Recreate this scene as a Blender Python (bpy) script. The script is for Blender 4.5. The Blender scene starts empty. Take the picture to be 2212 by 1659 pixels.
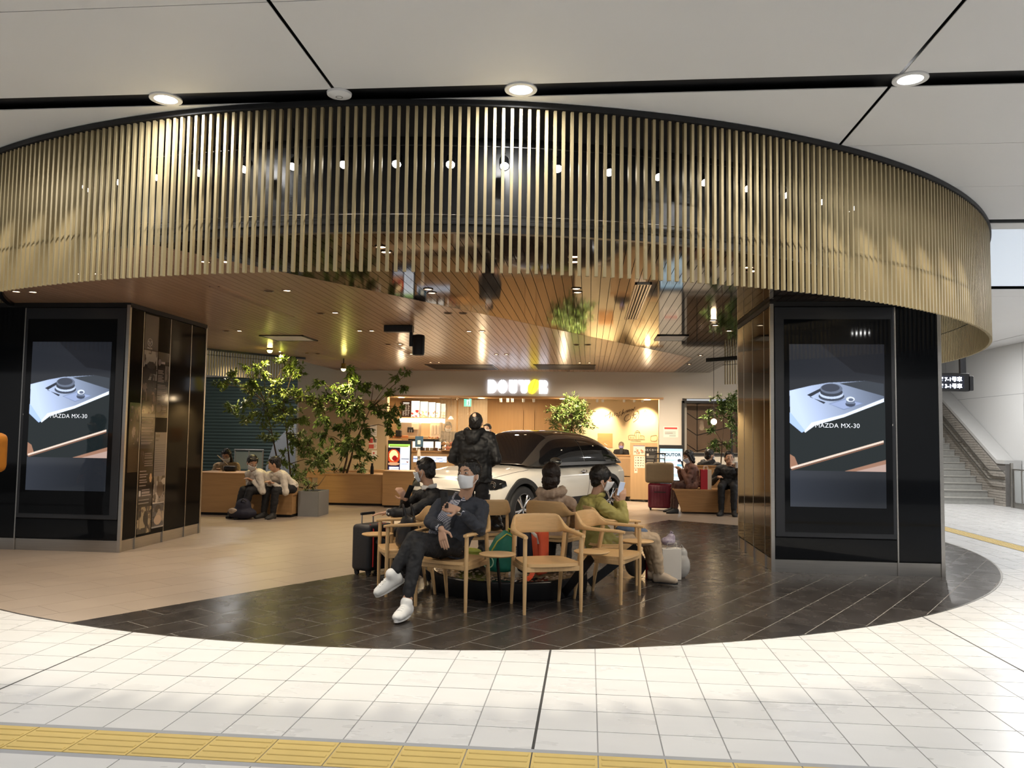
import bpy, bmesh, math, random
import numpy as np
from mathutils import Vector, Matrix
from math import sin, cos, pi, radians as R_
random.seed(7)
S = bpy.context.scene
COL = S.collection

# ------------------------------------------------------------------ camera
FW, FH, FPX, EYE = 2212.0, 1659.0, 1746.0, 1.55
_v1 = (1272.0, 942.0); _v2 = (-17169.0, 683.0)      # vanishing points of the floor grid
def _dir(v):
    return Vector((v[0]-FW/2, v[1]-FH/2, FPX)).normalized()
_Y = _dir(_v1); _X = -_dir(_v2); _X = (_X - _Y*_X.dot(_Y)).normalized()
_Z = _X.cross(_Y)
if _Z.y > 0: _Z = -_Z
ROWS = (_X, _Y, _Z)                                  # world axes in (right, down, forward) camera axes
def ray(px, py):
    c = Vector((px-FW/2, py-FH/2, FPX)); return Vector((_X.dot(c), _Y.dot(c), _Z.dot(c)))
def gz(px, py, z=0.0):                               # point of the place at height z
    r = ray(px, py); t = (z-EYE)/r.z; return Vector((r.x*t, r.y*t, z))
def gy(px, py, y):                                   # point of the place at depth y
    r = ray(px, py); t = y/r.y; return Vector((r.x*t, y, EYE+r.z*t))
def gx(px, py, x):
    r = ray(px, py); t = x/r.x; return Vector((x, r.y*t, EYE+r.z*t))
cam = bpy.data.cameras.new('camera'); cam.sensor_width = 36.0; cam.lens = 36.0*FPX/FW
cam.clip_start = 0.05; cam.clip_end = 200
camo = bpy.data.objects.new('camera', cam); COL.objects.link(camo); S.camera = camo
m = Matrix.Identity(4)
for i in range(3):
    m[i][0] = ROWS[i].x; m[i][1] = -ROWS[i].y; m[i][2] = -ROWS[i].z
m[2][3] = EYE
camo.matrix_world = m

# ------------------------------------------------------------------ world, exposure, hall light
S.view_settings.view_transform = 'Standard'; S.view_settings.look = 'None'
S.view_settings.exposure = 0.0; S.view_settings.gamma = 1.0; S.view_settings.use_curve_mapping = False
w = bpy.data.worlds.new('world'); S.world = w; w.use_nodes = True
w.node_tree.nodes['Background'].inputs[0].default_value = (0.81, 0.82, 0.83, 1)
w.node_tree.nodes['Background'].inputs[1].default_value = 0.60
WARM = (1.0, 0.74, 0.45); NEUT = (1.0, 0.95, 0.88); COOL = (0.93, 0.97, 1.0)

S.cycles.max_bounces = 4; S.cycles.diffuse_bounces = 2; S.cycles.glossy_bounces = 3; S.cycles.transmission_bounces = 4; S.cycles.transparent_max_bounces = 5; S.cycles.adaptive_threshold = .07
S.cycles.caustics_reflective = False; S.cycles.caustics_refractive = False

# ------------------------------------------------------------------ helpers
def link(o, parent=None):
    COL.objects.link(o)
    if parent is not None: o.parent = parent
    return o
def tag(o, label=None, cat=None, group=None, kind=None):
    if label: o['label'] = label
    if cat: o['category'] = cat
    if group: o['group'] = group
    if kind: o['kind'] = kind
    return o
def thing(name, label, cat, loc=(0, 0, 0), rz=0.0, group=None):
    o = bpy.data.objects.new(name, None); o.empty_display_size = 0.1
    link(o); o.location = loc; o.rotation_euler = (0, 0, rz)
    return tag(o, label, cat, group)
def copy_tree(o, parent=None):
    c = o.copy(); link(c)
    if parent is not None: c.parent = parent
    for ch in o.children:
        if ch is not c: copy_tree(ch, c)
    return c

class MB:
    def __init__(s): s.v = []; s.f = []; s.col = None
    def add(s, vs, fs):
        b = len(s.v); s.v += [tuple(p) for p in vs]; s.f += [tuple(b+i for i in f) for f in fs]; return s
    def box(s, c, d, rot=None):
        x, y, z = d[0]/2, d[1]/2, d[2]/2
        vs = [Vector((sx*x, sy*y, sz*z)) for sz in (-1, 1) for sy in (-1, 1) for sx in (-1, 1)]
        if rot is not None: vs = [rot @ p for p in vs]
        c = Vector(c)
        return s.add([p+c for p in vs], [(0, 2, 3, 1), (4, 5, 7, 6), (0, 1, 5, 4), (2, 6, 7, 3), (0, 4, 6, 2), (1, 3, 7, 5)])
    def bb(s, a, b):                                  # box by two corners
        return s.box([(a[i]+b[i])/2 for i in range(3)], [abs(b[i]-a[i]) for i in range(3)])
    def rbox(s, c, d, r, rot=None, n=3):              # box with rounded vertical and horizontal edges
        bm = bmesh.new(); bmesh.ops.create_cube(bm, size=1)
        for v in bm.verts: v.co = Vector((v.co.x*d[0], v.co.y*d[1], v.co.z*d[2]))
        bmesh.ops.bevel(bm, geom=bm.edges[:], offset=min(r, min(d)*.49), segments=n, profile=.5, affect='EDGES')
        c = Vector(c)
        vs = [(rot @ v.co if rot is not None else v.co.copy())+c for v in bm.verts]
        fs = [tuple(v.index for v in f.verts) for f in bm.faces]; bm.free()
        return s.add(vs, fs)
    def cyl(s, p0, p1, r0, r1=None, n=12, cap=True):
        r1 = r0 if r1 is None else r1
        p0, p1 = Vector(p0), Vector(p1); d = (p1-p0).normalized()
        a = d.orthogonal().normalized(); b = d.cross(a)
        vs = [p + (a*cos(2*pi*i/n)+b*sin(2*pi*i/n))*r for p, r in ((p0, r0), (p1, r1)) for i in range(n)]
        fs = [(i, (i+1) % n, n+(i+1) % n, n+i) for i in range(n)]
        if cap: fs += [tuple(range(n-1, -1, -1)), tuple(range(n, 2*n))]
        return s.add(vs, fs)
    def tube(s, pts, rad, n=8, cap=True, lat=None, closed=False):
        # rad: scalar, list of r or list of (r_lat, r_other); lat: fixed lateral axis
        pts = [Vector(p) for p in pts]; k = len(pts); base = len(s.v); prev = None; vs = []
        for i, p in enumerate(pts):
            if closed: d = (pts[(i+1) % k]-pts[i-1])
            else: d = pts[min(i+1, k-1)]-pts[max(i-1, 0)]
            if d.length < 1e-9: d = Vector((0, 0, 1))
            d.normalize()
            if lat is not None:
                a = Vector(lat); a = a-d*a.dot(d)
                a = a.normalized() if a.length > 1e-6 else d.orthogonal().normalized()
            elif prev is None: a = d.orthogonal().normalized()
            else:
                a = prev-d*prev.dot(d); a = a.normalized() if a.length > 1e-6 else d.orthogonal().normalized()
            prev = a; b = d.cross(a)
            r = rad if not isinstance(rad, (list, tuple)) else rad[i]
            ra, rb = r if isinstance(r, (list, tuple)) else (r, r)
            vs += [p+a*cos(2*pi*j/n)*ra+b*sin(2*pi*j/n)*rb for j in range(n)]
        fs = []
        for i in range(k if closed else k-1):
            i2 = (i+1) % k
            fs += [(i*n+j, i*n+(j+1) % n, i2*n+(j+1) % n, i2*n+j) for j in range(n)]
        if cap and not closed: fs += [tuple(range(n-1, -1, -1)), tuple((k-1)*n+j for j in range(n))]
        return s.add(vs, fs)
    def caps(s, p0, p1, r0, r1=None, n=10):           # capsule with round ends
        r1 = r0 if r1 is None else r1
        p0, p1 = Vector(p0), Vector(p1); d = p1-p0; L = d.length
        d = d.normalized() if L > 1e-6 else Vector((0, 0, 1))
        pts = []; rr = []
        for t in (-1, -.8, -.45): pts.append(p0+d*r0*t); rr.append(max(r0*math.sqrt(max(0, 1-t*t)), r0*.06))
        pts.append(p0); rr.append(r0); pts.append(p1+d*1e-5); rr.append(r1)
        for t in (.45, .8, 1): pts.append(p1+d*r1*t); rr.append(max(r1*math.sqrt(max(0, 1-t*t)), r1*.06))
        return s.tube(pts, rr, n)
    def chain(s, pts, rr, n=10):
        for i in range(len(pts)-1): s.caps(pts[i], pts[i+1], rr[i], rr[i+1], n)
        return s
    def ell(s, c, r, rot=None, nu=14, nv=10):
        c = Vector(c); vs = []; fs = []
        for j in range(nv+1):
            th = pi*j/nv
            th = min(max(th, .02), pi-.02)
            for i in range(nu):
                a = 2*pi*i/nu
                p = Vector((r[0]*sin(th)*cos(a), r[1]*sin(th)*sin(a), r[2]*cos(th)))
                vs.append((rot @ p if rot is not None else p)+c)
        for j in range(nv):
            fs += [(j*nu+i, (j+1)*nu+i, (j+1)*nu+(i+1) % nu, j*nu+(i+1) % nu) for i in range(nu)]
        fs += [tuple(range(nu)), tuple(nv*nu+i for i in range(nu-1, -1, -1))]
        return s.add(vs, fs)
    def prism(s, poly, z0, z1, ax=None):              # polygon (2-D) extruded; ax=(origin,u,v,n)
        k = len(poly)
        if ax is None: f = lambda p, z: Vector((p[0], p[1], z))
        else:
            o, u, v, nn = [Vector(q) for q in ax]; f = lambda p, z: o+u*p[0]+v*p[1]+nn*z
        vs = [f(p, z0) for p in poly]+[f(p, z1) for p in poly]
        fs = [tuple(range(k-1, -1, -1)), tuple(range(k, 2*k))]+[(i, (i+1) % k, k+(i+1) % k, k+i) for i in range(k)]
        return s.add(vs, fs)
    def lathe(s, prof, c=(0, 0, 0), n=24, a0=0, a1=2*pi):
        c = Vector(c); full = abs(a1-a0-2*pi) < 1e-6; k = len(prof); m_ = n if full else n+1; vs = []; fs = []
        for i in range(m_):
            a = a0+(a1-a0)*i/n
            vs += [c+Vector((r*cos(a), r*sin(a), z)) for r, z in prof]
        for i in range(n):
            i2 = (i+1) % m_
            fs += [(i*k+j, i2*k+j, i2*k+j+1, i*k+j+1) for j in range(k-1)]
        return s.add(vs, fs)
    def ring(s, c, r0, r1, z0, z1, n=128, a0=0, a1=2*pi):   # solid annulus
        return s.lathe([(r0, z0), (r1, z0), (r1, z1), (r0, z1), (r0, z0)], c, n, a0, a1)
    def mesh(s, name, mat=None, smooth=False):
        me = bpy.data.meshes.new(name); me.from_pydata(s.v, [], s.f); me.validate(); me.update()
        bm = bmesh.new(); bm.from_mesh(me); bmesh.ops.recalc_face_normals(bm, faces=bm.faces); bm.to_mesh(me); bm.free()
        if mat is not None: me.materials.append(mat)
        if smooth:
            me.polygons.foreach_set('use_smooth', [True]*len(me.polygons))
            try: me.set_sharp_from_angle(angle=R_(40 if smooth is True else smooth))
            except Exception: pass
        return me
    def build(s, name, mat, parent=None, smooth=False, loc=None):
        o = bpy.data.objects.new(name, s.mesh(name, mat, smooth))
        if loc is not None:
            o.location = loc
        return link(o, parent)

def recentre(o):
    """Put a top-level mesh's origin at its base centre."""
    vs = [v.co for v in o.data.vertices]
    mn = Vector([min(v[i] for v in vs) for i in range(3)]); mx = Vector([max(v[i] for v in vs) for i in range(3)])
    c = Vector(((mn.x+mx.x)/2, (mn.y+mx.y)/2, mn.z)); o.data.transform(Matrix.Translation(-c)); o.location = c
    return o

# ------------------------------------------------------------------ materials
MATS = {}
def mat(name, col, rough=.5, metal=0.0, var=0.0, scale=6.0, rnd=0.0, bump=0.0, bscale=60.0, emit=None, estr=1.0,
        spec=.5, coat=0.0, trans=0.0, stretch=None, col2=None, alpha=1.0, sheen=0.0, ior=1.45, rvar=0.0):
    if name in MATS: return MATS[name]
    M = bpy.data.materials.new(name); M.use_nodes = True; nt = M.node_tree; N = nt.nodes; L = nt.links
    b = N['Principled BSDF']; I = b.inputs
    I['Base Color'].default_value = (*col, 1); I['Roughness'].default_value = rough; I['Metallic'].default_value = metal
    I['Specular IOR Level'].default_value = spec; I['Coat Weight'].default_value = coat; I['Coat Roughness'].default_value = .05
    I['Transmission Weight'].default_value = trans; I['Alpha'].default_value = alpha; I['IOR'].default_value = ior
    I['Sheen Weight'].default_value = sheen
    if emit is not None:
        I['Emission Color'].default_value = (*emit, 1); I['Emission Strength'].default_value = estr
    tc = None
    if var or bump or col2 is not None or rvar:
        tc = N.new('ShaderNodeTexCoord'); mp = N.new('ShaderNodeMapping'); L.new(tc.outputs['Object'], mp.inputs[0])
        if stretch: mp.inputs['Scale'].default_value = stretch
        nz = N.new('ShaderNodeTexNoise'); nz.inputs['Scale'].default_value = scale; nz.inputs['Detail'].default_value = 4
        L.new(mp.outputs[0], nz.inputs['Vector'])
    if var or col2 is not None or rnd:
        cr = N.new('ShaderNodeValToRGB')
        c2 = col2 if col2 is not None else col
        lo = [max(0, c*(1-var)) for c in col]; hi = [min(1, c*(1+var)) for c in c2]
        cr.color_ramp.elements[0].position = .12; cr.color_ramp.elements[1].position = .88
        cr.color_ramp.elements[0].color = (*lo, 1); cr.color_ramp.elements[1].color = (*hi, 1)
        if tc is not None: L.new(nz.outputs['Fac'], cr.inputs[0])
        else: cr.inputs[0].default_value = .5
        out = cr.outputs[0]
        if rnd:
            oi = N.new('ShaderNodeObjectInfo'); mr = N.new('ShaderNodeMapRange')
            mr.inputs[3].default_value = 1-rnd; mr.inputs[4].default_value = 1+rnd
            L.new(oi.outputs['Random'], mr.inputs[0])
            hs = N.new('ShaderNodeHueSaturation'); L.new(mr.outputs[0], hs.inputs['Value']); L.new(out, hs.inputs['Color']); out = hs.outputs[0]
            if tc is not None:
                ad = N.new('ShaderNodeVectorMath'); ad.operation = 'ADD'; sc = N.new('ShaderNodeVectorMath'); sc.operation = 'SCALE'
                sc.inputs[0].default_value = (37, 53, 71); L.new(oi.outputs['Random'], sc.inputs['Scale'])
                L.new(mp.outputs[0], ad.inputs[0]); L.new(sc.outputs[0], ad.inputs[1]); L.new(ad.outputs[0], nz.inputs['Vector'])
        L.new(out, I['Base Color'])
    if rvar:
        mr2 = N.new('ShaderNodeMapRange'); mr2.inputs[3].default_value = max(.02, rough-rvar); mr2.inputs[4].default_value = rough+rvar
        L.new(nz.outputs['Fac'], mr2.inputs[0]); L.new(mr2.outputs[0], I['Roughness'])
    if bump:
        n2 = N.new('ShaderNodeTexNoise'); n2.inputs['Scale'].default_value = bscale; n2.inputs['Detail'].default_value = 3
        L.new(mp.outputs[0], n2.inputs['Vector'])
        bp = N.new('ShaderNodeBump'); bp.inputs['Strength'].default_value = bump; bp.inputs['Distance'].default_value = .01
        L.new(n2.outputs['Fac'], bp.inputs['Height']); L.new(bp.outputs[0], I['Normal'])
    MATS[name] = M
    return M
def emat(name, col, s): return mat(name, col, .4, emit=col, estr=s)

M_white_ceil = mat('white_ceiling_panel', (.80, .80, .80), .55, var=.015, scale=1.5)
M_black = mat('matt_black', (.012, .012, .013), .6, var=.1)
M_blackmetal = mat('black_metal', (.014, .014, .016), .38, .3, var=.1)
M_blackgloss = mat('black_gloss_glass', (.006, .007, .009), .04, 0, spec=.22, var=.05, scale=2)
M_flank = mat('smoked_flank_glass', (.010, .009, .008), .06, 0, spec=.035, var=.05, scale=2)
M_frame = mat('charcoal_frame', (.028, .031, .038), .34, .2, var=.08, scale=3)
M_steel = mat('brushed_steel', (.46, .44, .41), .30, 1.0, var=.10, scale=3, stretch=(1, 1, 40))
M_steel2 = mat('satin_steel', (.40, .385, .36), .28, 1.0, var=.12, scale=2, stretch=(1, 1, 30))
M_gold = mat('champagne_gold_anodised', (.41, .33, .185), .46, .42, var=.06, scale=8, stretch=(1, 1, .3), bump=.15, bscale=400)
M_grout = mat('light_grey_grout', (.27, .27, .27), .8, var=.08, scale=20)
M_wtile = mat('white_stone_tile', (.66, .66, .655), .28, var=.05, scale=2.2, rnd=.025, stretch=(1, 2.5, 1), rvar=.03, spec=.4)
M_dtile = mat('dark_slate_tile', (.036, .031, .028), .26, var=.42, scale=5, rnd=.14, rvar=.10, bump=.03, bscale=30)
M_dgrout = mat('pale_thin_grout', (.30, .28, .25), .8, var=.1)
M_btile = mat('beige_stone_tile', (.35, .285, .23), .32, var=.10, scale=1.6, rnd=.04, rvar=.04, stretch=(1, 3, 1))
M_bgrout = mat('beige_grout', (.24, .175, .125), .8, var=.1)
M_yel = mat('yellow_tactile_paving', (.62, .46, .16), .5, var=.06, scale=6, rnd=.03)
M_graystrip = mat('grey_paving_strip', (.34, .35, .37), .5, var=.06)
M_joint = mat('dark_sealant_joint', (.045, .045, .045), .6, var=.1)
M_planklight = mat('tan_wood_ceiling_plank', (.41, .262, .172), .24, .0, var=.07, scale=4, rnd=.04, stretch=(6, .3, 1), spec=.6)
M_plankgloss = mat('polished_bronze_ceiling_plank', (.030, .020, .014), .05, 0.0, var=.15, scale=3, rnd=.10, stretch=(4, .3, 1), spec=.17)
M_wallwhite = mat('warm_white_plaster', (.62, .57, .50), .7, var=.02, scale=2)
M_wallbeige = mat('beige_plaster', (.56, .40, .23), .6, var=.04, scale=2)
M_wood = mat('oak_wood', (.44, .245, .105), .42, var=.20, scale=3, stretch=(1.2, 14, 14), bump=.05, bscale=60)
M_woodx = mat('oak_plywood', (.46, .27, .12), .45, var=.16, scale=2, stretch=(1, 6, 10), rnd=.03)
M_chair = mat('pale_beech_wood', (.62, .40, .19), .38, var=.10, scale=3, stretch=(20, 20, 1.5))
M_chairseat = mat('beech_seat_wood', (.66, .42, .195), .36, var=.10, scale=3, stretch=(1.5, 20, 20))
M_glasspane = mat('clear_glass', (.02, .02, .02), .02, 0, alpha=.12, spec=.4)
# ------------------------------------------------------------------ projection for ranking, polygon clipping
def proj(p):
    d = Vector((p[0], p[1], p[2]-EYE)); c = _X*d.x+_Y*d.y+_Z*d.z
    if c.z < .1: return None
    return (FW/2+FPX*c.x/c.z, FH/2+FPX*c.y/c.z)
def clip(poly, n, d):                                 # keep n.p <= d
    out = []
    for i, p in enumerate(poly):
        q = poly[(i+1) % len(poly)]; a = n[0]*p[0]+n[1]*p[1]-d; b = n[0]*q[0]+n[1]*q[1]-d
        if a <= 0: out.append(p)
        if (a < 0 < b) or (b < 0 < a):
            t = a/(a-b); out.append((p[0]+(q[0]-p[0])*t, p[1]+(q[1]-p[1])*t))
    return out
def area(poly): return abs(sum(poly[i][0]*poly[(i+1) % len(poly)][1]-poly[(i+1) % len(poly)][0]*poly[i][1] for i in range(len(poly))))/2
def shown(poly, z):
    q = [proj((x, y, z)) for x, y in poly]
    if any(p is None for p in q): return 0.0
    q = clip(q, (1, 0), FW); q = clip(q, (-1, 0), 0); q = clip(q, (0, 1), FH); q = clip(q, (0, -1), 0)
    return area(q) if len(q) > 2 else 0.0
FC, FR = (-1.78, 13.06), 7.24                         # floor inlay circle
DC, DR = (-1.79, 12.55), 6.98                         # slat canopy circle
def clip_circle(poly, c, r, inside):
    cx = sum(p[0] for p in poly)/len(poly); cy = sum(p[1] for p in poly)/len(poly)
    dx, dy = cx-c[0], cy-c[1]; L = math.hypot(dx, dy)
    ds = [math.hypot(p[0]-c[0], p[1]-c[1]) for p in poly]
    if inside:
        if max(ds) <= r: return poly
        if L < 1e-3: return poly
        return clip(poly, (dx/L, dy/L), (c[0]*dx+c[1]*dy)/L+r)
    if min(ds) >= r: return poly
    return clip(poly, (-dx/L, -dy/L), -((c[0]*dx+c[1]*dy)/L+r))
def lay(parent, polys, z0, z1, mat_, name='tile', most=300, zshow=None, full=None, unit=None):
    """pieces of a floor or ceiling: the ones that show largest become objects, the rest one joined part"""
    rank = sorted(((shown(p, z1 if zshow is None else zshow), i) for i, p in enumerate(polys)), reverse=True)
    keep = [i for s, i in rank[:most] if s > 12]; ks = set(keep); cache = {}
    for i in keep:
        p = polys[i]; cx = sum(q[0] for q in p)/len(p); cy = sum(q[1] for q in p)/len(p)
        loc = [(round(x-cx, 3), round(y-cy, 3)) for x, y in p]; key = tuple(loc)
        if key not in cache: cache[key] = MB().prism(loc, z0, z1).mesh(name, mat_)
        o = bpy.data.objects.new(name, cache[key]); link(o, parent); o.location = (cx, cy, 0)
    rest = MB()
    for i, p in enumerate(polys):
        if i not in ks and len(p) > 2: rest.prism(p, z0, z1)
    if rest.v: tag(rest.build(name, mat_, parent), kind='stuff')

# ------------------------------------------------------------------ floor
fl = MB().bb((-30, -14, -.2), (30, 40, -.003)).build('floor', M_grout); tag(fl, 'pale grey concourse floor of square stone tiles', kind='structure')
TX, TY, X0, Y0 = .3208, .3105, -.264, 5.0
polys = []
for i in range(-42, 46):
    for j in range(-20, 56):
        g = .0034
        ga = .008 if i % 10 == 0 else g; gb = .008 if (i+1) % 10 == 0 else g
        x0, x1 = X0+i*TX+ga, X0+(i+1)*TX-gb; y0, y1 = Y0+j*TY+(.004 if j % 5 == 0 else g), Y0+(j+1)*TY-(.004 if (j+1) % 5 == 0 else g)
        p = [(x0, y0), (x1, y0), (x1, y1), (x0, y1)]
        q = [p]
        if y0 < 4.10 and y1 > 3.72:
            q = [clip(p, (0, 1), 3.72), clip(p, (0, -1), -4.10)]
        if x0 < 6.47 and x1 > 6.13 and y0 > 11: q = [clip(p, (1, 0), 6.13), clip(p, (-1, 0), -6.47)]
        for r in q:
            if len(r) < 3: continue
            r = clip_circle(r, FC, FR+.012, False)
            if len(r) > 2 and area(r) > 2e-4: polys.append(r)
lay(fl, polys, -.014, 0.0, M_wtile)
for k in (-2, -1, 0, 1, 2, 3):                        # dark movement joints along the hall
    x = X0+k*10*TX; y1 = 40
    if abs(x-FC[0]) < FR: y1 = FC[1]-math.sqrt(FR**2-(x-FC[0])**2)-.01
    MB().bb((x-.0075, -6, -.01), (x+.0075, y1, -.0006)).build('movement_joint', M_joint, fl)
for k in (0,):
    MB().bb((-14, Y0-.0035, -.01), (14, Y0+.0035, -.0008)).build('movement_joint', M_joint, fl)
gs = MB()
for a, b in ((3.72, 3.765), (4.06, 4.10)): gs.bb((-14, a, -.012), (14, b, -.0004))
gs.build('grey_border', M_graystrip, fl)
tm = MB().bb((-TX/2+.003, -.1445, -.012), (TX/2-.003, .1445, .0005))
for k in range(4): tm.rbox((0, -.105+.07*k, .0015), (TX-.03, .030, .007), .003, n=1)
tme = tm.mesh('tactile_tile', M_yel)
for i in range(-18, 22):
    o = bpy.data.objects.new('tactile_tile', tme); link(o, fl); o.location = (X0+(i+.5)*TX, 3.9125, 0)
for j in range(0, 32):
    o = bpy.data.objects.new('tactile_tile', tme); link(o, fl); o.location = (6.30, 11.1+TX*(j+.5), 0); o.rotation_euler.z = pi/2
MB().ring((FC[0], FC[1], 0), FR-.008, FR+.010, -.012, .0015, 256).build('edge_trim', M_steel2, fl)

T = (.518, .855); NN = (.855, -.518)                  # the inlay is turned against the hall grid
dline = -4.131*NN[0]+6.221*NN[1]; tline = 1.51*T[0]+15.53*T[1]
CIRC = [(FC[0]+(FR-.008)*cos(2*pi*k/160), FC[1]+(FR-.008)*sin(2*pi*k/160)) for k in range(160)]
fd = MB().prism(clip(clip(CIRC, (-NN[0], -NN[1]), -dline), T, tline), -.005, -.001).build('floor', M_dgrout); tag(fd, 'dark slate tiled inlay of the round floor area', kind='structure')
T = (.518, .855); NN = (.855, -.518)                  # the inlay is turned against the hall grid
dline = -4.131*NN[0]+6.221*NN[1]                      # dark zone lies where n.p > dline
tline = 1.51*T[0]+15.53*T[1]                          # and t.p < tline
polys = []; bpolys = []
for i in range(-40, 60):
    for j in range(-5, 45):
        n0 = -3.606+i*.317; t0 = j*.636+(i % 2)*.318
        g = .0034
        p = [(NN[0]*a+T[0]*b, NN[1]*a+T[1]*b) for a, b in ((n0+g, t0+g), (n0+.317-g, t0+g), (n0+.317-g, t0+.636-g), (n0+g, t0+.636-g))]
        c = (sum(q[0] for q in p)/4, sum(q[1] for q in p)/4)
        if math.hypot(c[0]-FC[0], c[1]-FC[1]) > FR+.6: continue
        p = clip_circle(p, FC, FR-.008, True)
        if len(p) < 3: continue
        p = clip(p, (-NN[0], -NN[1]), -dline-.003)
        if len(p) < 3: continue
        p = clip(p, T, tline-.003)
        if len(p) > 2 and area(p) > 3e-4: polys.append(p)
lay(fd, polys, -.012, 0.0, M_dtile)
fb = MB()
fb.prism(clip(clip(CIRC, NN, dline), T, tline), -.005, -.001)
fb.prism(clip(CIRC, (-T[0], -T[1]), -tline), -.005, -.001)
fb.bb((-16, 19.2, -.006), (5.4, 26, -.0012))
fbo = fb.build('floor', M_bgrout); tag(fbo, 'warm beige stone tiled floor under the wooden ceiling', kind='structure')
polys = []
for i in range(-18, 30):
    for j in range(-8, 24):
        n0 = dline-(i+1)*.42; t0 = 1.2+j*.84+(i % 2)*.42
        for a0, keep in ((n0, 0),):
            g = .0015
            p = [(NN[0]*a+T[0]*b, NN[1]*a+T[1]*b) for a, b in ((n0+g, t0+g), (n0+.42-g, t0+g), (n0+.42-g, t0+.84-g), (n0+g, t0+.84-g))]
            c = (sum(q[0] for q in p)/4, sum(q[1] for q in p)/4)
            if c[1] > 24.5 or c[0] > 5.3 or c[0] < -13: continue
            if c[1] < 18:
                if math.hypot(c[0]-FC[0], c[1]-FC[1]) > FR+.8: continue
                p = clip_circle(p, FC, FR-.008, True)
                if len(p) < 3: continue
            if i < 0:                                  # east of the dark line only beyond its end
                p = clip(p, (-T[0], -T[1]), -tline-.002)
            if len(p) > 2 and area(p) > 3e-4: polys.append(p)
lay(fbo, polys, -.010, 0.0, M_btile)

# ------------------------------------------------------------------ white hall ceiling
ZC = 3.95
ce = MB().bb((-30, -14, ZC+.06), (30, 40, ZC+.3)).build('ceiling', M_black); tag(ce, 'white panelled concourse ceiling with black slots', kind='structure')
xs = [-1.8+3.82*k for k in range(-4, 5)]
ys = [-13.5, -9.9, -6.4, -2.9, .6, 1.75, 2.9, 4.23, 5.38, 5.58, 6.71, 7.87, 9.07, 9.23, 9.50, 13.3, 13.95, 17.0, 20.5, 24, 30]
black = {(5.38, 5.58), (9.07, 9.23), (9.50, 13.3)}
cache = {}
for i in range(len(xs)-1):
    for a, b in zip(ys[:-1], ys[1:]):
        if (a, b) in black and not ((a, b) == (9.50, 13.3) and xs[i] < 2): continue
        wd, dp = xs[i+1]-xs[i]-.026, b-a-(.006 if (a, b) not in black else 0)
        key = round(dp, 3)
        if key not in cache: cache[key] = MB().bb((-wd/2, -dp/2, 0), (wd/2, dp/2, .006)).mesh('panel', M_white_ceil)
        o = bpy.data.objects.new('panel', cache[key]); link(o, ce); o.location = ((xs[i]+xs[i+1])/2, (a+b)/2, ZC)
cof = MB(); cof.bb((2.1, 9.51, ZC+.05), (16, 13.29, ZC+.056))
cof.build('luminous_ceiling_panel', mat('luminous_ceiling_film', (.8, .85, .9), .6, emit=(.72, .84, 1.0), estr=.42, var=.02), ce)
def lamp(name, kind, loc, energy, col, parent=None, size=.1, spot=100, blend=.6, rot=None):
    L = bpy.data.lights.new(name, kind); L.energy = energy; L.color = col
    if kind == 'AREA': L.shape = 'DISK'; L.size = size
    else: L.shadow_soft_size = size
    if kind == 'SPOT': L.spot_size = R_(spot); L.spot_blend = blend
    o = bpy.data.objects.new(name, L); link(o, parent); o.location = loc
    if rot is not None: o.rotation_euler = rot
    return o
def aim(o, target):
    d = Vector(target)-o.location; o.rotation_euler = d.to_track_quat('-Z', 'Y').to_euler()
M_lens = emat('hall_lamp_lens', (1, .98, .95), 9.0)
M_rim = mat('white_lamp_rim', (.82, .82, .82), .4, var=.02)
rimm = MB().lathe([(.080, 0), (.112, 0), (.114, .004), (.112, .012), (.080, .02)], n=32).mesh('rim', M_rim, True)
lensm = MB().lathe([(0, .006), (.082, .006)], n=32).mesh('lens', M_lens)
HALL = [(-3.071, 5.45, 'over the slatted canopy front, leftmost of three'), (-.489, 5.45, 'in the black slot, middle of three'), (2.105, 5.45, 'in the black slot, rightmost of three')]
for x in (-5.65, 4.7): HALL.append((x, 5.45, None))
for x in (-4.4, 0.8, 6.0): HALL.append((x, 1.0, None))
for y in (7.6, 11.4, 16, 20.0):
    HALL.append((8.0, y, None))  # unseen lamps without fittings, added to brighten the right of the hall
for x, y in ((-10.2, 15.5), (-9.6, 21.3)): HALL.append((x, y, None))  # two more unseen lamps, added to light the shutter at the back left
for x, y, lab in HALL:
    if lab:
        t = thing('ceiling_downlight', 'round white hall downlight '+lab, 'ceiling light', (x, y, ZC-.012), 0, 'round downlights along the black ceiling slot')
        link(bpy.data.objects.new('rim', rimm), t); link(bpy.data.objects.new('lens', lensm), t)
    else: t = None
    L = lamp('hall_lamp', 'AREA', (0, 0, -.02) if t else (x, y, ZC-.03), (62 if y < 3 else 125 if x > 7 else 34), (1, .985, .965), t, .2 if y > 3 else .4)
t = thing('smoke_detector', 'small round white smoke detector beside the black slot', 'smoke detector', (-1.777, 5.436, ZC-.032))
MB().lathe([(0, 0), (.045, 0), (.06, .008), (.085, .014), (.088, .03)], n=28).build('housing', M_rim, t, True)
MB().lathe([(.018, -.001), (.026, -.001)], n=20).build('sensor_ring', mat('grey_plastic', (.3, .3, .3), .5), t)

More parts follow.
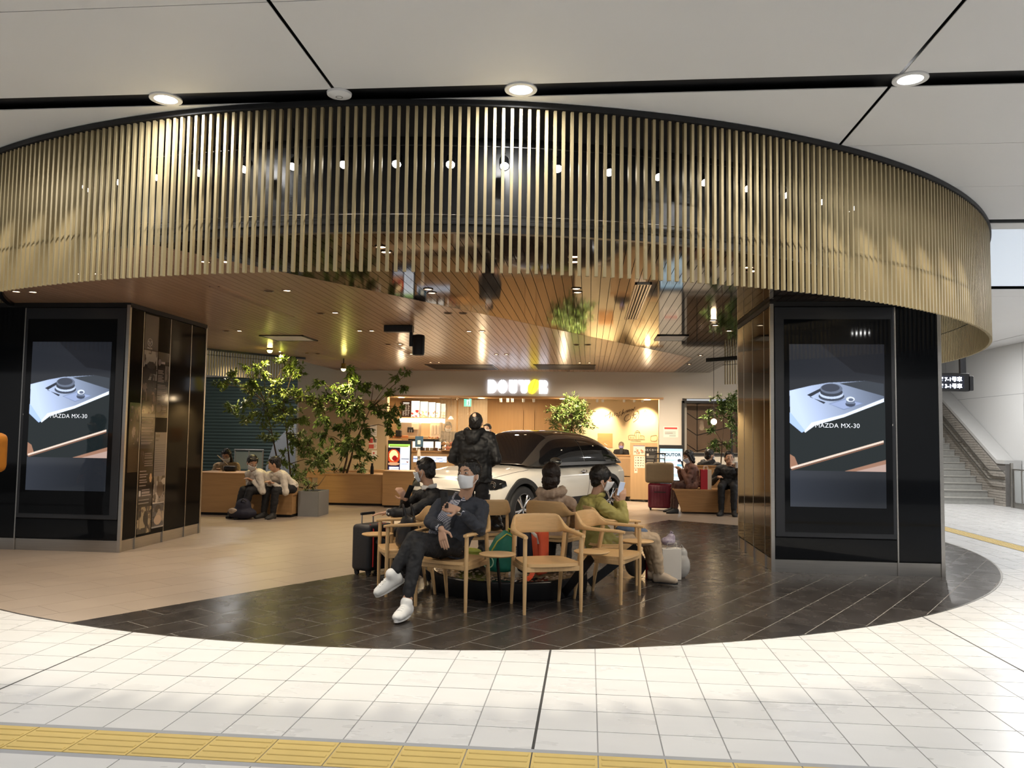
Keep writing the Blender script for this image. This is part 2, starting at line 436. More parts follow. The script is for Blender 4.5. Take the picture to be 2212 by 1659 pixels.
# ------------------------------------------------------------------ slat canopy
can = thing('slat_canopy', 'large round canopy screen of hanging champagne gold slats', 'canopy', (DC[0], DC[1], 2.70))
sm = MB().box((0, 0, .60), (.021, .030, 1.20)).mesh('slat', M_gold)
NS = 700; A0 = R_(-118.5); step = 2*pi/NS; rest = MB()
k = 0; a = A0
def slat_angle(i): return A0+i*step
aend = R_(48); abeg = R_(-226)
n_front = 300
for i in range(n_front):
    a = slat_angle(i)
    o = bpy.data.objects.new('slat', sm); link(o, can); o.location = (DR*cos(a), DR*sin(a), 0); o.rotation_euler.z = a+pi/2
i = n_front
while slat_angle(i) < aend:
    a = slat_angle(i); rest.box((DR*cos(a), DR*sin(a), .6), (.021, .030, 1.2), Matrix.Rotation(a+pi/2, 3, 'Z')); i += 1
i = -1
while slat_angle(i) > abeg:
    a = slat_angle(i); rest.box((DR*cos(a), DR*sin(a), .6), (.021, .030, 1.2), Matrix.Rotation(a+pi/2, 3, 'Z')); i -= 1
tag(rest.build('slat', M_gold, can), kind='stuff')
for z in (.42, .93):
    pts = [((DR-.035)*cos(abeg+(aend-abeg)*q/200), (DR-.035)*sin(abeg+(aend-abeg)*q/200), z) for q in range(201)]
    MB().tube(pts, .005, 6).build('hanging_rail', M_blackmetal, can)
MB().ring((0, 0, 0), DR-.62, DR+.03, 1.205, 1.245, 220, abeg, aend).build('shadow_gap_ring', M_black, can)  # black ring standing in for the shadow gap above the slats
# black band between soffit and hall ceiling
bz = MB(); bz.ring((0, 0, 0), DR-.66, DR-.60, .44, 1.245, 200, abeg, aend)
bz.build('inner_band', mat('black_satin_band', (.008, .008, .010), .28, var=.1, scale=2), can)
MB().ring((0, 0, 0), DR-.61, DR-.585, .505, .53, 200, abeg, aend).build('band_edge', M_blackmetal, can)
# small spotlights inside the canopy
M_spotlens = emat('spot_lens', (1, .97, .9), 30.0)
hm = MB().lathe([(0, .11), (.03, .11), (.036, .10), (.04, .0), (.034, 0), (.034, .01)], n=16).mesh('housing', M_blackmetal, True)
lm = MB().lathe([(0, .004), (.033, .004)], n=16).mesh('lens', M_spotlens)
st = MB().cyl((0, 0, .1), (0, 0, .30), .008, n=6).mesh('stem', M_blackmetal)
ORD = ['first', 'second', 'third', 'fourth', 'fifth', 'sixth', 'seventh', 'eighth', 'ninth', 'tenth', 'eleventh', 'twelfth', 'thirteenth', 'fourteenth', 'fifteenth', 'sixteenth', 'seventeenth', 'eighteenth', 'nineteenth', 'twentieth', 'twenty-first', 'twenty-second', 'twenty-third']
dang = .412/6.70; a00 = math.atan2(5.93-12.55, -1.06+1.79)
spots = [a00+dang*(q-10) for q in range(23)]
for q, a in enumerate(spots):
    r = 6.66
    t = thing('canopy_spotlight', f'small bright spotlight behind the gold slats, {ORD[q]} counted from the west end', 'spotlight',
              (DC[0]+r*cos(a), DC[1]+r*sin(a), 3.585), a, 'spotlights inside the slat canopy')
    t['label'] = f'small bright spotlight behind the gold slats, {ORD[q]} of the row from the left'
    for nm, me in (('housing', hm), ('lens', lm), ('stem', st)):
        o = link(bpy.data.objects.new(nm, me), t)
        if nm != 'stem': o.rotation_euler = (0, R_(-42), 0)
    L = lamp('spot_lamp', 'SPOT', (.01, 0, -.012), 60, (1, .90, .72), t, .03, 78, .8)
    L.rotation_euler = (0, R_(-14), 0)
# ------------------------------------------------------------------ wooden soffit inside the canopy
ZS = 3.18; SR = 6.37
tS = Vector((5.92, 10.03)).normalized(); nS = (tS.y, -tS.x)      # wood boundary runs parallel to the inlay
d1 = -3.94*nS[0]+6.55*nS[1]; d2 = -3.94*tS.x+6.55*tS.y; XB = 2.02
light = []; gloss = []
PW = .1
for i in range(-64, 64):
    x0 = DC[0]+i*PW+.003; x1 = x0+PW-.006
    def yf(x): return DC[1]-math.sqrt(max(0, SR**2-(x-DC[0])**2))
    def yb(x): return 20.62 if abs((x0+x1)/2-DC[0]) < 4.8 else DC[1]+math.sqrt(max(0, SR**2-(x-DC[0])**2))
    col = [(x0, yf(x0)), (x1, yf(x1)), (x1, yb(x1)), (x0, yb(x0))]
    for ya, yc in ((0, 11.38), (11.38, 16.5), (16.5, 30)):
        p = clip(clip(col, (0, 1), yc-.003), (0, -1), -ya-.003)
        if len(p) < 3: continue
        if x0 >= XB: gloss.append(p); continue
        a = clip(clip(p, nS, d1-.004), (-tS.x, -tS.y), -d2-.004)
        if len(a) > 2 and area(a) > 5e-4: light.append(a)
        b = clip(p, (-nS[0], -nS[1]), -d1-.004)
        if len(b) > 2 and area(b) > 5e-4: gloss.append(b)
        c = clip(clip(p, nS, d1-.004), tS, d2-.004)
        if len(c) > 2 and area(c) > 5e-4: gloss.append(c)
arc = [(DC[0]+(SR+.03)*cos(abeg+(aend-abeg)*q/90), DC[1]+(SR+.03)*sin(abeg+(aend-abeg)*q/90)) for q in range(91)]
outline = arc+[(3.01, 20.62), (-6.59, 20.62)]
so = MB().prism(outline, ZS+.022, ZS+.05).build('ceiling', M_black); tag(so, 'tan wood plank ceiling under the round canopy', kind='structure')
lay(so, light, ZS, ZS+.02, M_planklight, 'plank', 300, ZS)
so2 = MB().prism(outline, ZS+.052, ZS+.07).build('ceiling', M_black); tag(so2, 'polished dark bronze plank ceiling beside the tan planks', kind='structure')
lay(so2, gloss, ZS, ZS+.02, M_plankgloss, 'plank', 300, ZS)

# recessed downlights in pairs, given where each pair sits
M_dlens = emat('warm_downlight_lens', (1, .80, .52), 14.0)
M_doff = mat('unlit_reflector', (.10, .07, .05), .25, .6, var=.1)
M_ringd = mat('bronze_ring', (.16, .09, .05), .35, .5, var=.1)
drim = MB().lathe([(.040, .004), (.044, -.004), (.056, -.005), (.058, 0)], n=24).mesh('rim', M_ringd, True)
dl_on = MB().lathe([(0, .002), (.041, .002)], n=20).mesh('lens', M_dlens)
dl_off = MB().lathe([(0, .002), (.041, .002)], n=20).mesh('reflector', M_doff)
DL = [((35, 630), 1), ((71, 631), 1), ((171, 592), 1), ((210, 592), 1), ((443, 566), 1), ((487, 566), 1), ((581, 629), 0), ((620, 628), 1), ((692, 677), 0), ((724, 676), 1), ((489, 715), 0), ((517, 715), 1), ((777, 715), 1), ((803, 715), 1),
      ((838, 744), 0), ((864, 744), 1), ((888, 765), 1), ((968, 677), 0), ((1000, 677), 0), ((823, 534), 1), ((834, 545), 1), ((925, 625), 1), ((933, 633), 1), ((1240, 555), 1), ((1240, 566), 1), ((1245, 624), 1), ((1248, 632), 1),
      ((1013, 716), 1), ((1041, 716), 1), ((663, 763), 0), ((686, 764), 0), ((520, 763), 1), ((538, 763), 1), ((1072, 766), 1), ((1094, 766), 1), ((1245, 745), 0), ((1270, 745), 0), ((1252, 784), 1), ((1273, 784), 1),
      ((1540, 693), 1), ((1545, 703), 1), ((1513, 768), 1), ((1489, 787), 1), ((1617, 578), 1), ((1624, 586), 1), ((1876, 628), 1), ((1888, 618), 1), ((930, 783), 1), ((948, 783), 1), ((1575, 715), 1)]
near = ['glossy bronze planks', 'tan planks']
ORDS = ['first', 'second', 'third', 'fourth', 'fifth', 'sixth', 'seventh', 'eighth', 'ninth', 'tenth', 'eleventh', 'twelfth', 'thirteenth', 'fourteenth', 'fifteenth', 'sixteenth', 'seventeenth', 'eighteenth', 'nineteenth', 'twentieth', 'twenty-first', 'twenty-second', 'twenty-third', 'twenty-fourth', 'twenty-fifth', 'twenty-sixth', 'twenty-seventh', 'twenty-eighth', 'twenty-ninth', 'thirtieth']
rows = {}
for q, ((px, py), on) in enumerate(DL):
    c = gz(px, py, ZS-.001); rows.setdefault((on, c.x*nS[0]+c.y*nS[1] < d1 and c.x < XB), []).append((px, q))
order = {q: (key, r) for key, v in rows.items() for r, (px, q) in enumerate(sorted(v))}
for q, ((px, py), on) in enumerate(DL):
    c = gz(px, py, ZS-.004); (on_, isl), r = order[q]
    t = thing('recessed_downlight', f'small {"lit" if on else "unlit"} downlight recessed in the {near[isl]}, {ORDS[r]} of these from the left', 'ceiling light', c, 0, 'recessed downlights in the plank ceiling')
    link(bpy.data.objects.new('rim', drim), t); link(bpy.data.objects.new('lens' if on else 'reflector', dl_on if on else dl_off), t)
    if q in (21, 23, 25, 19): L = lamp('car_lamp', 'SPOT', (0, 0, -.02), 420, (1, .86, .66), t, .04, 34, .6); aim_at = Vector((-1.0, 14.2, .7))-c; L.rotation_euler = aim_at.to_track_quat('-Z', 'Y').to_euler()
    elif on and q % 2 == 1 or q in (38, 40, 41, 42):
        L = lamp('down_lamp', 'SPOT', (0, 0, -.02), 125 if c.y < 17 else 420, (1, .83, .62), t, .04, 125, .8)
        if c.y > 17: L.rotation_euler = (R_(24), 0, 0)

# ceiling grilles and hatches
def ceiling_quad(name, label, cat, px4, nslat, along, mslat, mframe, border=.03, th=.012, gap=.5):
    q = [gz(x, y, ZS) for x, y in px4]
    x0, x1 = min(p.x for p in q), max(p.x for p in q); y0, y1 = min(p.y for p in q), max(p.y for p in q)
    t = thing(name, label, cat, ((x0+x1)/2, (y0+y1)/2, ZS-th))
    hx, hy = (x1-x0)/2, (y1-y0)/2
    f = MB(); f.bb((-hx, -hy, 0), (-hx+border, hy, th)); f.bb((hx-border, -hy, 0), (hx, hy, th)); f.bb((-hx, -hy, 0), (hx, -hy+border, th)); f.bb((-hx, hy-border, 0), (hx, hy, th))
    f.build('frame', mframe, t)
    MB().bb((-hx+border, -hy+border, th*.6), (hx-border, hy-border, th*.7)).build('backing', M_black, t)
    for k in range(nslat):
        if along == 'y':
            wd = (2*hx-2*border)/nslat; x = -hx+border+wd*(k+.5)
            MB().bb((x-wd*gap/2, -hy+border, .001), (x+wd*gap/2, hy-border, th*.6)).build('blade', mslat, t)
        else:
            wd = (2*hy-2*border)/nslat; y = -hy+border+wd*(k+.5)
            MB().bb((-hx+border, y-wd*gap/2, .001), (hx-border, y+wd*gap/2, th*.6)).build('blade', mslat, t)
    return t
M_dkbrown = mat('dark_brown_louvre', (.05, .028, .016), .5, var=.1)
ceiling_quad('air_grille', 'steel striped linear air grille in the glossy planks', 'air vent', ((1372, 612), (1396, 612), (1357, 688), (1377, 688)), 4, 'y', M_steel, M_steel, .02, .015, .5)
ceiling_quad('air_grille', 'tan linear slot diffuser among the tan planks beside the gold slats', 'air vent', ((452, 618), (466, 618), (620, 684), (636, 684)), 4, 'y', M_planklight, M_planklight, .015, .012, .6)
ceiling_quad('ceiling_louvre', 'long dark louvre above the lit sign letters', 'air vent', ((1155, 788), (1286, 788), (1160, 797), (1286, 797)), 10, 'x', M_dkbrown, M_blackmetal, .03)
ceiling_quad('ceiling_louvre', 'long dark louvre above the menu wall', 'air vent', ((922, 788), (1064, 788), (940, 797), (1064, 797)), 10, 'x', M_dkbrown, M_blackmetal, .03)
ceiling_quad('ceiling_hatch', 'flat square hatch above the tall leafy tree', 'ceiling hatch', ((596, 724), (655, 724), (596, 735), (655, 735)), 2, 'x', M_white_ceil, M_blackmetal, .05, .014, .95)
ceiling_quad('ceiling_hatch', 'flat square hatch in the glossy planks near the pillar', 'ceiling hatch', ((1420, 724), (1482, 724), (1415, 735), (1478, 735)), 2, 'x', M_white_ceil, M_blackmetal, .05, .014, .95)
# projector lamp hanging from the planks
c = gz(862, 703, ZS); D = c.y
t = thing('track_projector', 'black cylinder projector lamp on a black ceiling bar', 'projector', c)
k = D/FPX
MB().rbox((-.0, 0, -.055), (64*k, .14, .10), .008).build('mounting_bar', M_blackmetal, t)
MB().rbox((28*k, 0, -.20), (.05, .05, .24), .006).build('bracket', M_blackmetal, t)
hh = MB(); hh.tube([(45*k, 0, -.14), (45*k, 0, -.15), (45*k, 0, -.17), (45*k, -.01, -.42), (45*k, -.01, -.45), (45*k, -.01, -.46)], [.05, .085, .092, .092, .085, .06], 24)
hh.build('lamp_body', M_blackmetal, t, True)
MB().cyl((45*k, -.01, -.455), (45*k, -.01, -.463), .035, n=20).build('lens', mat('dark_lens', (.2, .2, .22), .05, spec=.8), t)

# ------------------------------------------------------------------ flat pictures (screens, prints)
def lin(c):
    c = np.asarray(c, float)/255.0
    return np.where(c <= .04045, c/12.92, ((c+.055)/1.055)**2.4)
class Pic:
    def __init__(s, w, h, bg): s.w, s.h = w, h; s.a = np.zeros((h, w, 3)); s.a[:] = bg; yy, xx = np.mgrid[0:h, 0:w]; s.u = (xx+.5)/w; s.v = (yy+.5)/h
    def poly(s, pts, c, c2=None, ax=None, soft=0):
        ins = np.zeros((s.h, s.w), bool); n = len(pts)
        for i in range(n):
            x0, y0 = pts[i]; x1, y1 = pts[(i+1) % n]
            cond = ((y0 > s.v) != (y1 > s.v))
            with np.errstate(divide='ignore', invalid='ignore'): xi = (x1-x0)*(s.v-y0)/(y1-y0+1e-12)+x0
            ins ^= cond & (s.u < xi)
        if c2 is None: s.a[ins] = c
        else:
            t = np.clip((s.u*ax[0]+s.v*ax[1]-ax[2])/ax[3], 0, 1)[..., None]
            g = np.array(c)*(1-t)+np.array(c2)*t; s.a[ins] = g[ins]
        return s
    def rect(s, x0, y0, x1, y1, c, c2=None, ax=None): return s.poly([(x0, y0), (x1, y0), (x1, y1), (x0, y1)], c, c2, ax)
    def ell(s, cx, cy, rx, ry, c): m_ = ((s.u-cx)/rx)**2+((s.v-cy)/ry)**2 < 1; s.a[m_] = c; return s
    def line(s, x0, y0, x1, y1, w_, c):
        dx, dy = x1-x0, (y1-y0); L = math.hypot(dx, dy); nx, ny = -dy/L*w_/2, dx/L*w_/2
        return s.poly([(x0+nx, y0+ny), (x1+nx, y1+ny), (x1-nx, y1-ny), (x0-nx, y0-ny)], c)
    def text(s, x0, y0, x1, y1, n, c, fill=.5, ragged=.3):     # rows of small print
        rs = random.Random(int((x0+y0*7)*1e4)); hgt = (y1-y0)/n
        for k in range(n): s.rect(x0, y0+k*hgt, x1-(x1-x0)*ragged*rs.random(), y0+(k+fill)*hgt, c)
        return s
    def blot(s, x0, y0, x1, y1, cols, n=40, seed=1, size=.3):
        rs = random.Random(seed); s.rect(x0, y0, x1, y1, cols[0])
        m_ = (s.u > x0) & (s.u < x1) & (s.v > y0) & (s.v < y1)
        for k in range(n):
            cx, cy = x0+(x1-x0)*rs.random(), y0+(y1-y0)*rs.random(); rx, ry = (x1-x0)*size*rs.random()*.6+.004, (y1-y0)*size*rs.random()*.6+.003
            mm = m_ & (((s.u-cx)/rx)**2+((s.v-cy)/ry)**2 < 1); s.a[mm] = rs.choice(cols)
        return s
_pm = {}
def picmat(kind, estr):
    key = (kind, estr)
    if key in _pm: return _pm[key]
    M = bpy.data.materials.new(f'{kind}_picture'); M.use_nodes = True; N = M.node_tree.nodes; L = M.node_tree.links; b = N['Principled BSDF']
    at = N.new('ShaderNodeAttribute'); at.attribute_name = 'ink'
    if kind == 'screen':
        b.inputs['Base Color'].default_value = (.004, .004, .005, 1); b.inputs['Roughness'].default_value = .05
        L.new(at.outputs['Color'], b.inputs['Emission Color']); b.inputs['Emission Strength'].default_value = estr
    else:
        L.new(at.outputs['Color'], b.inputs['Base Color']); b.inputs['Roughness'].default_value = .08 if kind == 'glossy' else .6
    _pm[key] = M; return M
def picture(name, pic, o, u, v, kind='print', estr=1.0, parent=None, th=.004):
    """pic as a thin sheet: o top-left corner, u along the width, v down the height"""
    o, u, v = Vector(o), Vector(u), Vector(v); n = u.cross(v).normalized()*-1
    W_, H_ = pic.w, pic.h; vs = []; fs = []
    for j in range(H_+1):
        for i in range(W_+1): vs.append(o+u*(i/W_)+v*(j/H_))
    for j in range(H_):
        for i in range(W_): a = j*(W_+1)+i; fs.append((a, a+W_+1, a+W_+2, a+1))
    k = len(vs); vs += [o-n*th, o+u-n*th, o+u+v-n*th, o+v-n*th]; tl, tr, br, bl = 0, W_, H_*(W_+1)+W_, H_*(W_+1)
    fs += [(k, k+1, k+2, k+3)]
    me = bpy.data.meshes.new(name); me.from_pydata([tuple(p) for p in vs], [], fs); me.update()
    ca = me.color_attributes.new('ink', 'FLOAT_COLOR', 'CORNER')
    cols = np.zeros((len(me.loops), 4)); cols[:, 3] = 1
    cols[:W_*H_*4, :3] = np.repeat(lin(pic.a.reshape(-1, 3)), 4, axis=0)
    ca.data.foreach_set('color', cols.ravel())
    me.materials.append(picmat(kind, estr))
    ob = bpy.data.objects.new(name, me); link(ob, parent)
    return ob
def text_obj(name, s, size, M, o, u, v, parent=None, extrude=.002, align='CENTER', spacing=1.0, shear=0, offset=0.0):
    """lettering: o baseline anchor, u reading direction, v up"""
    cu = bpy.data.curves.new(name, 'FONT'); cu.body = s; cu.size = size; cu.align_x = align; cu.extrude = extrude; cu.space_character = spacing; cu.shear = shear; cu.resolution_u = 3; cu.offset = offset
    tmp = bpy.data.objects.new(name, cu); COL.objects.link(tmp)
    dg = bpy.context.evaluated_depsgraph_get(); me = bpy.data.meshes.new_from_object(tmp.evaluated_get(dg)); bpy.data.objects.remove(tmp)
    me.materials.clear(); me.materials.append(M)
    ob = bpy.data.objects.new(name, me); link(ob, parent)
    u, v = Vector(u).normalized(), Vector(v).normalized(); n = u.cross(v)
    mm = Matrix(((u.x, v.x, n.x, o[0]), (u.y, v.y, n.y, o[1]), (u.z, v.z, n.z, o[2]), (0, 0, 0, 1)))
    me.transform(mm)
    return ob

def console_picture():
    P = Pic(400, 688, (34, 37, 43))
    f = lambda x, y: ((x-355)/500, (y-352)/858)
    pl = lambda *a: [f(*p) for p in a]
    P.poly(pl((355, 352), (855, 352), (855, 520), (700, 500), (600, 420), (520, 352)), (26, 28, 33))
    P.poly(pl((355, 740), (855, 640), (855, 1020), (355, 1020)), (22, 30, 32))
    P.poly(pl((355, 600), (470, 572), (560, 556), (760, 545), (850, 560), (850, 655), (640, 735), (500, 760), (430, 815), (358, 735)), (196, 214, 250), (84, 94, 112), (.75, -.45, -.1, .75))
    P.poly(pl((430, 815), (470, 768), (640, 722), (850, 636), (850, 655), (640, 738), (490, 782), (436, 822)), (226, 238, 255))
    P.poly(pl((355, 715), (365, 722), (436, 812), (418, 822), (355, 770)), (170, 196, 250))
    P.poly(pl((620, 560), (760, 545), (850, 560), (850, 625), (760, 600)), (52, 58, 66))
    P.poly(pl((448, 622), (520, 586), (530, 596), (462, 634), (545, 660), (535, 668)), (40, 46, 58))
    P.poly(pl((560, 668), (650, 640), (745, 664), (640, 700)), (120, 136, 170)); P.poly(pl((566, 669), (650, 645), (735, 664), (640, 695)), (150, 166, 204))
    P.ell(*f(576, 628), .135, .030, (60, 68, 84)); P.ell(*f(576, 618), .125, .028, (190, 205, 235)); P.rect(*f(520, 590), *f(634, 618), (120, 134, 160)); P.ell(*f(576, 606), .118, .028, (52, 58, 70)); P.ell(*f(576, 588), .116, .032, (96, 106, 126)); P.ell(*f(572, 583), .095, .024, (58, 64, 78))
    P.ell(*f(675, 668), .052, .017, (58, 66, 84)); P.rect(*f(652, 642), *f(698, 668), (104, 116, 140)); P.ell(*f(675, 643), .046, .016, (216, 226, 245)); P.ell(*f(678, 645), .026, .009, (90, 100, 122))
    P.poly(pl((355, 935), (380, 950), (400, 1000), (370, 1012), (355, 1010)), (150, 110, 88))
    P.line(*f(360, 1008), *f(845, 862), .013, (228, 206, 190)); P.line(*f(362, 1018), *f(845, 872), .008, (120, 84, 66))
    P.poly(pl((640, 1020), (855, 958), (855, 1020)), (150, 112, 92)); P.poly(pl((700, 1020), (855, 980), (855, 1020)), (176, 150, 140))
    P.rect(0, (1020-352)/858, 1, 1, (48, 52, 60), (30, 33, 38), (1, .4, .4, .8))
    P.a = P.a.reshape(344, 2, 200, 2, 3).mean((1, 3)); P.w, P.h = 200, 344
    return P
PIC_CONSOLE = console_picture()

# ------------------------------------------------------------------ display columns
M_screentext = emat('screen_lettering', (.62, .68, .78), .8)
def column(side):
    inner = 2.13 if side > 0 else -5.87
    s = 1 if side > 0 else -1                           # direction away from the middle
    YF, YBk, WD = 9.78, 11.90, 1.94
    X = lambda u: inner+s*u
    lab = 'black glass display pillar beside the stairway and white wall' if side > 0 else 'black glass display pillar with printed history panels on its flank'
    t = thing('display_column', lab, 'pillar', (inner+s*WD/2, (YF+YBk)/2, 0))
    ox, oy = t.location.x, t.location.y
    def bx(name, x0, x1, y0, y1, z0, z1, M, par=t, r=0):
        b = MB()
        if r: b.rbox(((x0+x1)/2-ox, (y0+y1)/2-oy, (z0+z1)/2), (abs(x1-x0), abs(y1-y0), z1-z0), r, n=2)
        else: b.bb((x0-ox, y0-oy, z0), (x1-ox, y1-oy, z1))
        return b.build(name, M, par)
    bx('core', X(.03), X(WD-.03), YF+.03, YBk-.03, 0, ZS-.005, M_black)
    bx('plinth', X(.012), X(WD-.012), YF+.012, YBk-.012, 0.0, .145, M_steel2)
    for u in (.0, WD-.042):
        for y in (YF-.002, YBk-.04): bx('corner_trim', X(u), X(u+.042), y, y+.042, 0, ZS-.03, M_steel)
    bx('top_band', X(.0), X(WD), YF+.01, YBk-.01, ZS-.06, ZS-.002, M_black)
    # front face
    zb, zt = .165, ZS-.07
    bx('glass_panel', X(1.435), X(WD-.045), YF, YF+.02, zb, zt, M_blackgloss)
    bx('glass_panel', X(.045), X(1.415), YF, YF+.02, zb, .40, M_blackgloss)
    bx('seam_trim', X(1.417), X(1.432), YF-.003, YF+.02, .0, zt, M_steel)
    dz0, dz1 = .41, zt
    dr = bx('screen_door', X(.05), X(1.41), YF-.012, YF+.02, dz0, dz1, M_frame, r=.006)
    gx0, gx1 = gy(1694, 900, YF).x-2.13, gy(1926, 900, YF).x-2.13
    gz0, gz1 = gy(1800, 1151, YF).z, gy(1800, 690, YF).z
    bx('screen_glass', X(gx0), X(gx1), YF-.016, YF-.010, gz0, gz1, M_blackgloss, dr)
    bx('keyhole', X(1.36), X(1.385), YF-.016, YF-.008, gy(1930, 918, YF).z-.012, gy(1930, 918, YF).z+.012, M_steel, dr, .005)
    px0, px1 = gy(1705, 900, YF).x-2.13, gy(1911, 900, YF).x-2.13
    pz0, pz1 = gy(1805, 1096, YF).z, gy(1805, 744, YF).z
    xl = min(X(px0), X(px1)); wd = abs(px1-px0)
    pic = picture('screen_image', PIC_CONSOLE, (xl-ox, YF-.0185-oy, pz1), (wd, 0, 0), (0, 0, pz0-pz1), 'screen', 1.3, dr, .002)
    tx = text_obj('screen_lettering', 'MAZDA MX-30', .074, M_screentext, (xl-ox+wd*.50, YF-.0195-oy, gy(1805, 924, YF).z), (1, 0, 0), (0, 0, 1), dr, .0005, spacing=1.05)
    # flank facing the seats
    seg = [(.05, .36), (.375, .74), (1.115-.36, 1.46), (1.475, 1.75), (1.765, 2.07)]
    for y0, y1 in ((.05, .33), (.345, 1.02), (1.035, 1.62), (1.635, 2.07)):
        bx('glass_panel', X(.0), X(.02), YF+y0, YF+y1, zb, zt, M_flank)
    for y in (.338, 1.028, 1.628): bx('seam_trim', X(-.003), X(.02), YF+y-.007, YF+y+.007, 0, zt, M_steel)
    return t, ox, oy, bx, X, YF
cr_, *_ = column(1)
cl_, cox, coy, cbx, cX, cYF = column(-1)
# printed panels on the near pillar's flank
def info_panels():
    xx = -5.87+.0035
    def sheet(pic, y0, y1, z0, z1, name='printed_panel'):
        picture(name, pic, (xx-cox, cYF+y0-coy, z1), (0, y1-y0, 0), (0, 0, z0-z1), 'glossy', 1, cl_, .002)
    A = Pic(40, 200, (58, 52, 54))
    A.rect(0, 0, 1, .16, (72, 70, 76)); A.blot(.0, .165, 1, .33, [(150, 146, 140), (52, 48, 46), (96, 90, 86)], 26, 3, .35); A.rect(.1, .23, .95, .27, (44, 42, 42)); A.ell(.55, .232, .3, .018, (60, 58, 58))
    A.blot(.0, .30, 1, .46, [(46, 40, 38), (190, 170, 150), (110, 92, 80), (60, 52, 48)], 34, 9, .22); A.rect(0, .455, 1, .47, (120, 110, 104))
    A.text(.06, .475, .95, .60, 16, (128, 116, 112), .45); A.rect(0, .615, 1, 1, (28, 22, 22))
    A.blot(.02, .625, .3, .69, [(30, 26, 26), (150, 130, 115), (80, 66, 60)], 16, 4, .4); A.text(.36, .635, .95, .70, 7, (120, 104, 98), .45)
    A.text(.04, .715, .7, .79, 9, (140, 124, 116), .45); A.ell(.85, .75, .09, .02, (190, 150, 110)); A.text(.25, .80, .95, .835, 4, (150, 134, 126), .45); A.rect(.04, .805, .17, .83, (190, 180, 172)); A.text(.06, .845, .95, .87, 3, (120, 110, 104), .45)
    A.blot(.0, .88, 1, 1, [(60, 48, 40), (150, 132, 104), (28, 24, 22), (104, 88, 70)], 30, 21, .5)
    sheet(A, .36, .70, .18, ZS-.09)
    B = Pic(40, 90, (24, 20, 22)); B.ell(.16, .16, .12, .05, (120, 112, 110)); B.rect(.3, .15, .62, .18, (170, 160, 156)); B.text(.06, .28, .6, .47, 8, (150, 138, 132), .42); B.blot(.66, .2, .98, .45, [(120, 112, 106), (80, 74, 70)], 12, 2, .5); B.text(.06, .5, .95, .75, 10, (130, 120, 114), .42); B.ell(.25, .85, .22, .07, (70, 66, 66)); B.text(.5, .8, .95, .98, 6, (110, 100, 96), .42)
    sheet(B, .71, 1.015, 1.72, 2.62)
    C = Pic(40, 130, (112, 104, 104)); C.rect(.06, .02, .42, .055, (60, 54, 54)); C.rect(.06, .075, .3, .09, (80, 72, 72)); C.text(.06, .12, .95, .42, 26, (88, 80, 80), .4, .1)
    C.blot(.0, .46, 1, .74, [(126, 114, 104), (88, 74, 62), (170, 156, 142), (58, 48, 42)], 40, 5, .3); C.ell(.6, .60, .28, .08, (96, 80, 66)); C.rect(0, .735, 1, .75, (190, 180, 170))
    C.blot(.0, .75, 1, 1, [(70, 68, 72), (150, 132, 116), (46, 42, 42)], 26, 8, .4); C.ell(.5, .92, .32, .05, (176, 150, 128)); C.rect(0, .985, 1, 1, (150, 144, 140))
    sheet(C, .72, 1.40-.38, .22, 1.52)
    D_ = Pic(20, 60, (20, 17, 17)); D_.blot(.15, .05, .95, .6, [(22, 18, 18), (90, 76, 70), (60, 50, 46), (130, 112, 104)], 40, 11, .25)
    sheet(D_, .08, .32, 1.0, 1.9)
    # winged round emblem above the first print
    em = MB(); pts = [(xx+.002-cox, cYF+.49+.055*cos(a)-coy, 2.72+.05*sin(a)) for a in np.linspace(0, 2*pi, 25)[:-1]]
    em.tube(pts, .0035, 5, closed=True)
    em.tube([(xx+.002-cox, cYF+.49-.05-coy, 2.735), (xx+.002-cox, cYF+.49-.02-coy, 2.728), (xx+.002-cox, cYF+.49-coy, 2.69), (xx+.002-cox, cYF+.49+.02-coy, 2.728), (xx+.002-cox, cYF+.49+.05-coy, 2.735)], .004, 5)
    em.build('round_emblem', mat('pale_print', (.55, .5, .48), .4), cl_)
    text_obj('emblem_lettering', 'MAZDA', .035, MATS['pale_print'], (xx+.002-cox, cYF+.49-coy, 2.63), (0, 1, 0), (0, 0, 1), cl_, .0004)
info_panels()
# ------------------------------------------------------------------ shop front
YW = 20.6
def fy(px, py, y=YW): return gy(px, py, y)
zf = fy(1100, 857).z                                   # underside of the fascia
def wall(name, x0, x1, z0, z1, y=YW, th=.25, M=M_wallwhite, label=None):
    o = MB().bb((x0, y, z0), (x1, y+th, z1)).build(name, M); tag(o, label, kind='structure'); return o
xl_, xo, xo1, xw0, xw1 = fy(645, 900).x, fy(836, 900).x, fy(1424, 900).x, fy(1474, 900).x, fy(1700, 900).x
wb = wall('wall_back', xl_, 6.5, zf, ZS+.3)
wall('wall_back', xl_, xo, 0, zf, M=M_wallbeige)
wall('wall_back', xo1, xw0, 0, zf)
wall('wall_back', xw0, 6.5, 0, fy(1520, 978).z)
wall('wall_side', xl_-.05, xl_, 0, ZS+.3, YW, 4.2)
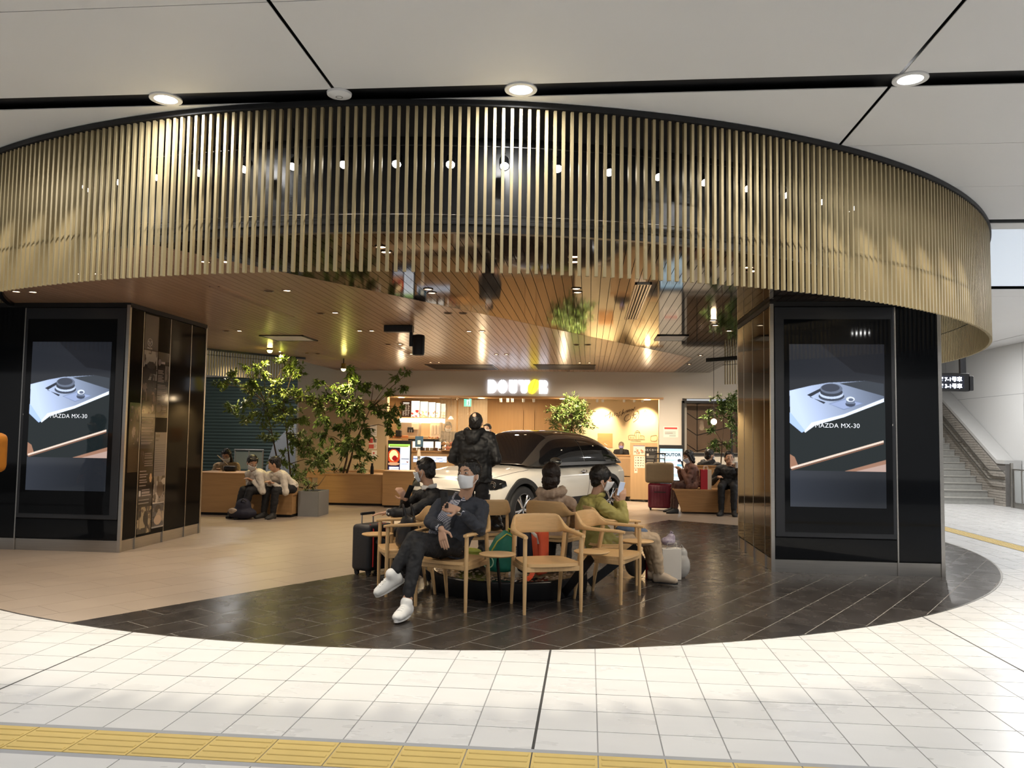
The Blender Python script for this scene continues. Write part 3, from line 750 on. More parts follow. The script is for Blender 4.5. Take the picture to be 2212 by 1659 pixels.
# lintel with small round lamps under the fascia
MB().bb((xo-.05, YW-.06, zf-.03), (xo1+.1, YW+.3, zf+.015)).build('trim_1', M_wood)['kind'] = 'structure'
MB().bb((fy(645, 0).x, YW-.012, fy(700, 861).z-.02), (xo-.06, YW-.002, zf)).build('trim_2', M_wallwhite)['kind'] = 'structure'
ll = MB().lathe([(0, -.012), (.075, -.012), (.085, 0)], n=20).mesh('lens', emat('lintel_lamp_lens', (1, .8, .5), 12), False)
lr = MB().lathe([(.08, -.014), (.10, -.010), (.10, .0)], n=20).mesh('rim', M_rim, True)
for k, px in enumerate((867, 1040, 1217, 1398)):
    c = fy(px, 857, YW+.12); c.z = zf-.032
    t = thing('lintel_lamp', f'round warm lamp under the shop lintel, {ORD[k]} from the left', 'ceiling light', c, 0, 'lamps under the shop lintel')
    link(bpy.data.objects.new('lens', ll), t); link(bpy.data.objects.new('rim', lr), t)
    L = lamp('lintel_light', 'POINT', (0, -.06, -.10), 16, WARM, t, .06)
# lit sign letters
M_sign = emat('sign_white', (.86, .88, 1.0), 1.9); M_signy = emat('sign_yellow', (1.0, .80, .05), 1.6)
def sign():
    z0 = fy(1118, 850).z; z1 = fy(1118, 821).z; Hh = z1-z0; k = Hh/33.0
    xL = fy(1054, 840).x; u = (fy(1184, 840).x-xL)/130.0
    t = thing('shop_sign', 'glowing white letters with a yellow coffee bean on the shop fascia', 'sign', (xL+65*u, YW-.05, z0))
    cx = xL+65*u
    def half(cxp, wd, kind):                             # half letter outlines in pixels, y up 0..33
        return kind
    def arc(cx_, cy_, rx, ry, a0, a1, n=10): return [(cx_+rx*cos(R_(a0+(a1-a0)*i/n)), cy_+ry*sin(R_(a0+(a1-a0)*i/n))) for i in range(n+1)]
    G = 1.0
    L = {}
    L['letter_d'] = [[(0, 0), (7.6, 0), (7.6, 33), (0, 33)], [(9.8, 0)]+arc(9.8, 16.5, 10, 16.5, -90, 90)]
    L['letter_o'] = [arc(30.6, 16.5, 9.0, 16.5, 90, 270), arc(32.8, 16.5, 9.5, 16.5, -90, 90)]
    L['letter_u'] = [[(46, 33)]+arc(54, 9, 8, 9, 180, 270)+[(54, 33)], [(56.2, 33), (56.2, 0)]+arc(56.2, 9, 7.2, 9, -90, 0)+[(63.4, 33)]]
    L['letter_t'] = [[(66, 33), (66, 27), (68, 23), (71.2, 20), (71.2, 7), (73, 2), (77, 0), (77, 33)], [(79.7, 33), (79.7, 0), (83.6, 2), (85.4, 7), (85.4, 20), (88.5, 23), (90.5, 27), (90.5, 33)]]
    L['letter_r'] = [[(111, 0), (118.6, 0), (118.6, 33), (111, 33)], [(120.8, 0), (128, 0)]+arc(124, 9, 6, 7, 0, 70, 5)+arc(122, 24, 7.5, 9, -60, 90, 8)+[(120.8, 33)]]
    for nm, parts in L.items():
        b = MB()
        for p in parts: b.prism([(x*u-65*u, y*k) for x, y in p], 0, .05, ((0, 0, 0), (1, 0, 0), (0, 0, 1), (0, 1, 0)))
        b.build(nm, M_sign, t)
    b = MB(); th = R_(-18)
    for a0 in (1, -1):
        pts = arc(0, 0, 9.2, 18.5, 90, 270) if a0 > 0 else arc(0, 0, 9.2, 18.5, -90, 90)
        pts = [(x-a0*1.1, y) for x, y in pts]
        b.prism([((98.5+x*cos(th)-y*sin(th))*u-65*u, (17+x*sin(th)+y*cos(th))*k) for x, y in pts], 0, .05, ((0, 0, 0), (1, 0, 0), (0, 0, 1), (0, 1, 0)))
    b.build('coffee_bean', M_signy, t)
    MB().bb((-66*u, .046, 15*k), (66*u, .05, 17*k)).build('mounting_rail', M_wallwhite, t)
sign()

# ------------------------------------------------------------------ inside the shop
YB = 24.2
M_panelw = mat('pale_wood_panel', (.50, .31, .15), .5, var=.10, scale=2, stretch=(8, 1, .6), rnd=.05)
xr = 2.35
wall('wall_back', xl_, xr, 0, 3.4, YB, .2, M_panelw, 'pale wood panelled wall inside the coffee shop')
wall('wall_side', xr, xr+.12, 0, 3.4, YW+.26, YB-YW-.2, M_wallwhite)
o = MB().bb((xl_, YW+.25, 2.62), (xr, YB, 2.66)).build('ceiling', mat('shop_ceiling', (.62, .5, .36), .6, var=.03)); tag(o, 'low ceiling inside the coffee shop', kind='structure')
# double door in the wood wall
for k in (0, 1):
    x0 = gy(1108+k*24, 900, YB-.03).x; x1 = gy(1131+k*24, 900, YB-.03).x
    o = MB().bb((x0, YB-.04, 0), (x1-.008, YB-.001, gy(1120, 886, YB).z)).build(f'door_{k+1}', M_panelw); o['kind'] = 'structure'
# arch-topped lit menu panels and the dark list
M_menu = [Pic(14, 24, (255, 240, 214)) for _ in range(5)]
for k, P in enumerate(M_menu):
    P.blot(0, .55, 1, 1, [(255, 226, 190), (236, 150, 110), (210, 60, 50) if k == 0 else (230, 190, 120), (250, 236, 214)], 18, k+3, .4)
for k, (x0, x1) in enumerate(((889, 906), (908, 924), (926, 940), (942, 951), (953, 962))):
    a, b = gy(x0, 866+k*1.5, YB-.1), gy(x1, 902+k*.6, YB-.1)
    t = thing('menu_board', f'glowing pictorial menu panel high on the shop wall, {ORD[k]} after the dark list', 'menu board', ((a.x+b.x)/2, YB-.1, b.z), 0, 'glowing menu panels')
    w2 = (b.x-a.x)/2; h2 = a.z-b.z
    MB().bb((-w2, .012, 0), (w2, .1, h2)).build('light_box', mat('menu_box', (.6, .5, .4), .5), t)
    picture('menu_picture', M_menu[k], (-w2, 0, h2), (2*w2, 0, 0), (0, 0, -h2), 'screen', 1.9, t)
P = Pic(16, 30, (70, 38, 28)); P.rect(.1, .04, .9, .12, (255, 240, 220)); 
for c in range(3): P.text(.08+.3*c, .18, .34+.3*c, .95, 12, (235, 205, 170), .5, .4)
a, b = gy(869, 868, YB-.1), gy(886, 900, YB-.1)
t = thing('menu_list', 'dark brown price list board at the start of the menu wall', 'menu board', ((a.x+b.x)/2, YB-.1, b.z))
w2 = (b.x-a.x)/2; MB().bb((-w2-.02, .012, -.02), (w2+.02, .06, a.z-b.z+.02)).build('board', mat('brown_board', (.06, .03, .02), .5), t)
picture('price_list', P, (-w2, 0, a.z-b.z), (2*w2, 0, 0), (0, 0, b.z-a.z), 'screen', .8, t)
# lit back shelf with machines
a, b = gy(862, 903, YB-.5), gy(956, 914, YB-.5)
t = thing('lit_shelf', 'bright lit white shelf below the menu panels', 'shelf', ((a.x+b.x)/2, YB-.3, b.z))
w2 = (b.x-a.x)/2
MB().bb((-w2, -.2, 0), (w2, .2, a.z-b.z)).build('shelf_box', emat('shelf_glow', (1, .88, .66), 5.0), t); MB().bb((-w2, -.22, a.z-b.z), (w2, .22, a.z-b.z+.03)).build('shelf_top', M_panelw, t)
def shop_counter():
    Y = 21.5
    a, b = gy(838, 947, Y), gy(1000, 1075, Y)
    ztop = gy(900, 973, Y).z
    t = thing('shop_counter', 'pale wood service counter with cake display below the menu', 'counter', ((a.x+b.x)/2, Y, 0))
    ox = t.location.x
    MB().bb((a.x-ox, 0, 0), (b.x-ox, .7, ztop-.05)).build('cabinet', M_panelw, t)
    MB().bb((a.x-ox-.02, -.03, ztop-.05), (b.x-ox+.02, .72, ztop)).build('counter_top', M_wood, t)
    g0, g1 = gy(884, 953, Y), gy(956, 972, Y)
    fr = MB()
    for px in (884, 911, 955):
        x = gy(px, 960, Y).x-ox; fr.bb((x-.03, -.01, ztop), (x+.03, .04, g0.z+.06))
    fr.bb((g0.x-ox, -.01, g0.z), (g1.x-ox, .5, g0.z+.06)); fr.build('display_frame', M_black, t)
    MB().bb((g0.x-ox, .02, ztop), (g1.x-ox, .026, g0.z)).build('display_glass', M_glasspane, t)
    MB().bb((g0.x-ox, .42, ztop), (g1.x-ox, .48, g0.z)).build('display_back', emat('display_glow', (1, .93, .8), 1.6), t)
    rs = random.Random(5)
    for k in range(7):
        x = g0.x-ox+.1+(g1.x-g0.x-.2)*k/6
        MB().rbox((x, .22, ztop+.035), (.09, .12, .05+.03*rs.random()), .015).build('cake', mat(f'cake_{k%3}', [(.5, .28, .1), (.75, .62, .45), (.22, .09, .05)][k % 3], .6), t)
    P = Pic(40, 16, (235, 240, 250)); P.blot(.0, .1, 1, .9, [(240, 244, 250), (150, 170, 215), (200, 205, 215), (90, 110, 170), (255, 255, 255)], 60, 6, .2)
    p0, p1 = gy(893, 985, Y), gy(965, 999, Y)
    picture('lit_strip_menu', P, (p0.x-ox, -.012, p0.z), (p1.x-p0.x, 0, 0), (0, 0, p1.z-p0.z), 'screen', 1.3, t)
    return t, ztop
cnt, zcnt = shop_counter()
def loose_counter(name, label, cat, px0, px1, py0, py1, Y, M, th=.3, r=.01, group=None):
    a, b = gy(px0, py0, Y), gy(px1, py1, Y)
    o = MB().rbox(((a.x+b.x)/2, Y+th/2, (a.z+b.z)/2), (abs(b.x-a.x), th, abs(a.z-b.z)), r, n=2).build(name, M); recentre(o); tag(o, label, cat, group); return o
ctop = gy(900, 947, 21.55).z
t = thing('coffee_machine', 'steel coffee machine with dark recess behind the counter', 'coffee machine', gy(884, 945, 22.6))
k = 22.6/FPX
MB().rbox((0, .2, 17*k), (40*k, .4, 34*k), .03).build('housing', mat('warm_steel', (.5, .42, .34), .35, .6, var=.05), t)
MB().rbox((3*k, -.01, 17*k), (14*k, .06, 12*k), .02).build('brew_recess', M_black, t); MB().rbox((13*k, -.02, 24*k), (16*k, .03, 14*k), .01).build('front_plate', mat('cream_plate', (.7, .56, .42), .5), t)
for q in range(2): MB().cyl((3*k+(q-.5)*5*k, -.05, 11*k), (3*k+(q-.5)*5*k, -.05, 17*k), 1.2*k, n=10).build('spout', M_steel, t)
MB().rbox((0, .2, -.5*t.location.z), (36*k, .3, t.location.z), .01).build('stand', M_panelw, t)
t = thing('dispenser', 'cream drink dispenser beside the coffee machine', 'dispenser', gy(940, 945, 22.6))
MB().rbox((0, .2, 16*k), (24*k, .35, 34*k), .02).build('cabinet', mat('cream_enamel', (.75, .64, .50), .4, var=.03), t)
for q in range(3): MB().rbox((-7*k+7*k*q, .01, 17*k), (4*k, .03, 20*k), .008).build('column_door', mat('pale_door', (.62, .52, .42), .4), t)
MB().rbox((0, .2, -.5*t.location.z), (22*k, .3, t.location.z), .01).build('stand', M_panelw, t)
lg = MB(); lg.bb((gy(838, 0, 21.6).x, 21.52, ctop-.03), (gy(957, 0, 21.6).x, 21.85, ctop)); shx = gy(884, 0, 21.5).x
for px_ in (840, 955): lg.bb((gy(px_, 0, 21.6).x-.02, 21.75, zcnt), (gy(px_, 0, 21.6).x+.02, 21.80, ctop-.03))
o = lg.build('upper_shelf', M_panelw, cnt); o.location = -cnt.location
# orange box, pastry packs along the counter
loose_counter('card_box', 'long orange printed box on the counter above the bright screen', 'box', 841, 880, 940, 946.6, 21.55, mat('orange_card', (.62, .24, .09), .6, var=.1), .12)
loose_counter('card_box', 'long tan box on the counter behind the pastries', 'box', 882, 925, 942, 947, 21.54, mat('tan_card', (.62, .42, .22), .6, var=.1), .12)
rs = random.Random(11)
M_past = [mat('pastry_a', (.62, .36, .18), .5, var=.3, scale=30), mat('pastry_b', (.80, .58, .40), .45, var=.3, scale=30), mat('pastry_c', (.55, .22, .14), .5, var=.3, scale=30)]
WH = ['far', 'near', 'upper', 'lower']
for q in range(16):
    px = 899+q*5.6 if q < 9 else 957+(q-9)%4*8.5; py = 941 if q < 9 else (952 if q < 13 else 966)
    c = gy(px+1.5, py, 21.76 if q < 9 else 21.42+.04*(q % 2)); c.z = (ctop+.032 if q < 9 else (zcnt+.085 if q > 12 else zcnt+.19))
    b = MB(); s_ = .034 if q < 9 else .075
    b.ell((0, 0, 0), (s_*.72, s_*.6, s_*(.7+.25*rs.random())), Matrix.Rotation(rs.random()*2, 3, 'Y'), 10, 7)
    b.ell((s_*.15, -s_*.2, s_*.15), (s_*.5, s_*.5, s_*.55), None, 8, 6)
    o = b.build('wrapped_pastry', M_past[q % 3], None, True); o.location = c
    tag(o, f'wrapped pastry pack on the shop counter, {ORD[q]} from the left', 'pastry', 'wrapped pastries on the counter')
o = MB().rbox((0, 0, 0), (gy(987, 960, 21.4).x-gy(954, 960, 21.4).x, .2, .03), .01).build('pastry_tray', M_wood); o.location = gy(970, 975, 21.45); o.location.z = zcnt+.018; tag(o, 'wooden pastry tray at the end of the cake display', 'tray')
t = thing('small_plant_pot', 'small sprout in a black pot on the counter end', 'potted plant', gy(861, 943, 21.5)); k = 21.5/FPX
MB().rbox((0, 0, 7*k), (12*k, 12*k, 14*k), .02).build('pot', M_black, t)
b = MB(); rs = random.Random(3)
for q in range(14):
    a = rs.random()*6.28; b.tube([(0, 0, 14*k), (cos(a)*.03, sin(a)*.03, 18*k), (cos(a)*.09*rs.random(), sin(a)*.07, 20*k+.08*rs.random())], [(.003, .003), (.02, .003), (.002, .002)], 5)
b.build('sprout', mat('fresh_leaf', (.16, .26, .05), .5, var=.2), t)
# bright upright advertising screen
def ad_screen(px0, px1, py0, py1, pyb, Y, label, painter, title=None):
    a, b = gy(px0, py0, Y), gy(px1, py1, Y); wd = b.x-a.x; hg = a.z-b.z
    t = thing('advert_screen', label, 'screen', ((a.x+b.x)/2, Y, 0)); zb = b.z
    MB().rbox((0, .06, (a.z+.0)/2), (wd, .10, a.z), .01).build('cabinet', M_black, t)
    pz1 = gy(px0, py0+8, Y).z
    picture('screen_image', painter, (-wd/2+.02, 0, pz1), (wd-.04, 0, 0), (0, 0, zb-pz1), 'screen', 1.5, t)
    return t, wd, pz1, zb
P = Pic(40, 72, (235, 245, 255)); P.rect(0, 0, 1, .05, (170, 225, 90)); P.rect(0, .05, 1, .12, (240, 246, 190)); P.text(.05, .06, .95, .11, 1, (130, 150, 60), .7)
P.rect(0, .13, .56, .8, (40, 22, 34)); P.ell(.25, .45, .30, .26, (196, 70, 30)); P.ell(.25, .42, .2, .2, (255, 214, 150)); P.ell(.3, .52, .12, .1, (150, 24, 24)); P.ell(.25, .72, .28, .06, (200, 150, 110)); P.rect(.0, .8, .56, 1, (22, 22, 60)); P.text(.06, .83, .5, .98, 2, (250, 250, 255), .75, .1)
P.rect(.58, .13, 1, 1, (250, 252, 255)); P.text(.62, .2, .95, .5, 5, (225, 230, 240), .4); P.rect(.6, .53, .98, .56, (60, 66, 90)); P.text(.62, .6, .95, .75, 4, (200, 206, 216), .5); P.ell(.9, .65, .06, .03, (160, 120, 110)); P.rect(.6, .72, .98, .73, (120, 150, 200)); P.text(.62, .78, .95, .95, 3, (220, 224, 230), .4)
ad_screen(838, 886, 951, 1019, 1060, 20.4, 'bright food advertising screen before the counter', P)
P = Pic(50, 70, (225, 246, 252)); P.rect(0, 0, 1, .08, (190, 226, 245)); P.text(.06, .34, .7, .42, 3, (150, 190, 215), .5); P.ell(.86, .42, .13, .10, (250, 250, 255)); P.ell(.86, .37, .09, .05, (60, 60, 66)); P.rect(.76, .48, .98, .56, (120, 180, 200)); P.text(.1, .5, .6, .62, 3, (200, 230, 240), .5); P.text(.5, .8, .9, .9, 1, (190, 205, 210), .8)
t, wd, pz1, zb = ad_screen(1424, 1476, 961, 1038, 1060, 19.2, 'bright pale blue advertising screen beside the wooden partition', P)
text_obj('screen_lettering', 'DOUTOR', .098, mat('ink_navy', (.02, .05, .10), .5), (0, -.003, pz1-.17), (1, 0, 0), (0, 0, 1), t, .0005, spacing=1.05, offset=.004)
# sanitiser stand with small panel
t = thing('sanitiser_stand', 'slim hand sanitiser stand with a dark notice panel', 'stand', gz(903, 1075))
k = t.location.y/FPX
MB().cyl((0, 0, .03), (0, 0, 1.0), .035, n=12).build('post', mat('pale_grey', (.5, .5, .5), .5), t); MB().lathe([(0, .03), (.14, .03), (.15, 0)], n=20).build('base', M_steel, t)
MB().cyl((0, -.02, 1.0), (0, -.02, 1.17), .05, .035, n=14).build('bottle', mat('clear_bottle', (.75, .62, .5), .2), t); MB().rbox((0, 0, 1.36), (.20, .03, .26), .01).build('notice_panel', mat('slate_notice', (.06, .12, .19), .4, var=.2, scale=8), t); MB().rbox((0, -.02, 1.34), (.08, .01, .10), .004).build('notice_print', mat('notice_ink', (.75, .8, .82), .5), t)
# hanging clear vinyl curtains
M_vinyl = mat('clear_vinyl', (.9, .80, .62), .12, alpha=.26, bump=.3, bscale=8)
for q, (x0, x1) in enumerate(((950, 985), (990, 1012), (1015, 1052))):
    a, b = gy(x0, 862, 21.2), gy(x1, 955, 21.2); n = 20; bb = MB(); vs = []; fs = []
    for i in range(n+1):
        x = a.x+(b.x-a.x)*i/n; y = 21.2+.03*sin(i*1.7+q)
        vs += [(x, y, b.z), (x, y, a.z-.03*abs(sin(i*.9)))]
    for i in range(n): fs.append((2*i, 2*i+2, 2*i+3, 2*i+1))
    o = bb.add(vs, fs).build('vinyl_curtain', M_vinyl, None, True); so_ = o.modifiers.new('thick', 'SOLIDIFY'); so_.thickness = .004
    recentre(o); tag(o, 'clear vinyl curtain hung before the counter, '+['beside the pastries', 'under the green exit sign', 'behind the standing man'][q], 'curtain', 'clear vinyl curtains')
    MB().tube([(vs[1][0]-o.location.x, vs[1][1]-o.location.y, vs[1][2]-o.location.z+.02), (vs[-1][0]-o.location.x, vs[-1][1]-o.location.y, vs[-1][2]-o.location.z+.02)], .008, 6).build('curtain_rod', M_steel, o)
    for i_ in (1, -1): MB().cyl((vs[i_][0]-o.location.x, vs[i_][1]-o.location.y, vs[i_][2]-o.location.z), (vs[i_][0]-o.location.x, vs[i_][1]-o.location.y, 2.63-o.location.z), .006, n=5).build('hanger', M_steel, o)
# exit sign
c = gy(1010, 878, 22.0); k = 22/FPX
t = thing('exit_sign', 'small glowing green and white exit sign above the counter', 'sign', c)
MB().rbox((0, .03, 8*k), (16*k, .05, 17*k), .01).build('case', M_white_ceil, t); MB().cyl((0, .03, 16*k), (0, .03, 2.63-c.z), .01, n=6).build('hanger', M_steel, t)
P = Pic(16, 16, (90, 235, 190)); P.rect(.4, .1, .8, .9, (240, 255, 250)); P.ell(.6, .3, .07, .09, (20, 150, 110)); P.poly([(.5, .45), (.7, .4), (.75, .6), (.6, .85), (.5, .8), (.6, .6)], (20, 150, 110))
picture('exit_symbol', P, (-8*k, 0, 16.5*k), (16*k, 0, 0), (0, 0, -16.5*k), 'screen', 2.2, t)
# pendant lamp over the staff
t = thing('pendant_lamp', 'small white pendant lamp over the counter staff', 'lamp', gy(974, 905, 23.0)); k = 23/FPX
MB().lathe([(.01, 6*k), (.03, 6*k), (6*k, 0), (6.2*k, -.01)], n=18).build('shade', mat('opal_shade', (.85, .75, .6), .5, emit=(1, .85, .6), estr=1.5), t, True); MB().cyl((0, 0, 6*k), (0, 0, 2.63-t.location.z), .006, n=5).build('cord', M_black, t)
# track heads under the shop ceiling
tr = MB().cyl((0, 0, 0), (0, 0, .14), .035, n=10).mesh('head', M_white_ceil); trl = MB().lathe([(0, -.002), (.03, -.002)], n=10).mesh('lens', emat('track_lens', (1, .85, .6), 18))
for q, px in enumerate((1082, 1097, 1107, 1131, 1153, 1264, 1290, 1302, 1348, 1370, 1388)):
    c = gy(px, 868, 22.2); t = thing('track_lamp', f'small ceiling track lamp inside the shop, {ORD[q]} from the left', 'spotlight', c, 0, 'track lamps inside the shop')
    o = link(bpy.data.objects.new('head', tr), t); o.rotation_euler = (.5, 0, 0); MB().cyl((0, 0, .05), (0, 0, .20), .008, n=6).build('stem', M_white_ceil, t)
    if q in (4, 5, 6): o2 = link(bpy.data.objects.new('lens', trl), t); o2.rotation_euler = (.5, 0, 0)
# mural wall
YM = 23.0
a, b = gy(1240, 858, YM), gy(1424, 978, YM)
M_mural = mat('cream_mural_wall', (.84, .68, .44), .6, var=.06, scale=3)
mw = MB().bb((a.x, YM, 0), (xr-.01, YM+.1, 2.62)).build('wall_mural', M_mural); tag(mw, 'cream mural wall with script lettering and line drawings', kind='structure')
M_ink = mat('mural_ink', (.16, .10, .06), .6); M_inkf = mat('mural_ink_faint', (.50, .30, .16), .6); M_orange = mat('mural_orange', (.66, .34, .14), .6)
def script(name, pts, rad, M):
    # a brush stroke laid on the wall through control pixels
    P_ = [gy(x, y, YM-.004) for x, y in pts]; out = []
    for i in range(len(P_)-1):
        p0, p1, p2, p3 = P_[max(i-1, 0)], P_[i], P_[i+1], P_[min(i+2, len(P_)-1)]
        for s_ in range(5):
            t_ = s_/5; out.append(.5*((2*p1)+(-p0+p2)*t_+(2*p0-5*p1+4*p2-p3)*t_*t_+(-p0+3*p1-3*p2+p3)*t_**3))
    out.append(P_[-1]); MB().tube(out, rad, 5).build(name, M, mw)
def Z4(pts): return [(1250+x/4.6075, 780+y/4.6075) for x, y in pts]
r = .0075
script('script_stroke', Z4([(270, 520), (262, 555)]), r, M_ink); script('script_stroke', Z4([(262, 548), (300, 530), (318, 505), (306, 570)]), r, M_ink)
script('script_stroke', Z4([(330, 555), (336, 525)]), r, M_ink); script('script_stroke', Z4([(352, 545), (356, 520), (366, 518)]), r, M_ink)
script('script_stroke', Z4([(378, 545), (368, 530), (384, 520), (392, 540), (376, 548)]), r, M_ink); script('script_stroke', Z4([(420, 505), (404, 512), (412, 535), (396, 548), (398, 562)]), r, M_ink)
script('script_stroke', Z4([(424, 545), (446, 478), (432, 530), (450, 505), (452, 530)]), r, M_ink); script('script_stroke', Z4([(462, 520), (466, 495)]), r, M_ink)
script('script_stroke', Z4([(476, 516), (480, 488), (486, 510), (494, 484), (500, 506), (508, 480), (512, 500)]), r, M_ink); script('script_stroke', Z4([(536, 476), (520, 484), (524, 498), (540, 478), (542, 492), (560, 455)]), r, M_ink)
script('script_stroke', Z4([(500, 530), (470, 545), (455, 580), (475, 600), (510, 575)]), r*1.2, M_ink); script('script_stroke', Z4([(515, 575), (520, 545)]), r, M_ink); script('script_stroke', Z4([(535, 575), (552, 515), (545, 560)]), r, M_ink); script('script_stroke', Z4([(530, 540), (575, 528)]), r, M_ink)
script('script_stroke', Z4([(555, 555), (565, 570), (580, 545), (600, 505), (580, 500), (600, 520), (590, 570), (545, 608)]), r, M_ink)
# line drawing of a domed hall and a small pagoda
for p in ([(495, 780), (660, 780)], [(500, 775), (500, 740), (560, 740), (560, 775)], [(560, 740), (560, 715), (610, 715), (610, 775)], [(560, 715), (575, 695), (597, 695), (610, 715)], [(610, 740), (650, 745), (650, 775)], [(515, 775), (515, 750)], [(530, 775), (530, 750)], [(545, 775), (545, 750)], [(575, 775), (575, 725)], [(595, 775), (595, 725)], [(625, 775), (625, 750)], [(640, 775), (640, 752)], [(515, 790), (620, 795)],
          [(640, 520), (655, 505), (672, 505), (688, 520)], [(645, 520), (648, 535)], [(682, 520), (680, 535)], [(640, 540), (690, 540)], [(652, 505), (662, 488), (672, 505)], [(720, 745), (775, 740), (775, 790), (720, 790), (720, 745)]):
    script('drawing_line', Z4(p), .006, M_inkf)
a, b = gy(1291, 936, YM), gy(1323, 967, YM); MB().bb((a.x, YM-.008, b.z), (b.x, YM-.001, a.z)).build('drawing_panel', M_orange, mw)
script('drawing_line', Z4([(205, 850), (240, 800), (300, 800), (325, 840), (300, 860)]), .007, M_inkf); script('drawing_line', Z4([(185, 775), (215, 755), (205, 780), (235, 760)]), .007, M_inkf); script('drawing_line', Z4([(255, 820), (285, 840)]), .012, mat('mural_white', (.85, .75, .6), .6))
for px in (1300, 1395):
    c = gy(px, 880, YM-.50); L = lamp('mural_lamp', 'SPOT', c, 190, (1, .76, .44), None, .05, 80, .9); L.location.z = 2.50; aim(L, gy(px, 922, YM))
lamp('shop_lamp', 'AREA', (gy(900, 900, 22.6).x, 22.6, 2.58), 90, (1, .76, .46), None, 1.2)
lamp('shop_lamp', 'AREA', (gy(1100, 900, 22.6).x, 22.6, 2.58), 70, (1, .74, .44), None, 1.2)
# partition with notices, chalkboard, staff counter
c0, c1 = gz(1362, 1073), gz(1420, 1073); Y = c0.y-.9
a, b = gy(1362, 956, Y), gy(1420, 1073, Y)
t = thing('wood_partition', 'tall pale wood partition with pinned notices and a chalkboard', 'partition', ((a.x+b.x)/2, Y, 0)); w2 = (b.x-a.x)/2
MB().bb((-w2, 0, 0), (w2, .12, a.z)).build('panel', M_panelw, t)
P = Pic(16, 12, (225, 205, 180)); P.rect(0, 0, 1, .1, (120, 100, 130)); P.blot(.05, .15, .95, .9, [(225, 205, 180), (210, 120, 90), (150, 140, 120)], 16, 2, .3)
def notice(par, pic, px0, px1, py0, py1, y, ox, oy, name='notice', kind='print'):
    p, q = gy(px0, py0, y), gy(px1, py1, y); return picture(name, pic, (p.x-ox, y-oy-.004, p.z), (q.x-p.x, 0, 0), (0, 0, q.z-p.z), kind, 1, par, .003)
notice(t, P, 1368, 1393, 962, 983, Y, t.location.x, Y)
P = Pic(16, 22, (226, 208, 186)); 
for r_ in range(4):
    for c_ in range(4): P.ell(.15+.23*c_, .14+.22*r_, .06, .05, (110, 92, 80))
notice(t, P, 1370, 1393, 985, 1011, Y, t.location.x, Y); P2 = Pic(6, 10, (224, 204, 180)); P2.ell(.5, .35, .25, .15, (170, 90, 70)); notice(t, P2, 1370, 1377, 1012, 1022, Y, t.location.x, Y)
P = Pic(28, 36, (30, 26, 24)); P.text(.1, .52, .9, .9, 6, (110, 104, 96), .35); P.rect(.1, .42, .3, .55, (200, 180, 160))
notice(t, P, 1394, 1420, 965, 1001, Y-.02, t.location.x, Y, 'chalkboard')
pp = gy(1407, 974, Y-.03); text_obj('chalk_lettering', 'おとくカード', .062, mat('chalk', (.8, .78, .72), .8), (pp.x-t.location.x, -.03, pp.z), (1, 0, 0), (0, 0, 1), t, .0004)
Y = 21.0; a, b = gy(1318, 985, Y), gy(1364, 1078, Y)
t = thing('staff_counter', 'low pale wood counter beside the partition with a seated clerk', 'counter', ((a.x+b.x)/2, Y, 0)); w2 = (b.x-a.x)/2
for k in range(2): MB().bb((-w2, 0, .02+k*a.z/2), (w2, .5, (k+1)*a.z/2-.004)).build('front_panel', M_panelw, t)
MB().bb((-w2-.02, -.02, a.z-.004), (w2+.02, .55, a.z+.03)).build('counter_top', M_wood, t)
# notices on the plaster walls
P = Pic(30, 24, (232, 222, 210)); P.rect(.08, .1, .92, .24, (206, 70, 66)); P.text(.1, .32, .85, .75, 5, (130, 120, 112), .35); P.text(.4, .82, .9, .9, 1, (90, 84, 80), .6)
notice(wb, P, 1433, 1465, 921, 945, YW-.001, 0, 0, 'notice')
P = Pic(16, 24, (230, 218, 200)); P.text(.1, .1, .9, .9, 9, (170, 160, 150), .4); notice(wb, P, 800, 814, 918, 943, YW-.001, 0, 0, 'notice')
P = Pic(16, 24, (232, 214, 196)); P.rect(0, .05, .5, .45, (196, 70, 60)); P.rect(.55, .1, .95, .4, (120, 110, 104)); P.rect(0, .6, .6, .95, (200, 84, 70)); P.text(.62, .55, .95, .95, 4, (150, 130, 120), .4); notice(wb, P, 797, 814, 946, 970, YW-.001, 0, 0, 'notice')
P = Pic(10, 14, (240, 228, 214)); P.ell(.4, .35, .2, .15, (196, 70, 60)); P.text(.15, .6, .85, .9, 3, (160, 150, 140), .4); notice(wb, P, 803, 814, 973, 989, YW-.001, 0, 0, 'notice')
# framed window with chevron panelling behind
zt_, zb_ = fy(1500, 866).z, fy(1500, 978).z
M_chev = mat('brown_leather_panel', (.19, .115, .065), .5, var=.1, scale=3)
wn = MB()
wn.bb((xw0-.02, YW-.04, zb_-.06), (xw0+.05, YW+.1, zt_)); wn.bb((xw0, YW-.04, zt_-.06), (6.4, YW+.1, zt_)); wn.bb((xw0, YW-.04, zb_-.06), (6.4, YW+.1, zb_))
xm = fy(1570, 900).x; wn.bb((xm+.1, YW-.03, zb_), (xm+.14, YW+.08, zt_))
wo = wn.build('window_1', M_black); wo['kind'] = 'structure'
MB().bb((xw0+.05, YW+.05, zb_), (6.3, YW+.056, zt_-.06)).build('pane', M_glasspane, wo)
bk = MB().bb((xw0, YW+.5, zb_-.3), (xm+.35, YW+.56, zt_)).build('chevron_backing', mat('dark_seam', (.02, .012, .008), .6), wo)
xc = fy(1506, 900, YW+.45).x; nx = 2
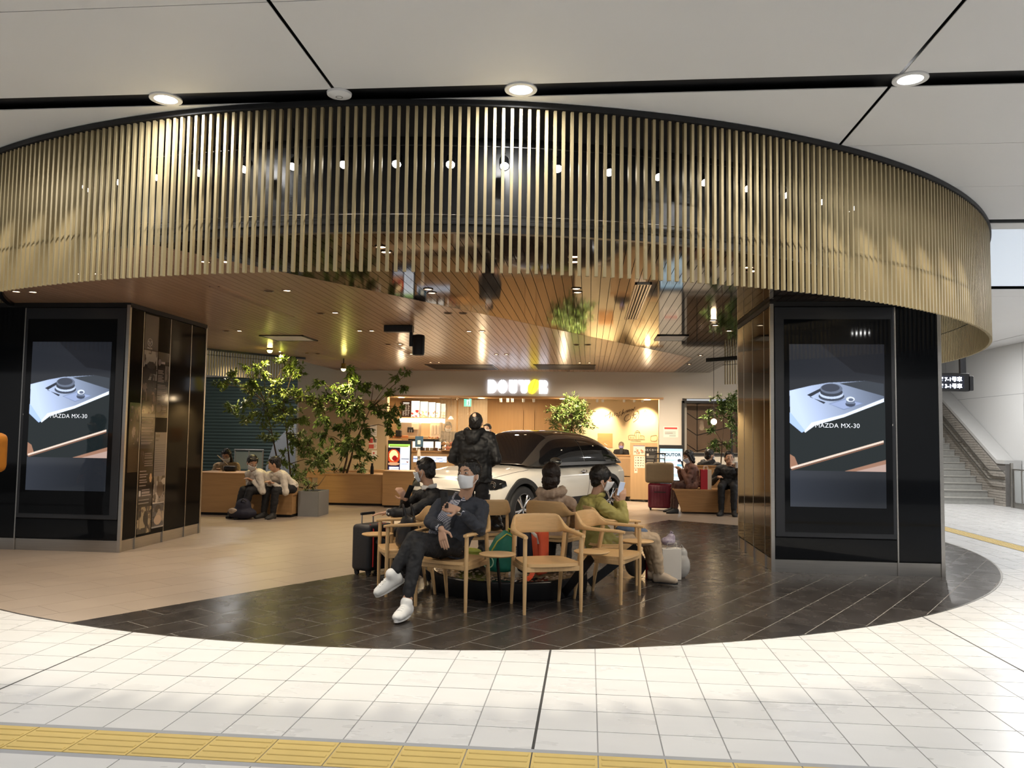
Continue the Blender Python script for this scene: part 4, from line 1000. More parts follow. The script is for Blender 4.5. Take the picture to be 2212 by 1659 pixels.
for q in range(8):
    for s_ in (-1, 1):
        x0, x1 = (xw0, xc-.012) if s_ < 0 else (xc+.012, xm+.35)
        z0 = zb_-.75+q*.40; dz = .28
        p = [(x0, z0+(dz if s_ < 0 else 0)), (x1, z0+(0 if s_ < 0 else dz)), (x1, z0+.375+(0 if s_ < 0 else dz)), (x0, z0+.375+(dz if s_ < 0 else 0))]
        p = clip(clip(p, (0, 1), zt_), (0, -1), -(zb_-.3))
        if len(p) > 2: MB().prism(p, 0, .03, ((0, YW+.47, 0), (1, 0, 0), (0, 0, 1), (0, 1, 0))).build('chevron_panel', M_chev, wo)
o = MB().bb((xm+.35, YW+1.6, 0), (6.4, YW+1.66, 3)).bb((xw0, YW+.25, 2.98), (6.4, YW+1.66, 3.3)).bb((6.4, YW+.25, 0), (6.45, YW+1.66, 3.3)).build('wall_inner', mat('warm_inner_wall', (.6, .42, .22), .6, var=.05)); o['kind'] = 'structure'  # unseen roof and end wall added to keep stray light off the chevrons
t = thing('globe_lamp', 'glowing warm globe lamp hanging amid the slender tree by the window', 'lamp', gy(1542, 911, 19.6)); MB().ell((0, 0, 0), (.07, .07, .07)).build('globe', emat('globe_glow', (1, .8, .5), 14), t, True); MB().cyl((0, 0, .06), (0, 0, ZS-t.location.z), .006, n=6).build('cord', M_black, t); 
lamp('globe_light', 'POINT', (0, 0, -.12), 7, WARM, t, .07)

# ------------------------------------------------------------------ back left: rolling shutter, white wall, steel rail
YSH = 24.0
sa, sb = gy(430, 825, YSH), gy(646, 1010, YSH)
M_shut = mat('dark_green_shutter', (.15, .21, .19), .42, .35, var=.12, scale=3, stretch=(.3, 1, 8))
sh = MB().bb((-14, YSH+.03, 0), (xl_, YSH+.1, 4.0)).build('wall_shutter', mat('shutter_gap', (.02, .03, .028), .6)); tag(sh, 'closed dark green rolling shutter behind the benches', kind='structure')
n = int(3.2/.1)
sl = MB().prism([(-.05, -.044), (-.01, -.044), (.012, 0), (-.01, .044), (-.05, .044)], 0, 14+xl_, ((0, 0, 0), (0, -1, 0), (0, 0, 1), (1, 0, 0))).mesh('shutter_slat', M_shut)
for k in range(n):
    o = bpy.data.objects.new('shutter_slat', sl); link(o, sh); o.location = (-14, YSH-.02, .05+k*.1)
o = MB().bb((-14, YSH-.15, 3.2), (xl_, YSH+.02, 4.0)).build('wall_header', M_wallwhite); o['kind'] = 'structure'
# white sloping panel by the tree
p0 = gy(590, 960, 22.5); yb_ = 22.5
q = [gy(x, y, yb_) for x, y in ((574, 1010), (590, 960), (640, 905), (650, 905), (650, 1085), (574, 1085))]
o = MB().prism([(p.x, p.z) for p in q], 0, .1, ((0, yb_, 0), (1, 0, 0), (0, 0, 1), (0, 1, 0))).build('wall_sloping', mat('cool_white_paint', (.60, .62, .66), .5, var=.02)); tag(o, 'white sloping side panel behind the tall tree', kind='structure')
t = thing('steel_guard', 'grey steel guard rail with pale panel behind the students', 'railing', gz(535, 1062)); k = t.location.y/FPX
for x in (-32, 0, 32): MB().cyl((x*k, 0, 0), (x*k, 0, 92*k), .02, n=8).build('post', M_steel, t)
MB().bb((-32*k, -.01, 50*k), (32*k, .01, 88*k)).build('panel', mat('pale_green_panel', (.40, .46, .44), .4, var=.05), t); MB().cyl((-34*k, 0, 92*k), (34*k, 0, 92*k), .025, n=8).build('handrail', M_steel, t)

# ------------------------------------------------------------------ right: white wall, stairs, guard, hanging sign
XW = 10.35
o = MB().bb((XW, 4, 0), (XW+.3, 34, ZC+.02)).build('wall_right', mat('cool_white_wall', (.72, .73, .73), .5, var=.02, scale=1)); tag(o, 'large white hall wall behind the stairway', kind='structure')
for y in (12.0, 16.2, 20.4, 24.6): MB().bb((XW-.002, y-.005, 0), (XW+.01, y+.005, ZC)).build('panel_joint', M_graystrip, o)
MB().bb((XW-.002, 4, 2.71), (XW+.01, 34, 2.72)).build('panel_joint', M_graystrip, o)
MB().bb((XW-.02, 4, 0), (XW, 19.6, .10)).build('baseboard_right', M_joint)['kind'] = 'structure'
M_step = mat('grey_granite_step', (.33, .33, .31), .55, var=.14, scale=14)
YS0, RI, TR = 21.1, .165, .30; xs0, xs1 = 7.2, 9.95
stw = thing('stairway', 'grey granite stairway rising beside the tiled wall', 'stairs', ((xs0+xs1)/2, YS0, 0))
cxs = (xs0+xs1)/2
for k in range(16):
    s_ = MB().bb((xs0-cxs, k*TR, k*RI if k else 0), (xs1-cxs, (k+1)*TR+.04, (k+1)*RI-.02)).build('step', M_step, stw)
    MB().bb((xs0-cxs, k*TR-.02, (k+1)*RI-.02), (xs1-cxs, (k+1)*TR, (k+1)*RI)).build('tread', mat('step_nosing', (.42, .41, .38), .5, var=.12, scale=14), s_)
# tiled parapet wall on the right of the stairs
pw = MB(); N1 = 16
prof = [(YS0-.55, 0), (YS0-.55, 1.02), (YS0-.2, 1.02), (YS0+N1*TR, N1*RI+1.02+.1), (YS0+N1*TR, 0)]
po = pw.prism(prof, 0, .12, ((xs1+.02, 0, 0), (0, 1, 0), (0, 0, 1), (1, 0, 0))).build('wall_parapet', mat('tile_grout_grey', (.20, .19, .18), .8)); tag(po, 'parapet clad in pale long bricks beside the stairs', kind='structure')
M_brk = mat('pale_long_brick', (.40, .37, .33), .6, var=.08, rnd=.10, scale=8)
cnt_b = 0; full = MB().bb((-.006, 0, 0), (.012, .29, .056)).mesh('brick', M_brk); rest = MB(); bl = []
for r_ in range(60):
    z = r_*.064+.004
    for c_ in range(20):
        y0 = YS0-.55+c_*.3+(r_ % 2)*.15-.15; p = [(y0, z), (y0+.29, z), (y0+.29, z+.056), (y0, z+.056)]
        p = clip(p, (-1, 0), -(YS0-.55)); 
        if len(p) < 3: continue
        sl_ = (N1*RI+.1)/(N1*TR+.2); p = clip(p, (-sl_, 1), .94-sl_*(YS0-.2)+.0) if True else p
        if len(p) < 3: continue
        p = clip(p, (0, 1), 6)
        y_ = min(q_[0] for q_ in p); kk = max(0, int((y_+.29-YS0)/TR)+1)
        if max(q_[1] for q_ in p) < (kk-1)*RI: continue
        bl.append(p)
bl.sort(key=lambda p: min(q_[0] for q_ in p)+min(q_[1] for q_ in p)*.3)
for q_, p in enumerate(bl):
    if q_ < 300: MB().prism(p, -.004, .012, ((xs1+.02, 0, 0), (0, 1, 0), (0, 0, 1), (-1, 0, 0))).build('brick', M_brk, po)
    else: rest.prism(p, -.004, .012, ((xs1+.02, 0, 0), (0, 1, 0), (0, 0, 1), (-1, 0, 0)))
if rest.v: tag(rest.build('brick', M_brk, po), kind='stuff')
cp = [(xs1-.01, YS0-.57, 1.02), (xs1-.01, YS0-.2, 1.02), (xs1-.01, YS0+N1*TR, N1*RI+1.12)]
cpm = MB()
for p, q_ in ((cp[0], cp[1]), (cp[1], cp[2])): cpm.add([Vector(p)+Vector(d_) for d_ in ((0, 0, 0), (.40, 0, 0), (.40, 0, .09), (0, 0, .09))]+[Vector(q_)+Vector(d_) for d_ in ((0, 0, 0), (.40, 0, 0), (.40, 0, .09), (0, 0, .09))], [(0, 1, 2, 3), (4, 7, 6, 5), (0, 4, 5, 1), (1, 5, 6, 2), (2, 6, 7, 3), (3, 7, 4, 0)])
cpm.bb((xs1+.14, YS0-.57, 0), (xs1+.38, YS0-.5, 1.02)); cpm.build('coping', mat('grey_white_coping', (.55, .55, .54), .5, var=.04), po)
t = thing('stair_handrail', 'double steel tube handrail along the stair parapet', 'handrail', (xs1-.1, YS0, 0))
for h_ in (.62, .85):
    sl_ = RI/TR
    MB().tube([(0, -.75, h_), (0, -.02, h_), (0, .1, h_+.03), (0, 4.4, h_+4.4*sl_)], .02, 10).build('rail', M_steel, t, True)
for y_ in (-.5, .5, 1.7, 2.9): MB().cyl((0, y_, max(0, y_)*RI/TR+.6), (.12, y_, max(0, y_)*RI/TR+.57), .01, n=6).build('bracket', M_steel, t)
t = thing('steel_gate', 'low glazed steel gate against the white wall by the stairs', 'gate', (10.15, 19.75, 0))
for x, h_ in ((-.16, 1.05), (0.14, .82)): MB().rbox((x, -.2 if x > 0 else .55, h_/2), (.06, .06, h_), .008).build('post', M_steel2, t)
MB().rbox((-.13, .17, .06), (.04, .72, .12), .006).build('bottom_rail', M_steel2, t); MB().rbox((-.13, .17, .9), (.03, .72, .03), .006).build('top_rail', M_steel2, t)
for y_ in (-.05, .3): MB().bb((-.14, y_-.12, .13), (-.132, y_+.17, .86)).build('glass_leaf', mat('gate_glass', (.55, .58, .58), .1, alpha=.5), t); MB().rbox((-.13, y_+.2, .5), (.03, .03, .8), .004).build('stile', M_steel2, t)
# hanging sign beyond the pillar
c0 = gy(2040, 845, 15.5); c1 = gy(2095, 806, 15.5)
t = thing('platform_sign', 'black hanging platform sign with glowing white lettering', 'sign', (c1.x-1.0, 15.5, c0.z)); hg = c1.z-c0.z
MB().rbox((0, .08, hg/2), (2.0, .16, hg), .02).build('case', M_black, t); MB().rbox((1.02, .08, hg/2-.02), (.07, .2, hg*.8), .01).build('end_cap', M_blackmetal, t); MB().bb((-.95, -.003, .05), (.90, .001, hg-.05)).build('face', mat('sign_face', (.02, .025, .045), .2), t)
M_st = emat('sign_led', (.80, .86, 1), 5)
for k, s_ in enumerate(('自由席 7-1号車', '自由席 3-1号車')): text_obj('lettering', s_, .092, M_st, (.86, -.005, hg*.56-k*.125), (1, 0, 0), (0, 0, 1), t, .001, 'RIGHT', offset=.003)
text_obj('lettering', 'のりば', .16, M_st, (-.5, -.005, hg*.42), (1, 0, 0), (0, 0, 1), t, .001)
for x in (-.8, .91): MB().bb((x-.05, .05, hg), (x+.05, .12, ZC-c0.z)).build('hanger', M_blackmetal, t)
# ------------------------------------------------------------------ ring of armchairs round the low platform
RC = Vector((-.80, 8.38, 0)); RCH = 1.08
def sweep(path, sections, nsec=10):
    """loft of rounded-rectangle sections: path points, each with (inward axis, half width, half height)"""
    b = MB(); vs = []
    for (p, ax, hw, hh) in sections:
        p = Vector(p); ax = Vector(ax).normalized(); up = Vector((0, 0, 1))
        for j in range(nsec):
            a = 2*pi*j/nsec; c, s_ = cos(a), sin(a); e = .45
            vs.append(p+ax*hw*math.copysign(abs(c)**e, c)+up*hh*math.copysign(abs(s_)**e, s_))
    n = nsec; m_ = len(sections); fs = []
    for i in range(m_-1): fs += [(i*n+j, i*n+(j+1) % n, (i+1)*n+(j+1) % n, (i+1)*n+j) for j in range(n)]
    fs += [tuple(range(n-1, -1, -1)), tuple((m_-1)*n+j for j in range(n))]
    return b.add(vs, fs)
def make_chair():
    t = thing('armchair', 'x', 'chair')
    for sx in (-1, 1):
        MB().tube([(sx*.262, -.225, 0), (sx*.262, -.225, .30), (sx*.262, -.222, .655)], [.0145, .019, .019], 14).build('leg', M_chair, t, True)
        MB().tube([(sx*.232, .255, 0), (sx*.236, .20, .36), (sx*.246, .15, .655)], [.0145, .0205, .018], 14).build('leg', M_chair, t, True)
    # arm and back in one sculpted sweep
    secs = []
    def half(s_):
        return [((s_*.268, -.262, .664), (1, 0, 0), .019, .012), ((s_*.270, -.20, .670), (1, 0, 0), .027, .014), ((s_*.272, -.05, .673), (1, .05*s_, 0), .028, .015), ((s_*.268, .08, .677), (1, .1*s_, 0), .029, .016),
                ((s_*.262, .135, .681), (1, .25*s_, 0), .027, .020), ((s_*.250, .180, .694), (1, .5*s_, 0), .023, .036), ((s_*.236, .212, .712), (.8, .8*s_, 0), .018, .060), ((s_*.220, .238, .725), (.6, .9*s_, 0), .015, .078), ((s_*.195, .258, .730), (.4, 1*s_, 0), .0135, .086), ((s_*.10, .283, .731), (.15, 1*s_, 0), .012, .089)]
    L = half(-1); Rr = half(1)
    mid = [((0, .295, .727), (0, -1, 0), .013, .086)]
    secs = [(p, Vector(a)*(1 if True else 1), w_, h_) for p, a, w_, h_ in L]
    secs = [(p, Vector((abs(a[0]), -abs(a[1]) if False else a[1], 0)), w_, h_) for p, a, w_, h_ in secs]
    # keep section axes turning one way round the U
    out = []
    for p, a, w_, h_ in L: out.append((p, (abs(a[0]), -abs(a[1]), 0), w_, h_))
    out.append(((0, .291, .731), (0, -1, 0), .012, .089))
    for p, a, w_, h_ in reversed(Rr): out.append((p, (-abs(a[0]), -abs(a[1]), 0), w_, h_))
    sweep(None, out, 14).build('backrest', M_chairseat, t, 55)
    # seat board, slightly dished
    n = 16; b = MB(); vs = []; fs = []
    def edge(u, v):
        wd = .250-.022*v; x = u*wd; y = -.245+.47*(v*.5+.5); r = max(abs(u), 0)
        cr = 1-.10*(abs(u)**3)*(abs(v)**3)
        return x*cr, (-.01+(v*.235))*cr - .018*(1-u*u)*(1 if v < 0 else 0)*abs(v)
    for zt in (0, 1):
        for j in range(n+1):
            for i in range(n+1):
                u, v = -1+2*i/n, -1+2*j/n; x, y = edge(u, v); d = -.014*(1-u*u)*(1-v*v)
                vs.append((x, y, .432+d if zt else .405+d*.3))
    m_ = (n+1)*(n+1)
    for j in range(n):
        for i in range(n):
            a = j*(n+1)+i; fs.append((m_+a, m_+a+1, m_+a+n+2, m_+a+n+1)); fs.append((a, a+n+1, a+n+2, a+1))
    for i in range(n):
        fs.append((i, i+1, m_+i+1, m_+i)); q = n*(n+1)+i; fs.append((q+1, q, m_+q, m_+q+1))
        a = i*(n+1); fs.append((a+n+1, a, m_+a, m_+a+n+1)); a = i*(n+1)+n; fs.append((a, a+n+1, m_+a+n+1, m_+a))
    b.add(vs, fs).build('seat', M_chairseat, t, 50)
    for p, d in (((0, -.222, .382), (.50, .022, .046)), ((0, .19, .382), (.46, .022, .046))): MB().rbox(p, d, .006, n=2).build('seat_rail', M_chair, t)
    for sx in (-1, 1): MB().rbox((sx*.246, -.01, .382), (.020, .42, .046), .006, Matrix.Rotation(sx*R_(3), 3, 'Z'), 2).build('seat_rail', M_chair, t)
    return t
CH = [(-22.5, 'pale beech armchair facing the dark pillar, with empty seat'), (-67.5, 'pale beech armchair facing the concourse, empty, nearest the viewer'), (-112.5, 'pale beech armchair that the man in white sneakers sits on'),
      (-157.5, 'pale beech armchair holding a black shoulder bag'), (157.5, 'pale beech armchair that the man in the black suit sits on'), (112.5, 'pale beech armchair with back to the viewer and a black bag on it'),
      (67.5, 'pale beech armchair that the woman in the beige hooded jacket sits on'), (22.5, 'pale beech armchair that the person in the yellow-green jacket sits on')]
ch0 = make_chair()
CHAIR = {}
for q, (a, lab) in enumerate(CH):
    o = ch0 if q == 0 else copy_tree(ch0)
    o.location = (RC.x+RCH*cos(R_(a)), RC.y+RCH*sin(R_(a)), 0); o.rotation_euler.z = R_(a+90)
    o['label'] = lab; o['group'] = 'armchairs round the low platform'; CHAIR[a] = o
# platform
t = thing('round_platform', 'low round black platform with pale mosaic chips amid the armchairs', 'platform', RC)
MB().lathe([(0, 0), (.78, 0), (.795, .02), (.795, .165), (.785, .175), (0, .175)], n=72).build('drum', M_blackmetal, t, True)
MB().lathe([(0, .176), (.775, .176), (.775, .180), (0, .180)], n=64).build('glossy_top', mat('platform_top', (.015, .013, .012), .10, var=.1), t, True)
b = MB(); rs = random.Random(9)
M_chip = mat('pale_chip', (.42, .30, .20), .4, rnd=.2, var=.3)
for q in range(520):
    r_ = .28+.48*math.sqrt(rs.random()) if rs.random() > .3 else .58+.18*rs.random(); a = rs.random()*6.283
    b.box((r_*cos(a), r_*sin(a), .1815), (.022, .010, .003))
tag(b.build('mosaic_chip', M_chip, t), kind='stuff')
# round side tables on slanted bars
TB = [(-90, 1.16, 'nearest the viewer'), (-45, 1.18, 'between the two empty armchairs'), (0, 1.30, 'by the yellow-green jacket'), (179, 1.40, 'near the black suitcase')]
topm = MB().lathe([(0, .478), (.145, .478), (.163, .488), (.165, .494), (.163, .498), (0, .498)], n=36).mesh('table_top', M_chairseat, True)
for a, r_, lab in TB:
    d = Vector((cos(R_(a)), sin(R_(a)), 0)); t = thing('side_table', 'small round beech side table on a black bar '+lab, 'table', RC+d*r_, 0, 'side tables of the platform')
    link(bpy.data.objects.new('table_top', topm), t)
    p0 = d*(.815-r_)+Vector((0, 0, .05)); p1 = Vector((0, 0, .440)); ax = (p1-p0).normalized(); tn = Vector((-d.y, d.x, 0)); nn = ax.cross(tn)
    rot = Matrix((tn, nn, ax)).transposed()
    MB().box((p0+p1)/2, (.014, .085, (p1-p0).length), rot).build('support_bar', M_blackmetal, t)
    MB().cyl((0, 0, .465), (0, 0, .48), .06, n=16).build('plate', M_blackmetal, t)

# ------------------------------------------------------------------ bags and luggage
M_leather = mat('black_leather', (.012, .012, .014), .38, var=.2, scale=12, bump=.15, bscale=80)
M_nylon = mat('black_nylon', (.016, .016, .019), .55, var=.2, scale=10, bump=.3, bscale=30)
_tx = {}
def fold_tex(sc):
    if sc not in _tx:
        x = bpy.data.textures.new(f'folds_{len(_tx)}', 'CLOUDS'); x.noise_scale = sc; x.noise_type = 'HARD_NOISE'; x.noise_depth = 1; _tx[sc] = x
    return _tx[sc]
def soft(b, name, M, par, vox=.012, it=4, fold=None):
    me = b.mesh(name); o = bpy.data.objects.new(name, me); COL.objects.link(o)
    r_ = o.modifiers.new('r', 'REMESH'); r_.mode = 'VOXEL'; r_.voxel_size = vox
    s_ = o.modifiers.new('s', 'SMOOTH'); s_.factor = .5; s_.iterations = it
    if fold:
        d_ = o.modifiers.new('d', 'DISPLACE'); d_.texture = fold_tex(fold[1]); d_.strength = fold[0]; d_.mid_level = .35; d_.texture_coords = 'LOCAL'
    dg = bpy.context.evaluated_depsgraph_get(); me2 = bpy.data.meshes.new_from_object(o.evaluated_get(dg)); bpy.data.objects.remove(o)
    me2.name = name; me2.materials.clear(); me2.materials.append(M); me2.polygons.foreach_set('use_smooth', [True]*len(me2.polygons))
    return link(bpy.data.objects.new(name, me2), par)
def strap(par, name, pts, w_, M, lat=(1, 0, 0), th=.004): MB().tube(pts, (w_, th), 8, lat=lat).build(name, M, par, True) if False else MB().tube(pts, [(w_, th)]*len(pts), 8, lat=lat).build(name, M, par, True)
# shoulder bag on the chair by the sneakers man
c = CHAIR[-157.5].location
t = thing('shoulder_bag', 'large black leather shoulder bag standing on an armchair', 'bag', (c.x+.02, c.y-.02, .436), R_(-157.5+90))
b = MB(); b.tube([(0, 0, .0), (0, 0, .03), (0, 0, .15), (0, .01, .27), (0, .015, .30)], [(.15, .10), (.19, .12), (.20, .11), (.21, .06), (.20, .03)], 20, lat=(1, 0, 0)); soft(b, 'bag_body', M_leather, t, .012)
for y in (-.03, .05): MB().tube([(-.10, y, .27), (-.09, y, .36), (-.02, y-.02, .41), (.05, y-.02, .39), (.10, y, .27)], .010, 8).build('handle', M_leather, t, True)
MB().tube([(-.20, .02, .29), (0, .02, .31), (.20, .02, .29)], .006, 6).build('zip', M_blackmetal, t)
# black bag on the far chair
c = CHAIR[112.5].location
t = thing('black_bag', 'slumped black bag on the chair beside the car wheel', 'bag', (c.x+.03, c.y, .435), R_(112.5+90))
b = MB(); b.ell((0, 0, .12), (.20, .15, .12)); b.ell((.05, .02, .20), (.13, .10, .08)); b.ell((-.1, 0, .06), (.12, .14, .06)); soft(b, 'bag_body', mat('black_plastic_sheen', (.012, .012, .013), .22, var=.2, bump=.6, bscale=14), t, .014)
MB().tube([(-.1, -.05, .2), (-.05, -.06, .29), (.05, -.05, .31), (.12, -.03, .22)], .008, 8).build('handle', M_nylon, t, True)
# green rucksack and navy backpack on the platform
p = gy(1078, 1200, 8.0); t = thing('green_rucksack', 'teal green rucksack with yellow piping on the platform', 'backpack', (p.x, 8.0, .185), R_(-20))
b = MB(); b.tube([(0, 0, 0.03), (0, 0, .08), (.02, 0, .20), (.05, .01, .33), (.09, .02, .41)], [(.13, .09), (.15, .11), (.14, .11), (.10, .08), (.05, .05)], 18, lat=(1, 0, 0)); b.ell((-.05, -.08, .13), (.09, .05, .09)); soft(b, 'bag_body', mat('teal_nylon', (.012, .15, .10), .5, var=.2, scale=8, bump=.4, bscale=20), t, .012)
M_ypipe = mat('yellow_piping', (.45, .42, .05), .5)
MB().tube([(-.02, -.12, .24), (.03, -.10, .33), (.10, -.04, .40), (.15, .02, .36), (.16, .03, .25)], .007, 6).build('piping', M_ypipe, t, True); MB().tube([(-.05+.055*cos(a), -.135, .13+.055*sin(a)) for a in np.linspace(0, 2*pi, 17)[:-1]], .006, 6, closed=True).build('round_badge', mat('mint_badge', (.35, .52, .34), .5), t, True)
MB().tube([(.09, .02, .40), (.10, .0, .45), (.13, 0, .44), (.12, .02, .39)], .008, 6).build('haul_loop', M_ypipe, t, True)
p = gy(1150, 1210, 7.98); t = thing('navy_backpack', 'navy backpack with orange red side and straps on the platform', 'backpack', (p.x-.02, 8.02, .185), R_(-25))
b = MB(); b.rbox((-.02, 0, .22), (.24, .18, .42), .07); soft(b, 'bag_body', mat('navy_nylon', (.010, .012, .028), .5, var=.2, bump=.3, bscale=24), t, .012)
b = MB(); b.rbox((.125, 0, .23), (.075, .20, .44), .035); soft(b, 'side_pocket', mat('orange_red_nylon', (.62, .085, .03), .5, var=.12, bump=.2, bscale=24), t, .012)
M_or = MATS['orange_red_nylon']
b = MB(); strap(t, 'shoulder_strap', [(.08, -.09, .43), (.11, -.13, .36), (.12, -.12, .22), (.11, -.12, .08), (.10, -.18, .01)], .028, M_or, (1, 0, 0), .006)
strap(t, 'pale_strap', [(.0, -.06, .43), (.04, -.1, .45), (.12, -.12, .40), (.14, -.115, .32)], .016, mat('pale_webbing', (.6, .56, .52), .6), (1, 0, 0), .004); MB().tube([(-.08, 0, .43), (-.06, 0, .48), (0, 0, .49), (.04, 0, .44)], .009, 8).build('haul_loop', M_or, t, True)
strap(t, 'hanging_strap', [(.10, -.18, .02), (.12, -.26, .004), (.14, -.34, .003)], .03, M_or, (1, 0, 0), .003)
# small lime snack bag
p = gy(1040, 1163, 8.35); t = thing('lime_pouch', 'small lime green pouch lying behind the sneakers man', 'pouch', (p.x-.10, 8.32, .183)); b = MB(); b.ell((0, 0, .17), (.11, .07, .035)); b.ell((0, 0, .08), (.16, .11, .08)); soft(b, 'pouch_body', mat('lime_fabric', (.26, .27, .04), .6, var=.3, scale=20), t, .01); MB().tube([(-.1, 0, .17), (0, -.02, .205), (.1, 0, .17)], .006, 6).build('draw_cord', M_ypipe, t)
# upright suitcases
def suitcase(loc, rz, wd, dp, hg, M, M2, label, handle=.25, ribs=0, stripe=None):
    t = thing('suitcase', label, 'suitcase', loc, rz)
    MB().rbox((0, 0, hg/2+.05), (wd, dp, hg), .045, n=4).build('shell', M, t, 60)
    for k in range(ribs):
        x = -wd/2+wd*(k+1)/(ribs+1); MB().rbox((x, -dp/2, hg/2+.05), (.012, .012, hg-.12), .004, n=2).build('rib', M, t)
    for sx in (-1, 1):
        for sy in (-1, 1): MB().cyl((sx*(wd/2-.05)-.012, sy*(dp/2-.05), .028), (sx*(wd/2-.05)+.012, sy*(dp/2-.05), .028), .028, n=14).build('wheel', M_black, t, True); MB().rbox((sx*(wd/2-.05), sy*(dp/2-.05), .055), (.05, .05, .035), .008, n=2).build('caster', M_black, t)
    for sx in (-1, 1): MB().cyl((sx*.09, dp/2-.05, hg+.04), (sx*.09, dp/2-.05, hg+.05+handle), .008, n=8).build('handle_tube', M_steel, t)
    MB().rbox((0, dp/2-.05, hg+.055+handle), (.22, .03, .03), .012).build('grip', M2, t)
    if stripe:
        for x in stripe: MB().tube([(x, -dp/2-.004, .10), (x, -dp/2-.006, hg*.5), (x, -dp/2-.004, hg+.0), (x, -dp/2+.05, hg+.052)], .008, 6).build('piping', mat('red_piping', (.50, .02, .02), .4), t, True)
    MB().rbox((0, -dp/2, hg*.75), (wd*.5, .015, .02), .005, n=2).build('top_zip', M2, t)
    return t
pc = gz(797, 1240)
suitcase((pc.x+.02, pc.y+.05, 0), R_(62), .40, .27, .50, M_nylon, M_black, 'black soft suitcase with red piping under the suited man\'s hand', .10, 0, (-.14, -.02, .06, .10))
pc = gz(1427, 1103)
suitcase((pc.x, pc.y+.1, 0), R_(-8), .50, .30, .52, mat('burgundy_polycarbonate', (.12, .008, .022), .25, .2, var=.1), M_black, 'burgundy ribbed suitcase beside the wooden bench', .62, 7)
t = thing('tan_tote', 'wide tan tote bag riding on the burgundy suitcase', 'bag', (pc.x-.02, pc.y+.08, .575), R_(-8)); b = MB(); b.rbox((0, 0, .22), (.60, .22, .44), .06); soft(b, 'bag_body', mat('tan_canvas', (.22, .165, .10), .7, var=.12, bump=.3, bscale=20), t, .016); 
for y in (-.08, .03): MB().tube([(-.12, y, .42), (-.1, y, .52), (.1, y, .52), (.12, y, .42)], .010, 6).build('handle', mat('dark_strap', (.05, .04, .03), .6), t, True)
# shopping bags by the seated person's feet
p = gz(1443, 1262); t = thing('paper_bag', 'white paper carrier bag behind the beige trouser legs', 'bag', (p.x+.05, p.y+.30, 0), R_(15)); MB().rbox((0, 0, .17), (.22, .12, .34), .006, n=1).build('bag_body', mat('white_paper', (.60, .57, .52), .6, var=.04), t); MB().tube([(-.06, -.055, .33), (-.05, -.062, .40), (.05, -.062, .40), (.06, -.055, .33)], .004, 6).build('handle', M_ypipe if False else mat('cord_white', (.6, .58, .55), .6), t)
t = thing('plastic_bag', 'crumpled clear plastic bag at the end of the shopping bags', 'bag', (p.x+.19, p.y+.45, 0)); b = MB(); b.ell((0, 0, .13), (.10, .09, .14)); b.ell((.01, 0, .26), (.06, .05, .07)); soft(b, 'bag_body', mat('cloudy_plastic', (.5, .49, .47), .15, var=.3, bump=1.0, bscale=16, alpha=.75), t, .012); MB().tube([(-.03, 0, .3), (0, 0, .36), (.04, 0, .3)], .006, 6).build('handle', MATS['cloudy_plastic'], t)
t = thing('red_bag', 'narrow red paper bag between the shopping bags', 'bag', (p.x-.16, p.y+.34, 0)); MB().rbox((0, 0, .15), (.10, .12, .30), .006, n=1).build('bag_body', mat('red_paper', (.34, .02, .02), .5, var=.08), t); MB().tube([(-.03, 0, .3), (-.02, 0, .36), (.02, 0, .36), (.03, 0, .3)], .004, 6).build('handle', MATS['cord_white'], t)
t = thing('purple_bundle', 'purple and white patterned bundle on the shopping bags', 'bundle', (p.x+.03, p.y+.30, .352)); b = MB(); b.ell((0, 0, .062), (.08, .06, .05)); b.ell((.03, .0, .10), (.05, .04, .05)); soft(b, 'wrapping', mat('purple_pattern', (.10, .04, .14), .6, col2=(.6, .55, .6), var=.1, scale=50), t, .01); MB().tube([(.02, 0, .12), (.03, 0, .17), (.05, 0, .15)], .012, 6).build('knot', MATS['purple_pattern'], t)
t = thing('grey_bag', 'small grey plastic bag under the side table', 'bag', (p.x-.32, p.y+.38, 0)); b = MB(); b.ell((0, 0, .14), (.12, .09, .14)); b.ell((0, 0, .25), (.07, .05, .06)); soft(b, 'bag_body', mat('grey_plastic_film', (.16, .155, .15), .25, var=.3, bump=.8, bscale=16), t, .012); MB().tube([(-.04, 0, .28), (0, 0, .36), (.04, 0, .28)], .005, 6).build('handle', MATS['grey_plastic_film'], t)

# ------------------------------------------------------------------ wooden benches and planters
def block(name, label, cat, px0, px1, pyb, ztop, depth, M=M_woodx, taper=0, rz=0, cat_parts=True, toe=.05):
    a, b = gz(px0, pyb), gz(px1, pyb+(px1-px0)*.0)
    y = (a.y+b.y)/2; a = gy(px0, 900, y); b = gy(px1, 900, y)
    t = thing(name, label, cat, ((a.x+b.x)/2, y, 0), rz); w2 = (b.x-a.x)/2
    nb = max(1, round((2*w2)/1.1)); bw = 2*w2/nb
    for k in range(nb):
        x0 = -w2+k*bw
        pr = [(x0+.001, toe), (x0+bw-.001, toe), (x0+bw-.001, ztop-.03), (x0+.001, ztop-.03)]
        MB().prism(pr, -taper, .02, ((0, 0, 0), (1, 0, 0), (0, 0, 1), (0, 1, 0))).build('front_board', M, t)
    MB().bb((-w2+.02, .02, toe), (w2-.02, depth, ztop-.03)).build('carcass', M, t); MB().bb((-w2-.005, -.005, ztop-.03), (w2+.005, depth+.005, ztop)).build('top_board', M_wood, t); MB().bb((-w2+.03, .04, 0), (w2-.03, depth-.03, toe)).build('toe_kick', M_black, t)
    return t, w2
tb1, wt1 = block('wooden_table', 'tall oak block table behind the printed pillar', 'table', 420, 532, 1113, .78, .8)
bs1, w1 = block('wooden_bench', 'low oak block seat under the two students', 'bench', 536, 637, 1117, .43, .6)
